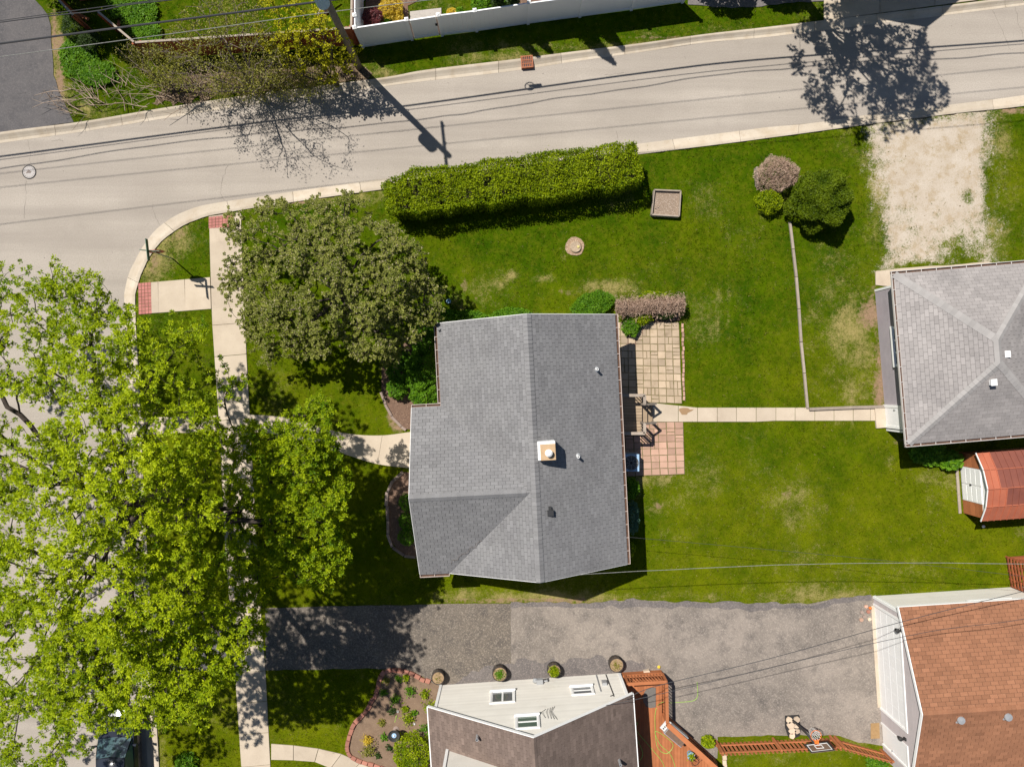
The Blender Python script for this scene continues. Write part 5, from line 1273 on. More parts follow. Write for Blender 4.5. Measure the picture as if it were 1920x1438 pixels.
# planting along the walls of the main house
for lab, px, py, rx, ry, h, n_, l_ in (('low green plants along the north wall left of the tall shrub', 880, 597, .8, .35, .5, 1800, 'bright'), ('spreading green plants along the north wall nearest the tree shade', 840, 600, .6, .5, .7, 1500, 'bright'), ('low green plants in the middle of the north wall', 960, 592, .95, .35, .5, 2200, 'bright'),
        ('large bright leafed shrub at the west wall near the gutter corner', 792, 700, .75, 1.05, 1.2, 4200, 'bright'), ('bright green shrub filling the notch of the west wall', 800, 740, .7, .65, 1.0, 2800, 'bright'), ('shaded green shrub under the crab apple by the west wall', 755, 690, .75, .8, .9, 2600, 'bright'), ('pale leafed shrub with small blooms by the edging of the corner bed', 748, 728, .5, .5, .8, 1500, 'bright'), ('shaded shrub at the north west house corner', 800, 640, .7, .8, 1.1, 2600, 'bright')):
    shrub('foundation_shrub', lab, px, py, rx, ry, h, n_, .10, LEAF[l_])
for lab, py in (('uppermost of the three round shrubs in the curved front bed', 940), ('middle of the three round shrubs in the curved front bed', 975), ('lowest of the three round shrubs in the curved front bed', 1003)):
    shrub('round_shrub', lab, 765 if py > 950 else 767, py, .42, .42, .55, 1500, .06, LEAF['bright'], group='round shrubs in the front bed')
shrub('conifer_shrub', 'blue green conifer shrub in the shade of the rear wall', 1180, 965, .36, .75, 1.2, 2600, .09, LEAF['teal'], aspect=.2)
shrub('conifer_shrub', 'dark green shrub beside the air conditioner at the rear wall', 1180, 912, .34, .5, 1.0, 1500, .09, LEAF['bright'])
shrub('weed_clump', 'yellow green weeds in the shade at the rear corner', 1178, 1027, .28, .35, .5, 700, .1, LEAF['hedge'])
shrub('rhubarb_plant', 'large leafed plant in front of the shed', 1775, 862, .5, .42, .6, 150, .3, LEAF['bright'], aspect=.8, up=1.2)
shrub('shade_plant', 'dark leafy plants in the shade of the hip roofed house', 1735, 850, .9, .5, .5, 500, .2, LEAF['bright'], aspect=.7, up=1.)
# bottom garden plants
shrub('large_garden_shrub', 'large rounded yellow green shrub at the neighbour house corner', 778, 1400, .92, .95, 1.1, 5500, .08, LEAF['hedge'])
for i, (px, py, r_, l_, lab) in enumerate(((762,1268,.16,'hedge','small round plant by the top bricks of the garden bed'),(747,1271,.14,'bright','tiny plant left of the top round plant in the garden bed'),(725,1275,.13,'olive','sparse plant in the upper left corner of the garden bed'),(769,1292,.24,'bright','leafy dark green plant in the upper middle of the garden bed'),(797,1298,.22,'hedge','bright plant pair near the planter barrel'),(742,1308,.26,'bright','bushy shaded plant in the middle of the garden bed'),(720,1296,.18,'bright','shaded plant beside the upper brick edging'),
        (805,1322,.26,'hedge','bright green plant against the house corner board'),(760,1327,.18,'hedge','round plant in the sunny middle of the bed'),(766,1345,.26,'hedge','widest low plant above the round birdbath'),(776,1335,.14,'bright','small plant above the widest low plant'),(736,1330,.2,'dark','dark shaded plant in the centre of the bed'),(716,1353,.14,'olive','sprawling plant in the lower shade of the bed'),(720,1380,.16,'bright','small plant left of the birdbath'),(692,1402,.32,'olive','straggly olive plant in the lower left of the bed'),(690,1384,.26,'gold','golden leaved plant in the lower left of the bed'),(731,1400,.14,'dark','small dark plant near the bottom of the bed'),(709,1414,.12,'dark','tiny dark plant at the bottom brick edging'),(800,1362,.3,'bright','green plant between the birdbath and the house'))):
    shrub('garden_plant', lab, px, py, r_*random.uniform(.8, 1.35), r_*random.uniform(.7, 1.2), r_*1.1, int(120+520*r_), .085, LEAF[l_], group='plants in the neighbour garden bed', stems=3, lump=.75, shell=.35, rot=random.random()*3)
# plants behind the white fence and in the left yard
for lab, px, py, r_, l_, h in (('golden leaved shrub behind the white fence', 736, 24, .55, 'gold', .8), ('small golden shrub nearest the fence gate', 748, 40, .3, 'gold', .5), ('dark maroon shrub inside the white fence corner', 703, 45, .5, 'maroon', .8), ('green perennial beside the golden shrub', 727, 42, .28, 'bright', .4), ('small green perennial before the golden shrub', 733, 56, .24, 'bright', .3), ('green perennial right of the stepping slab', 862, 28, .22, 'bright', .35), ('orange gold perennial right of the stepping slab', 848, 30, .25, 'gold', .35), ('large green bush behind the second fence post', 905, 16, .5, 'bright', .7), ('green bush behind the middle of the white fence', 940, 8, .5, 'bright', .8)):
    shrub('fence_plant', lab, px, py, r_, r_, h, int(400+2400*r_), .09, LEAF[l_], group='plants behind the white fence')
for lab, px, py, rx, ry in (('bright green ground cover inside the broken red fence', 262, 30, .9, .9), ('bright green ground cover by the fence opening', 275, 65, .8, .5), ('ground cover strip by the upper fence leg', 232, 10, .7, .8), ('leafy ground cover beside the dark driveway edge', 150, 110, .9, 1.0), ('leafy ground cover beside the upper driveway strip', 185, 140, .9, .6)):
    shrub('ground_cover', lab, px, py, rx, ry, .28, 2600, .11, LEAF['bright'], group='ground cover by the red fence', up=.9)
shrub('dark_conifer', 'dark feathery conifer shrub in the fence shade', 150, 62, .5, .6, .9, 1800, .12, LEAF['dark'], aspect=.2, group='conifers by the red fence'); shrub('dark_conifer', 'dark feathery conifer shrub by the upper fence end', 178, 85, .5, .45, .8, 1500, .12, LEAF['dark'], aspect=.2, group='conifers by the red fence')
# narrow conifers standing behind the white fence, seen by their shadows, plus an added pair by the left driveway
def column_conifer(label, px, py, r_, h, n_):
    b = P(px, py); t = thing('column_conifer', b, label, 'conifer', 'narrow conifers'); z = rng.random(n_)**.8; a = rng.uniform(0, 2*np.pi, n_); rr = r_*(1-z)**.6*(1-np.abs(rng.normal(0, .2, n_)))*(1+.3*np.sin(a*5+z*9))
    leaves('foliage', np.stack([b.x+rr*np.cos(a), b.y+rr*np.sin(a), GZ+.15+z*h], -1), .2, LEAF['dark'], t, None, .2, .3)
    m = MB(); m.tube([(b.x, b.y, 0), (b.x, b.y, h*.95)], [.07, .01], 6); m.build('trunk', MAT['bark'], t)
column_conifer('slim conifer behind the white fence, left of the pair', 935, 34, .3, 3.7, 1500); column_conifer('slim conifer behind the white fence, right of the pair', 962, 28, .3, 3.6, 1500)
column_conifer('tallest conifer behind the white fence', 1036, 4, .5, 5.7, 3000); column_conifer('shorter bushy conifer beside the tallest one behind the fence', 1075, 0, .5, 4.6, 2500); column_conifer('added conifer out of view by the far left driveway, throwing a diagonal shadow', 108, -30, .85, 8.6, 7000); column_conifer('wider added conifer out of view behind the far left shadow caster', 128, -34, .9, 7.4, 6000)  # the left driveway pair is added out of view to cast the diagonal shadow
shrub('dark_shrub', 'shrub behind the right end of the white fence', 1340, -30, 1.2, .8, 2.6, 3000, .15, LEAF['dark']); shrub('dark_shrub', 'shrub at the edge of the concrete drive', 1440, -40, 1.2, .8, 2.6, 3000, .15, LEAF['dark'])
shrub('small_shrub', 'small yellow green shrub at the start of the picket fence', 1324, 1383, .32, .28, .6, 900, .09, LEAF['hedge'])
shrub('small_shrub', 'low bright green shrub at the garage end of the picket fence', 1640, 1424, .5, .3, .5, 1500, .08, LEAF['bright'])
shrub('grass_clump', 'leafy clump at the foot of the kerb below the street tree', 352, 1425, .5, .5, .4, 900, .1, LEAF['bright'])
# ------------------------------------------------------------------ fences
def vinyl_panel(par, a, b, h=1.72, name='panel', n=None, z0=GZ+.04):
    """tongue and groove boards between rails"""
    a, b = Vector(a), Vector(b); d = b-a; Lh = Vector((d.x, d.y, 0)).length; dn = Vector((d.x, d.y, 0)).normalized(); sd = Vector((-dn.y, dn.x, 0)); n = n or max(3, int(Lh/.19)); Z = Vector((0, 0, 1))
    m = MB(); a0 = Vector((a.x, a.y, z0))
    for k in range(n): m.obox(a0+dn*(Lh*k/n+.004)-sd*.012+Z*.12, dn*(Lh/n-.003), sd*.024, Z*(h-.27), random.uniform(.42, .58))
    p = m.build(name, MAT['vinyl'], par)
    r = MB(); r.obox(a0-sd*.025, dn*Lh, sd*.05, Z*.14); r.obox(a0-sd*.025+Z*(h-.15), dn*Lh, sd*.05, Z*.13); r.build('rail', MAT['vinyl'], p)
    return p
wf = thing('white_fence', P(960, 48), 'tall white vinyl privacy fence along the upper roadside', 'fence')
BP = [(681,89),(773,75),(829,67),(894,59),(990,45),(1087,32),(1183,19),(1279,5)]
def vpost(par, px, py):
    p = P(px, py); m = MB(); m.box((p.x, p.y, GZ+.89), (.125, .125, 1.78), R(8)); po = m.build('post', MAT['vinyl'], par)
    m = MB(); m.box((p.x, p.y, GZ+1.79), (.17, .17, .03), R(8)); o = Vector((p.x, p.y, GZ+1.805)); c = o+Vector((0, 0, .06)); q = [o+Vector((x*.075, y*.075, 0)) for x, y in ((-1, -1), (1, -1), (1, 1), (-1, 1))]
    for k in range(4): m.poly([q[k], q[(k+1) % 4], c])
    m.build('post_cap', MAT['white'], po)
for b in BP: vpost(wf, *b)
for k, (a, b) in enumerate(zip(BP[:-1], BP[1:])):
    if k == 1: continue
    vinyl_panel(wf, P(*a), P(*b))
vpost(wf, 681, 67); vpost(wf, 681, 0); vpost(wf, 681, -66); vinyl_panel(wf, P(681, 89), P(681, 67)); vinyl_panel(wf, P(681, 67), P(681, 0)); vinyl_panel(wf, P(681, 0), P(681, -66))
A_, B_ = P(775, 75), P(827, 67.3); g = vinyl_panel(wf, A_.lerp(B_, .06), A_.lerp(B_, .94), 1.62, 'gate', z0=GZ+.1)
m = MB()
for f in (.035, .965): p = A_.lerp(B_, f); m.box((p.x, p.y, GZ+.9), (.04, .05, 1.6), R(8))
m.build('gate_stile', MAT['gutter'], g)
m = MB(); p = A_.lerp(B_, .93); m.box((p.x, p.y-.06, 1.2), (.1, .06, .1)); m.build('latch', MAT['black'], g)
ss = thing('stepping_slab', P(797, 36), 'pale grey concrete slab inside the fence gate', 'slab'); slab(ss, 'slab', [(768,22),(828,15),(828,36),(768,45)], GZ+.03, M('grey_concrete', (.42, .38, .34), (.36, .33, .3), 2, .9, .2))

def board_fence(name, label, a, b, h, mat, bw=.14, gap=.012, group=None, jig=.02, rails=True, topcap=True, lean=None, z0=GZ, dogear=False, pbw=None):
    """upright boards on two rails with posts; every board a piece"""
    a, b = P(*a), P(*b); d = b-a; Lh = d.length; dn = d.normalized(); sd = Vector((-dn.y, dn.x, 0)); t = thing(name, a.lerp(b, .5), label, 'fence', group); Z = Vector((0, 0, 1)); n = max(1, int(Lh/(bw+gap))); st = Lh/n
    hh = [h+random.uniform(-jig, jig) for _ in range(n)]
    for k in range(n):
        m = MB(); o = Vector((a.x, a.y, z0+.03))+dn*(st*k+gap/2)-sd*.01; w_ = st-gap
        if dogear:
            q = [o, o+dn*w_, o+dn*w_+Z*(hh[k]-.05), o+dn*w_*.75+Z*hh[k], o+dn*w_*.25+Z*hh[k], o+Z*(hh[k]-.05)]; m.loop2([p+sd*.022 for p in q], q, random.uniform(.2, .8))
        else: m.obox(o, dn*w_, sd*.022, Z*hh[k], random.uniform(.2, .8))
        m.build('board', mat, t)
    if rails:
        for z in (.25, h*.8):
            m = MB(); m.obox(Vector((a.x, a.y, z0+z))+sd*.012, dn*Lh, sd*.04, Z*.09); m.build('rail', mat, t)
        for f in np.linspace(.02, .98, max(2, int(Lh/2.2)+1)):
            p = a.lerp(b, f)+sd*.09; m = MB(); m.box((p.x, p.y, z0+h/2), (.09, .09, h), math.atan2(dn.y, dn.x)); m.build('post', mat, t)
    if topcap:
        m = MB(); m.obox(Vector((a.x, a.y, z0+h+.03+jig))-sd*.03, dn*Lh, sd*.09, Z*.03, .8); m.build('top_cap', MAT['wood_grey'], t)
    return t
board_fence('red_fence', 'long red brown board fence left of the utility pole', (288,112), (672,86), 1.5, MAT['wood_fence'])
board_fence('red_fence', 'short red brown fence leg running up to the white fence corner', (674,84), (676,-60), 1.5, MAT['wood_fence'])
board_fence('red_fence', 'red brown fence leg slanting up from the corner of the long red fence', (286,110), (222,56), 1.5, MAT['wood_fence'])
board_fence('red_fence', 'red brown fence leg nearest the dark driveway', (178,62), (118,0), 1.5, MAT['wood_fence'])
for lab, px, py, rz in (('loose orange board leaning by the fence opening', 225, 52, 1.3), ('loose orange board inside the upper fence leg', 130, 22, -.5), ('long loose orange board near the upper left frame edge', 150, 3, .05)):
    p = P(px, py); m = MB(); d = Vector((math.cos(rz), math.sin(rz), .12)); m.obox(p, d*(1.1 if rz != 1.3 else .6), Vector((-d.y, d.x, 0))*.15, Vector((0, 0, .03))); m.build('loose_board', MAT['wood_red'], org=p, label=lab, cat='board')
# pallet leaning in the yard
pl = thing('wooden_pallet', P(600, 45), 'grey wooden pallet leaning inside the red fence', 'pallet')
for k in range(7):
    o = P(592, 40)+Vector((.09*k*.8, .09*k*.55, 0)); m = MB(); m.obox(o+Vector((0, 0, .05)), Vector((.07, -.03, 0)), Vector((.5, .75, .45)), Vector((-.01, -.01, .03)), random.uniform(.3, .7)); m.build('slat', MAT['wood_grey'], pl)
m = MB(); m.obox(P(590, 40)+Vector((0, 0, .02)), Vector((.6, .4, 0)), Vector((.05, -.05, 0)), Vector((0, 0, .08))); m.build('bearer', MAT['wood_grey'], pl)

# picket fence by the drive
pk = lambda lab, a, b: board_fence('picket_fence', lab, a, b, 1.08, MAT['wood_red'], .10, .085, 'picket fences by the drive', .015, True, False, dogear=True)
pk('red brown picket fence between the deck and the basketball stand', (1338,1392), (1560,1382)); pk('red brown picket fence slanting to the garage wall', (1562,1383), (1652,1408))
# trellis fence at the right edge
tr = thing('trellis_fence', P(1890, 1070), 'weathered red slatted fence at the right edge of the lawn', 'fence')
a, b = P(1884, 1043), P(1893, 1098)
for k in range(7):
    z = GZ+.12+k*.2; m = MB(); m.bar((a.x, a.y, z), (b.x, b.y, z), .03, .09, random.uniform(.2, .8)); m.build('slat', MAT['wood_fence'], tr)
for k in range(5):
    p = a.lerp(b, k/4); m = MB(); m.box((p.x+.05, p.y, GZ+.75), (.07, .07, 1.5)); m.build('post', MAT['wood_fence'], tr)
a2 = P(1990, 1036)
for k in range(7):
    z = GZ+.12+k*.2; m = MB(); m.bar((a.x, a.y, z), (a2.x, a2.y, z), .03, .09, random.uniform(.2, .8)); m.build('slat', MAT['wood_fence'], tr)

# ------------------------------------------------------------------ landscape timbers, edging
te = thing('timber_edging', P(1495, 590), 'line of weathered landscape timbers across the back lawn', 'edging')
tl = [(1480,417),(1486,468),(1492,520),(1497,580),(1501,642),(1507,700),(1513,766)]
for a, b in zip(tl[:-1], tl[1:]):
    m = MB(); m.bar(P(*a, GZ+.0), P(b[0], b[1]-1, GZ), .11, .10, random.uniform(.3, .8)); m.build('timber', MAT['wood_grey'], te)
for a, b in (((1516,767),(1590,764)),((1590,764),(1660,762))):
    m = MB(); m.bar(P(*a, GZ), P(*b, GZ), .13, .12, random.uniform(.3, .8)); m.build('timber', MAT['wood_grey'], te)
def edging(name, label, pts, mat, ln, wd, ht, jit=.12, z=GZ):
    t = thing(name, P(*pts[0]), label, 'edging'); q = resample(smooth_line(PL(pts), 6), .02); d = 0; last = q[0]; 
    i = 0
    while i < len(q)-1:
        j = i; s = 0; L_ = ln*random.uniform(1-jit, 1+jit)
        while j < len(q)-1 and s < L_: s += (q[j+1]-q[j]).length; j += 1
        a, b = q[i], q[j]; dv = (b-a); 
        if dv.length < ln*.4: break
        dn = dv.normalized(); sd = Vector((-dn.y, dn.x, 0)); off = sd*random.uniform(-.02, .02); w_ = wd*random.uniform(.85, 1.1); h = ht*random.uniform(.8, 1.2); c = (a+b)/2+off; tn = random.uniform(.1, .9); rot = random.uniform(-.06, .06); dn = (dn+sd*rot).normalized(); sd = Vector((-dn.y, dn.x, 0)); l2 = dv.length/2-.012
        o = [c+dn*x*l2+sd*y*w_/2 for x, y in ((-1, -1), (1, -1), (1, 1), (-1, 1))]; m = MB()
        lo = [(p.x, p.y, z-.03) for p in o]; md = [(p.x, p.y, z+h*.8) for p in o]; hi = [(p.x+(c.x-p.x)*.16, p.y+(c.y-p.y)*.16, z+h) for p in o]
        m.loop2(md, lo, tn, False); m.f.pop(0); m.t.pop(0); m.loop2(hi, md, tn, False); m.build('brick' if mat is MAT['brick'] else 'stone', mat, t); i = j
    return t
edging('brick_edging', 'curved row of red bricks round the neighbour garden bed', [(807,1278),(787,1270),(767,1260),(742,1255),(723,1257),(713,1271),(709,1290),(700,1310),(680,1340),(665,1355),(656,1378),(652,1403),(660,1418),(680,1427),(715,1438),(740,1450)], MAT['brick'], .27, .2, .11)
edging('stone_edging', 'curved stone edging of the bed at the front of the grey house', [(756,884),(743,895),(730,910),(726,933),(725,955),(728,970),(726,990),(730,1013),(745,1035),(762,1042),(785,1045)], MAT['stone'], .62, .14, .1)
edging('stone_edging', 'stone edging of the shrub bed at the house corner', [(714,735),(727,768),(742,791),(762,806)], MAT['stone'], .62, .12, .08)
edging('stone_edging', 'row of small stones along the end of the picket fence', [(1357,1414),(1358,1425),(1360,1440)], MAT['paleStone'], .2, .18, .1)
edging('stone_edging', 'row of small pale blocks along the patio edge', [(1280,606),(1281,680),(1282,752)], MAT['paver_red'], .2, .1, .05)

# sandbox
sb = thing('sandbox', P(1247, 383), 'small square wooden planter box with gravel on the lawn', 'planter box')
cs = [P(1225,359), P(1274,361), P(1271,408), P(1220,405)]
for k in range(4):
    m = MB(); a, b = cs[k], cs[(k+1) % 4]; a = Vector((a.x, a.y, GZ)); b = Vector((b.x, b.y, GZ)); m.bar(a, b, .06, .26, random.uniform(.3, .8)); m.build('side_board', MAT['wood_grey'], sb)
m = MB(); m.prism([p.lerp(sum(cs, Vector())/4, .04) for p in cs], GZ-.02, GZ+.12); m.build('gravel_fill', M('planter_gravel', (.30, .225, .17), (.2, .15, .11), 14, .95, .1, bump=.7, bscale=40, spots=((.5, .42, .35), 26, .6)), sb)
# stump with ring of stone
st = thing('tree_stump', P(1078, 464), 'low weathered tree stump in a patch of chips on the lawn', 'stump')
m = MB(); p = P(1079, 464); m.lathe((p.x, p.y, GZ), [(.30, 0), (.26, .08), (.24, .12), (.1, .10), (0, .09)], 17); m.build('stump_wood', M('stump_wood', (.45, .36, .26), (.3, .22, .15), 14, .95, .1, bump=.6, bscale=25), st)
m = MB(); p = P(1084, 464); m.lathe((p.x, p.y, GZ+.10), [(.06, 0), (.06, .05), (0, .07)], 9); m.build('cap_stone', M('yellow_stone', (.6, .52, .2), None, 4), st)
# wooden board post near the pinkish shrub
m = MB(); p = P(1416, 334); m.box((p.x, p.y, GZ+.16), (.07, .85, .32), R(4)); m.build('side_panel_board', MAT['wood_grey'], org=(p.x, p.y, GZ), label='grey wooden edging board at the left of the pinkish shrub', cat='board')

# ------------------------------------------------------------------ street furniture
gt = thing('storm_grate', P(988, 118, 0), 'rusty storm drain grate in the upper gutter', 'drain grate')
c = P(988, 119, 0); ang = R(5)
m = MB(); m.box((c.x, c.y, .125), (.56, .54, .02), ang); m.build('pit', MAT['black'], gt)
ux = Vector((math.cos(ang), math.sin(ang), 0)); uy = Vector((-ux.y, ux.x, 0)); m = MB()
for k in (-1, 1): m.box(c+uy*.255*k+Vector((0, 0, .085)), (.56, .05, .17), ang); m.box(c+ux*.255*k+Vector((0, 0, .085)), (.05, .46, .17), ang)
m.build('frame', MAT['rust'], gt)
for k in range(5): m = MB(); m.box(c+ux*(-.18+.09*k)+Vector((0, 0, .15)), (.035, .46, .04), ang); m.build('bar', MAT['rust'], gt)
for k in range(2): m = MB(); m.box(c+uy*(-.09+.17*k)+Vector((0, 0, .148)), (.46, .035, .03), ang); m.build('cross_bar', MAT['rust'], gt)
mh = thing('manhole_cover', P(55, 323, 0), 'round pale worn manhole cover in the road', 'manhole cover'); c = P(55, 323, 0)
m = MB(); m.lathe((c.x, c.y, .0), [(.33, 0), (.33, .012), (.295, .012), (.295, .004), (0, .004)], 32); m.build('ring', MAT['dark'], mh)
m = MB(); m.lathe((c.x, c.y, .004), [(.285, 0), (.285, .012), (0, .013)], 32); cv = m.build('cover', MAT['cast'], mh)
for k in range(4): m = MB(); m.box((c.x-.06+.05*k-.02, c.y+.02-.01*k, .022), (.02, .2-.03*k, .012), R(-35)); m.build('raised_bar', MAT['stone'], cv)
m = MB()
for k in range(16): a = 2*math.pi*k/16; m.box((c.x+.24*math.cos(a), c.y+.24*math.sin(a), .021), (.03, .02, .01), a)
m.build('raised_dots', MAT['stone'], cv)

# utility pole with crossarm, transformer and lines
BX = P(673, 126, GZ)
up_ = thing('utility_pole', BX, 'weathered wooden utility pole at the roadside beside the white fence', 'utility pole')
PT = 8.6
m = MB(); m.tube([(BX.x, BX.y, 0), (BX.x, BX.y, 4), (BX.x, BX.y, PT)], [.17, .15, .12], 14); m.build('post', MAT['pole_wood'], up_, smooth=True)
def shadow_pt(px, py, h):   # the point at height h whose shadow falls on picture point (px, py) of the road
    q = P(px, py, 0); return Vector((q.x-.49*h, q.y+.48*h, h))
arm0 = shadow_pt(823, 218, 8.1); arm1 = shadow_pt(834, 318, 8.1); cm = Vector((BX.x, BX.y+.15, 8.1)); dlt = (arm1-arm0)/2
m = MB(); m.bar(cm-dlt, cm+dlt, .1, .12); m.build('crossarm', MAT['pole_wood'], up_)
for f in (-.9, -.25, .85): q = cm+dlt*f; m = MB(); m.lathe((q.x, q.y, 8.2), [(.03, 0), (.06, .05), (.06, .12), (.03, .16)], 8); m.build('insulator', MAT['steel'], up_)
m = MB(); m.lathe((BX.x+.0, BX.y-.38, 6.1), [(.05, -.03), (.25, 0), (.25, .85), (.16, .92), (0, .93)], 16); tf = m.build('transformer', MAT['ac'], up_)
m = MB()
for s in (-.1, .1): m.lathe((BX.x+s, BX.y-.38, 7.0), [(.04, 0), (.05, .08), (.03, .2)], 8)
m.build('bushing', MAT['steel'], tf); m = MB(); m.box((BX.x, BX.y-.16, 6.5), (.1, .12, .5)); m.build('bracket', MAT['steel'], tf)
def line(label, pts, r, mat='cable', wig=0, cat='cable', sag=0., group=None):
    m = MB(); q = resample(smooth_line(pts, 10), .5)
    if wig: q = [p+Vector((0, wig*math.sin(i*.55)+wig*.6*math.sin(i*1.3), wig*math.cos(i*.5))) for i, p in enumerate(q)]
    m.tube(q, r, 6); return m.build('overhead_cable', MAT[mat], label=label, cat=cat, group=group, org=tuple(q[0]))
line('thick black cable nearest the road among the overhead lines', [shadow_pt(-500, 358, 5.2), shadow_pt(0, 294, 4.7), shadow_pt(480, 231, 4.65), shadow_pt(762, 199, 4.75), shadow_pt(1200, 138, 4.65), shadow_pt(1440, 111, 4.7), shadow_pt(1920, 77, 5.0), shadow_pt(2400, 40, 5.4)], .038)
cc_ = shadow_pt(993, 162, 4.7); m = MB(); m.tube([cc_+Vector((.22*math.cos(a), .18*math.sin(a), .02)) for a in np.linspace(0, 2*math.pi, 22)], .022, 6)
for a in (.2, 2.3, 4.4): m.tube([cc_, cc_+Vector((.22*math.cos(a), .18*math.sin(a), .02))], .012, 4)
m.tube([cc_, cc_+Vector((.55, .06, 0))], .06, 6); m.build('cable_coil', MAT['cable'], label='round coil of slack cable hanging on the thick overhead line', cat='cable coil', org=tuple(cc_))
line('thin grey cable just below the thick overhead cable', [shadow_pt(-500, 365, 4.8), shadow_pt(0, 300, 4.35), shadow_pt(480, 236, 4.3), shadow_pt(775, 205, 4.5), shadow_pt(1200, 150, 4.4), shadow_pt(1440, 124, 4.4), shadow_pt(1920, 83, 4.7), shadow_pt(2400, 50, 5)], .014, 'cable_grey')
line('wavy twisted overhead cable above the thick one', [shadow_pt(-500, 378, 6.2), shadow_pt(0, 316, 5.8), shadow_pt(360, 264, 5.75), shadow_pt(760, 228, 6.0), shadow_pt(960, 199, 5.9), shadow_pt(1440, 131, 5.8), shadow_pt(1920, 101, 6.1), shadow_pt(2400, 62, 6.5)], .019, 'cable', .03)
for lab, y0, ym, y1, f in (('uppermost bare wire on the left end of the crossarm', 326, 224, 126, -.9), ('bare wire on the middle of the crossarm', 352, 252, 164, -.25), ('bare wire on the outer end of the crossarm', 421, 310, 230, .85)):
    q = cm+dlt*f+Vector((0, 0, .25)); line(lab, [shadow_pt(-500, y0+64, 8.5), shadow_pt(0, y0, 8.1), q, shadow_pt(1920, y1, 8.1), shadow_pt(2500, y1-50, 8.5)], .012)

# street sign
sg = thing('street_sign', P(323, 485), 'leaning street name sign with crossed green blades and a stop sign at the corner', 'street sign')
b0 = P(323, 485); t0 = P(284, 471, 2.5)
m = MB(); m.tube([(b0.x, b0.y, 0), tuple(t0)], .03, 8); m.build('post', MAT['steel'], sg)
m = MB(); m.bar(t0+Vector((-.43, .03, 0)), t0+Vector((.43, -.03, 0)), .02, .2); m.build('name_blade', MAT['sign_green'], sg)
m = MB(); m.bar(t0+Vector((-.05, .46, .22)), t0+Vector((.05, -.46, .22)), .02, .2); m.build('name_blade', MAT['sign_green'], sg)
oc = b0.lerp(t0, .80)+Vector((.0, .05, 0)); m = MB(); ex = Vector((.98, .1, 0)); ez = Vector((0, 0, 1)); nn = Vector((.1, -.98, 0))
pts = [oc+ex*.36*math.cos(math.pi*(k+.5)/4)+ez*.36*math.sin(math.pi*(k+.5)/4) for k in range(8)]; m.loop2([p+nn*.008 for p in pts], [p-nn*.008 for p in pts]); m.build('stop_panel', MAT['sign_red'], sg)

# ------------------------------------------------------------------ brush pile
bp_ = thing('brush_pile', P(250, 190), 'heap of cut bare branches lying along the road edge', 'branches')
for k in range(70):
    px = random.uniform(130, 420); py = 215-(px-130)*.12+random.uniform(-55, 8); p = P(px, py, GZ+random.uniform(.03, .35)); a = random.gauss(2.95 if random.random() < .7 else 2.3, .45); L_ = random.uniform(.6, 2.2)
    q = [p]; 
    for j in range(4): a += random.gauss(0, .18); q.append(q[-1]+Vector((math.cos(a), math.sin(a), random.gauss(0, .08)))*L_/4)
    for w_ in q: w_.z = max(w_.z, GZ+.03)
    m = MB(); r0 = random.uniform(.008, .026); m.tube(q, [r0, r0*.85, r0*.7, r0*.5, r0*.3], 5, random.random())
    for j in (1, 2, 3):
        a2 = a+random.choice((-.8, .8)); m.tube([q[j], q[j]+Vector((math.cos(a2), math.sin(a2), .2))*L_*.22], [r0*.5, r0*.25], 4, random.random())
    m.build('branch', MAT['dead_branch'], bp_)

# ------------------------------------------------------------------ neighbour deck
dz = .45
dk2 = thing('neighbour_deck', P(1215, 1360), 'red brown wooden deck with railings beside the cream house', 'deck')
D4 = [(5.12,-13.5),(6.95,-13.38),(7.02,-15.3),(9.5,-17.55),(9.6,-20.5),(5.5,-20.5)]
xb = 5.12
while xb < 9.6:
    strip = [(xb, -13.3), (xb, -21), (xb+.132, -21), (xb+.132, -13.3)]; cp = strip
    # the outline is convex apart from the notch; clip by top and diagonal
    cp = clip(cp, -.0656, -1, -13.5+.0656*5.12*1.0 if False else (-13.5+.336)) if False else cp
    cp = clip_convex(cp, [(5.12,-13.5),(6.95,-13.38),(6.99,-15.3),(6.99,-20.5),(5.12,-20.5)]) if xb < 6.9 else clip_convex(cp, [(6.9,-15.22),(9.5,-17.55),(9.6,-20.5),(6.9,-20.5)])
    if len(cp) >= 3: m = MB(); m.prism([Vector((a, b, 0)) for a, b in cp], dz-.035, dz, random.uniform(.25, .75)); m.build('board', MAT['wood_red'], dk2)
    xb += .14
m = MB()
for a, b in zip(D4[:-2], D4[1:-1]): m.bar((a[0], a[1], GZ), (b[0], b[1], GZ), .04, dz-.04-GZ)
m.build('skirt', MAT['wood_red'], dk2)
def railing(par, a, b, z0, h, mat, sp=.14, wcap=.14):
    a, b = Vector((*a, z0)), Vector((*b, z0)); d = b-a
    m = MB(); m.bar(a+Vector((0, 0, h)), b+Vector((0, 0, h)), wcap, .04, .75); m.build('hand_rail', mat, par)
    m = MB(); m.bar(a+Vector((0, 0, .1)), b+Vector((0, 0, .1)), .04, .07); m.build('lower_rail', mat, par)
    n = max(2, int(d.length/sp))
    for k in range(1, n): p = a+d*k/n; m = MB(); m.box((p.x, p.y, z0+h/2), (.04, .04, h-.02), math.atan2(d.y, d.x), random.uniform(.3, .7)); m.build('baluster', mat, par)
    for p in (a, b): m = MB(); m.box((p.x, p.y, z0+h/2), (.09, .09, h-.01), math.atan2(d.y, d.x)); m.build('post', mat, par)
railing(dk2, (5.22, -13.5), (6.95, -13.4), dz, .85, MAT['wood_red']); railing(dk2, (6.95, -13.5), (6.98, -15.25), dz, .85, MAT['wood_red'])
railing(dk2, (7.0, -15.32), (9.3, -17.4), dz, .85, MAT['wood_red'], wcap=.22)
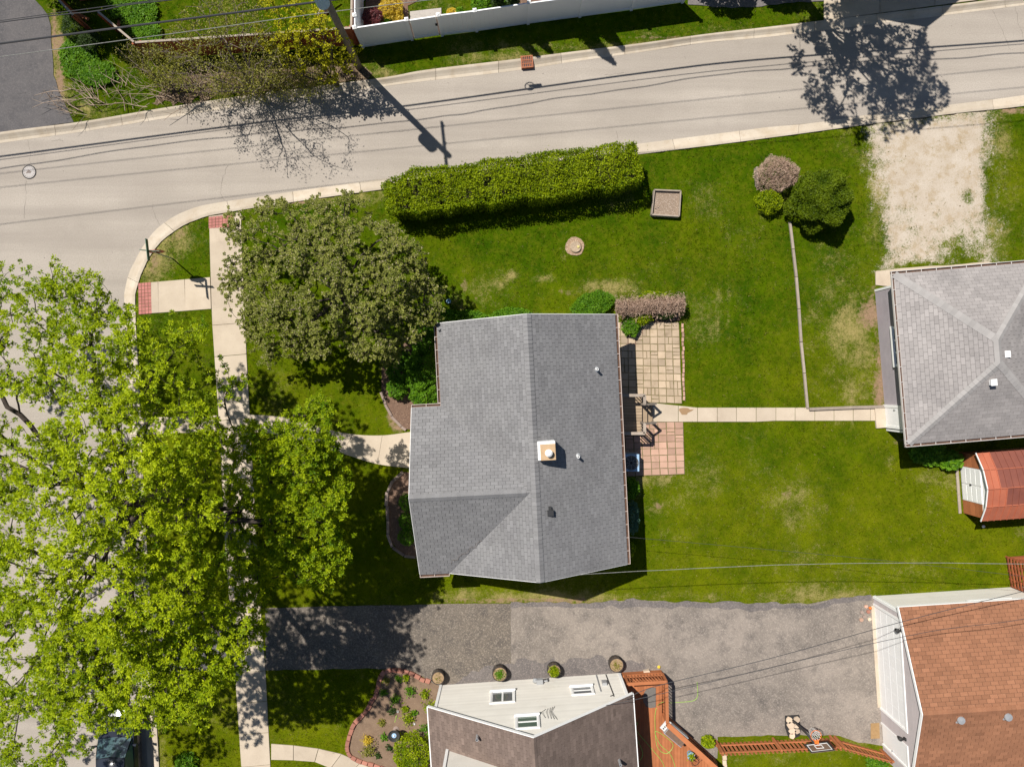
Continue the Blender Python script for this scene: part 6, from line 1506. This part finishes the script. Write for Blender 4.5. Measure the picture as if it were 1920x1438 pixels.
# things on the deck
p = P(1218, 1308, dz); mt = thing('doormat', p, 'grey mat with a rounded side lying on the red deck', 'mat'); m = MB()
m.prism([p+Vector((x, y, 0)) for x, y in ((.28, .48), (.28, -.42), (.05, -.46), (-.15, -.40), (-.28, -.2), (-.30, .1), (-.22, .32), (-.05, .46))], dz, dz+.015); m.build('mat_sheet', M('grey_mat', (.17, .155, .14), (.13, .12, .11), 20, .95, .1), mt)
gl_ = thing('grill', P(1267, 1378, dz), 'old steel barbecue grill with rusty dark lid on the deck', 'grill'); gp = P(1268, 1379, dz+.8); ga = R(-40); gu = Vector((math.cos(ga), math.sin(ga), 0)); gv = Vector((-gu.y, gu.x, 0))
m = MB(); m.box(gp+Vector((0, 0, -.15)), (1.0, .55, .3), ga); m.build('firebox', MAT['steel'], gl_)
m = MB(); m.box(gp+Vector((0, 0, .03)), (.92, .47, .05), ga); m.build('lid', M('rusty_lid', (.13, .09, .07), (.2, .12, .08), 9, .8, .2), gl_)
m = MB(); m.box(gp-gu*.66+gv*.05+Vector((0, 0, -.03)), (.26, .5, .04), ga); sh_ = m.build('side_shelf', MAT['net'], gl_)
for k in range(4): m = MB(); q = gp-gu*.66+gv*(-.12+.1*k)+Vector((0, 0, 0)); m.lathe((q.x, q.y, q.z), [(.03, 0), (.03, .03), (0, .03)], 8); m.build('knob', MAT['black'], sh_)
for sx in (-.42, .42):
    for sy in (-.2, .2): m = MB(); q = gp+gu*sx+gv*sy; m.box((q.x, q.y, dz+.25), (.04, .04, .5)); m.build('leg', MAT['black'], gl_)
hs = MB(); hz = dz+.02
hs.tube(smooth_line([P(1187,1438,hz),P(1205,1415,hz),P(1195,1385,hz),P(1190,1362,hz),P(1196,1354,hz),P(1193,1368,hz),P(1215,1395,hz),P(1240,1425,hz),P(1248,1445,hz)], 6), .014, 6)
hs.tube(smooth_line([P(1268,1445,hz),P(1258,1415,hz),P(1238,1395,hz),P(1228,1372,hz),P(1240,1375,hz),P(1262,1395,hz),P(1250,1412,hz),P(1232,1398,hz),P(1228,1350,hz),P(1230,1330,hz),P(1233,1322,hz),P(1242,1316,1.34),P(1250,1316,.6),P(1254,1317,GZ+.04),P(1275,1316,GZ+.04),P(1300,1313,GZ+.04),P(1308,1303,GZ+.04),P(1307,1278,GZ+.04)], 8), .014, 6)
o = hs.build('garden_hose', MAT['hose'], label='bright green garden hose looped over the deck and driveway', cat='hose', org=tuple(P(1250, 1350, hz)))
fp = thing('flower_pot', P(1293, 1411, dz), 'blue flower pot with green plant near the grill', 'flower pot'); p = P(1293, 1411, dz)
m = MB(); m.lathe(p, [(.13, 0), (.18, .28), (.155, .28), (.14, .22), (0, .22)], 16); m.build('pot', MAT['bluegrey'], fp); C = np.array([tuple(p+Vector((random.gauss(0, .08), random.gauss(0, .08), .3+random.random()*.12))) for _ in range(120)]); leaves('leaf_tuft', C, .09, LEAF['hedge'], fp)
wc = thing('wire_heap', P(1308, 1415, dz), 'tangle of rusty wire plant stands at the deck edge', 'wire stands')
for k in range(5):
    p = P(1303+random.uniform(-6, 14), 1410+random.uniform(-12, 14), dz); m = MB(); r_ = random.uniform(.12, .2); zz = dz+random.uniform(.1, .5)
    m.tube([(p.x+r_*math.cos(a), p.y+r_*math.sin(a), zz+.05*math.sin(a*2)) for a in np.linspace(0, 6.28, 16)], .01, 4); m.tube([(p.x+r_, p.y, dz), (p.x+r_, p.y, zz)], .01, 4); m.tube([(p.x-r_, p.y, dz), (p.x-r_, p.y, zz)], .01, 4); m.build('wire_ring', MAT['rust'] if k % 2 else MAT['black'], wc)
# half-barrel planters along the drive
for i, (px, py, r_, lab, lf) in enumerate(((821,1271,.30,'half barrel planter at the corner of the garden bed','olive'),(937,1264,.34,'half barrel planter with green moss and a wide rim near the gable window','bright'),(1039,1258,.31,'half barrel planter full of spiky green leaves beside the gas meter','hedge'),(1156,1247,.33,'half barrel planter of dry soil next to the deck railing','olive'))):
    h = .46; p = P(px, py, GZ+h); b = Vector((p.x, p.y, GZ)); t = thing('barrel_planter', b, lab, 'planter', 'half barrel planters along the drive')
    m = MB(); 
    for k in range(16):
        a0_, a1_ = 2*math.pi*k/16+.02, 2*math.pi*(k+1)/16-.02; tn = random.random()
        for (ra, za), (rb, zb) in (((r_*.85, 0), (r_*1.0, h*.5)), ((r_*1.0, h*.5), (r_, h))):
            m.poly([(b.x+ra*math.cos(a0_), b.y+ra*math.sin(a0_), GZ+za), (b.x+ra*math.cos(a1_), b.y+ra*math.sin(a1_), GZ+za), (b.x+rb*math.cos(a1_), b.y+rb*math.sin(a1_), GZ+zb), (b.x+rb*math.cos(a0_), b.y+rb*math.sin(a0_), GZ+zb)], tn)
        m.poly([(b.x+r_*math.cos(a0_), b.y+r_*math.sin(a0_), GZ+h), (b.x+r_*math.cos(a1_), b.y+r_*math.sin(a1_), GZ+h), (b.x+r_*.92*math.cos(a1_), b.y+r_*.92*math.sin(a1_), GZ+h), (b.x+r_*.92*math.cos(a0_), b.y+r_*.92*math.sin(a0_), GZ+h)], tn)
    m.lathe(b, [(r_*.92, h), (r_*.90, h-.05)], 16, .5, False); m.build('stave_ring', MAT['barrel'], t)
    m = MB()
    for zz in (.1, h-.06): m.tube([(b.x+r_*1.0*math.cos(a), b.y+r_*1.0*math.sin(a), GZ+zz) for a in np.linspace(0, 2*math.pi, 21)], .012, 4)
    m.build('hoop', MAT['dark'], t); m = MB(); m.lathe(b, [(r_*.91, h-.03), (0, h-.02)], 16); m.build('soil_fill', M('barrel_soil', (.36, .25, .15), (.25, .17, .10), 14, .95, .1, 0, .2, 0, .5, 40), t)
    nl = (50, 420, 330, 150)[i]; C = np.array([tuple(b+Vector((random.gauss(0, r_*.36), random.gauss(0, r_*.36), h+.0+random.random()*(.04 if i != 2 else .12)))) for _ in range(nl)])
    C = C[np.hypot(C[:, 0]-b.x, C[:, 1]-b.y) < r_*.86]; leaves('plant', C, .06 if i != 2 else .17, LEAF[lf], t, None, .6, .4 if i != 2 else .18)
# birdbath
bb = thing('birdbath', P(741, 1371), 'dark round birdbath bowl in the garden bed', 'birdbath'); p = P(743, 1366)
m = MB(); m.lathe(p, [(.16, 0), (.14, .05), (.06, .1), (.055, .5), (.1, .54)], 14); m.build('pedestal', MAT['stone'], bb); m = MB(); m.lathe(p, [(.08, .53), (.24, .60), (.27, .66), (.25, .66), (.2, .61), (0, .59)], 24); m.build('bowl', MAT['dark'], bb)
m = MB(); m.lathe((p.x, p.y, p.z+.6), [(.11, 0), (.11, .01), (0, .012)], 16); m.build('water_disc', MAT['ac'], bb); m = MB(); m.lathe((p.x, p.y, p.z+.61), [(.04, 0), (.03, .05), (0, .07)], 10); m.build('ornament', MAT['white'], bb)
for lab, px, py in (('small round white pot in the soil below the sunny plants', 777, 1355), ('tiny pale pot near the shaded plants', 746, 1332)):
    p = P(px, py); m = MB(); m.lathe(p, [(.04, 0), (.055, .09), (.045, .09), (.04, .04), (0, .04)], 10); m.build('small_pot', MAT['net'], label=lab, cat='pot', org=tuple(p))
p = P(742, 1348); m = MB(); m.tube([p+Vector((-.04, -.12, .02)), p+Vector((.03, .12, .05))], [.02, .01], 6); m.tube([p+Vector((.03, .12, .05)), p+Vector((.06, .22, .05))], [.035, .01], 4); m.build('hand_trowel', MAT['hose'], label='small green handled trowel lying in the soil', cat='trowel', org=tuple(p))

# basketball stand
bs = thing('basketball_stand', P(1485, 1360), 'portable basketball stand with black base and glass backboard by the picket fence', 'basketball stand')
bc = P(1485, 1359); m = MB(); out = [(-.34, .46), (.30, .50), (.36, -.1), (.30, -.45), (.08, -.55), (-.2, -.5), (-.34, -.1)]
m.prism([bc+Vector((x, y, 0)) for x, y in out], GZ, GZ+.12); m.build('base', MAT['black'], bs)
hp_ = P(1527, 1378, 2.55); bl = P(1508, 1396, 2.45); br = P(1552, 1391, 2.45); mc = (bl+br)/2
p0 = bc+Vector((-.02, .3, .1)); m = MB(); m.tube([p0, P(1514, 1376, 2.2), Vector((mc.x, mc.y-.06, 2.62))], .05, 8); m.build('pole', MAT['black'], bs)
d = Vector((br.x-bl.x, br.y-bl.y, 0)); dn = d.normalized(); nb_ = Vector((-dn.y, dn.x, 0)); o = Vector((bl.x, bl.y, 2.45)); wd = d.length; hg = .68
m = MB(); m.obox(o, d, nb_*.02, Vector((0, 0, hg))); bd = m.build('backboard', M('smoky_board', (.16, .10, .07), (.2, .13, .09), 5, .2, .5), bs)
m = MB()
for a, b, z0_, z1_ in ((0, wd, 0, .05), (0, wd, hg-.05, hg), (0, .05, .05, hg-.05), (wd-.05, wd, .05, hg-.05)): m.obox(o+dn*a+Vector((0, 0, z0_))+nb_*.02, dn*(b-a), nb_*.02, Vector((0, 0, z1_-z0_)))
m.build('board_frame', MAT['black'], bd)
m = MB()
for a, b, z0_, z1_ in ((.07, wd-.07, .07, .10), (.07, wd-.07, hg-.10, hg-.07), (.07, .10, .10, hg-.1), (wd-.1, wd-.07, .10, hg-.1), (wd*.34, wd*.66, .16, .19), (wd*.34, wd*.66, .40, .43), (wd*.34, wd*.34+.03, .19, .40), (wd*.66-.03, wd*.66, .19, .40)): m.obox(o+dn*a+Vector((0, 0, z0_))+nb_*.021, dn*(b-a), nb_*.01, Vector((0, 0, z1_-z0_)))
m.build('board_lines', MAT['white'], bd)
rc = mc+nb_*.40; rc.z = 2.55; m = MB(); m.tube([(rc.x+.225*math.cos(a), rc.y+.225*math.sin(a), 2.55) for a in np.linspace(0, 2*math.pi, 25)], .013, 6); m.obox(Vector((mc.x, mc.y, 2.47))-dn*.09+nb_*.03, dn*.18, nb_*.16, Vector((0, 0, .09))); rm = m.build('rim', MAT['orange'], bs)
m = MB()
for k in range(12):
    a = 2*math.pi*k/12
    for s in (-1, 1): m.tube([(rc.x+.22*math.cos(a), rc.y+.22*math.sin(a), 2.54), (rc.x+.17*math.cos(a+s*.26), rc.y+.17*math.sin(a+s*.26), 2.35), (rc.x+.12*math.cos(a), rc.y+.12*math.sin(a), 2.12)], .008, 4)
m.build('net', MAT['net'], rm)
def flag(par_or_none, lab, c, r_, z, mat, name, group=None, cat='stone', par=None):
    n_ = random.randint(5, 7); m = MB(); a0 = random.random()*6; pts = [Vector((c.x+r_*random.uniform(.8, 1.1)*math.cos(a0+2*math.pi*k/n_), c.y+r_*random.uniform(.7, 1.)*math.sin(a0+2*math.pi*k/n_), 0)) for k in range(n_)]
    m.prism(pts, z, z+.06, random.uniform(.2, .8)); return m.build(name, mat, label=lab, cat=cat, group=group, org=(c.x, c.y, z))
for i, (x, y, r_, w_) in enumerate(((-.18, .32, .17, 'upper left'), (.16, .34, .16, 'upper right'), (-.12, .08, .19, 'largest, left of the middle,'), (.16, .05, .15, 'right of the middle'), (-.05, -.2, .17, 'lower left'), (.17, -.2, .14, 'lower right'), (-.05, -.42, .15, 'lowest'))):
    flag(None, w_+' flat pale stone on the basketball stand base', bc+Vector((x, y, 0)), r_, GZ+.122, MAT['paleStone'], 'flat_stone', 'stones on the basketball stand base')
for i, (px, py, mt_, w_) in enumerate(((1623,1136,'paver_red','uppermost rose paver piece'),(1615,1147,'stone','leftmost brown stone piece'),(1627,1146,'brick','red brick piece below the orange ball'),(1620,1155,'stone','grey middle stone'),(1614,1161,'paver_red','rose paver piece at the lower left'),(1629,1160,'paleStone','pale stone at the lower right'))):
    flag(None, w_+' of the small heap by the garage corner', P(px, py), .10, GZ+.02, MAT[mt_], 'broken_stone', 'rubble by the garage corner')
p = P(1632, 1140, GZ+.1); m = MB(); m.lathe((p.x, p.y, GZ+.01), [(.02, 0), (.06, .025), (.075, .07), (.06, .115), (.02, .14), (0, .14)], 14); m.build('orange_ball', MAT['orange'], label='small orange ball by the garage corner', cat='ball', org=(p.x, p.y, GZ), smooth=True)
p = P(1842, 986); m = MB(); m.lathe((p.x, p.y, GZ), [(.02, 0), (.06, .03), (.075, .07), (.06, .11), (.02, .14), (0, .14)], 14); m.build('white_ball', MAT['white'], label='small white ball on the lawn below the shed', cat='ball', org=tuple(p), smooth=True)
p = P(1640, 1369); m = MB(); m.prism([P(1632,1355), P(1648,1354), P(1649,1383), P(1632,1384)], GZ+.02, GZ+.035); m.build('doormat', MAT['card'], label='brown doormat before the garage side door', cat='mat', org=tuple(p))
p = P(1211, 1258); m = MB(); m.prism([P(1205,1255), P(1216,1253), P(1219,1260), P(1207,1263)], GZ+.02, GZ+.2, .8); m.build('pale_block', MAT['paleStone'], label='pale stone block against the deck railing', cat='block', org=tuple(p))
p = P(1235, 1249); m = MB(); m.lathe((p.x, p.y, GZ+.02), [(.06, 0), (.08, .05), (.04, .1), (0, .1)], 9); m.build('yellow_toy', M('yellow_plastic', (.7, .5, .05), None, 3, .5, .4), label='small yellow object on the driveway near the deck', cat='toy', org=tuple(p))
p = P(842, 566); m = MB(); m.lathe((p.x, p.y, GZ), [(.08, 0), (.11, .22), (.09, .22), (.07, .1), (0, .1)], 14); m.build('pail', MAT['bluegrey'], label='small pale blue pail in the shade by the house corner', cat='pail', org=tuple(p))
# service wires
line('twisted grey service cable crossing the lower lawn from the house gable', [P(1088,1077,3.7), P(1290,1066,3.7), P(1580,1056,4.0), P(1920,1057,4.6), P(2300,1066,5.2)], .011, 'cable_grey', .006)
line('thin dark wire crossing the lawn from the rear corner of the grey house', [P(1181,1007,2.6), P(1440,1030,2.6), P(1700,1055,3.), P(2000,1090,3.8)], .007)
line('dark service cable running from the cream house over the garage roof', [H4(w4-.2, .1, 2.95), P(1230,1286,3.3), P(1440,1235,4.3), P(1700,1163,4.5), P(1920,1108,5.2), P(2200,1040,6)], .012)
line('second dark wire over the brown garage roof', [H4(w4-1.2, .12, 3.4), P(1240,1300,3.8), P(1700,1192,4.6), P(1920,1160,5.), P(2200,1100,6)], .010)

# parked car at the bottom left
def car(loc, rz, label):
    t = thing('parked_car', loc, label, 'car'); cs_, sn = math.cos(rz), math.sin(rz); loc = Vector(loc)
    def T(x, y, z): return (loc.x+x*cs_-y*sn, loc.y+x*sn+y*cs_, loc.z+z)
    st = [(-2.25,.62,.55,.62),(-2.18,.78,.42,.80),(-1.7,.86,.30,.92),(-1.1,.88,.28,.95),(0,.89,.27,.97),(1.0,.88,.28,.93),(1.5,.86,.30,.84),(1.95,.80,.36,.74),(2.2,.66,.45,.62),(2.27,.5,.5,.56)]
    m = MB(); rows = []
    for y, hw_, zb, zt in st: rows.append([T(-hw_*.9, y, zb), T(-hw_, y, zb+.12), T(-hw_, y, (zb+zt)/2+.08), T(-hw_*.93, y, zt-.04), T(-hw_*.6, y, zt+.012), T(0, y, zt+.03), T(hw_*.6, y, zt+.012), T(hw_*.93, y, zt-.04), T(hw_, y, (zb+zt)/2+.08), T(hw_, y, zb+.12), T(hw_*.9, y, zb)])
    for r0, r1 in zip(rows[:-1], rows[1:]):
        for k in range(len(r0)-1): m.poly([r0[k], r0[k+1], r1[k+1], r1[k]])
        m.poly([r0[-1], r0[0], r1[0], r1[-1]])
    m.poly(rows[0]); m.poly(rows[-1][::-1]); bd = m.build('body', MAT['car'], t, smooth=True)
    gh = [(1.05,.74,.96),(.35,.66,1.36),(-.2,.64,1.44),(-1.0,.63,1.40),(-1.75,.70,1.0)]
    m = MB(); m.loop2([T(-a_*.96, y, z+.015) for y, a_, z in gh[1:4]]+[T(a_*.96, y, z+.015) for y, a_, z in gh[1:4]][::-1], [T(-a_, y, z-.05) for y, a_, z in gh[1:4]]+[T(a_, y, z-.05) for y, a_, z in gh[1:4]][::-1]); m.build('roof', MAT['car'], t, smooth=True)
    def pane(nm, q): m = MB(); m.poly([T(*p) for p in q]); m.build(nm, MAT['windscreen'], t)
    m = MB(); rw = []
    for f in np.linspace(0, 1, 5): y, a_, z = 1.05+(.36-1.05)*f, .76+(.645-.76)*f, .97+(1.36-.97)*f; rw.append([T(-a_+2*a_*k/6, y+.10*math.cos((k/6-.5)*2.6)-.06, z) for k in range(7)])
    for r0, r1 in zip(rw[:-1], rw[1:]):
        for k in range(6): m.poly([r0[k], r0[k+1], r1[k+1], r1[k]])
    m.build('windscreen', MAT['windscreen'], t, smooth=True)
    pane('rear_window', [(-.7, -1.75, 1.0), (.7, -1.75, 1.0), (.61, -1.02, 1.38), (-.61, -1.02, 1.38)])
    for s in (-1, 1):
        pane('side_window', [(s*.80, .95, .97), (s*.66, .33, 1.35), (s*.64, -.3, 1.41), (s*.82, -.3, .97)]); pane('side_window', [(s*.82, -.36, .97), (s*.64, -.36, 1.41), (s*.63, -.98, 1.38), (s*.76, -1.6, .99)])
        m = MB(); m.tube([T(s*.84, .72, .98), T(s*1.02, .70, 1.02)], [.05, .07], 8); m.build('mirror', MAT['car'], t)
        m = MB(); m.loop2([T(s*.35, 2.16, .70), T(s*.68, 2.05, .74), T(s*.74, 1.8, .78), T(s*.45, 1.95, .76)], [T(s*.35, 2.16, .6), T(s*.68, 2.05, .62), T(s*.74, 1.8, .66), T(s*.45, 1.95, .66)]); m.build('headlight', MAT['dark'], t)
        for yy in (1.38, -1.38):
            m = MB(); m.tube([T(s*.70, yy, .32), T(s*.915, yy, .32)], .32, 18); wh = m.build('wheel', MAT['dark'], t); m = MB(); m.tube([T(s*.90, yy, .32), T(s*.925, yy, .32)], .2, 12); m.build('rim', MAT['steel'], wh)
    m = MB(); m.poly([T(-.25, 1.2, .97)]*0+[T(-.4, .98, .985), T(.1, 1.04, .99), T(.1, 1.06, .99), T(-.4, 1.0, .985)]); m.build('wiper', MAT['black'], t)
    return t
car((-18.02, -17.15, 0), R(2.5), 'dark parked car with its windscreen showing under the street tree')

# house beyond the upper right corner, seen by the shadow it throws on the concrete drive
hh_ = thing('corner_house', P(1690, -150), 'house beyond the concrete drive at the upper right corner', 'house')
U5, V5, H5_ = frame(P(1501, -55, GZ), R(7))
def H5(a, b, z): q = H5_(a, b, 0); q.z = z; return q
m = MB(); m.prism([H5(.2, .2, 0), H5(5.7, .2, 0), H5(5.7, 8, 0), H5(.2, 8, 0)], 0, 4.0); m.build('wall', MAT['cream'], hh_)
m = MB(); a_ = [H5(0, 0, 4.0), H5(5.9, 0, 4.0), H5(2.95, 0, 6.2)]; m.loop2(a_, [p+V5*8.3 for p in a_]); m.build('roof', MAT['shingle'], hh_)
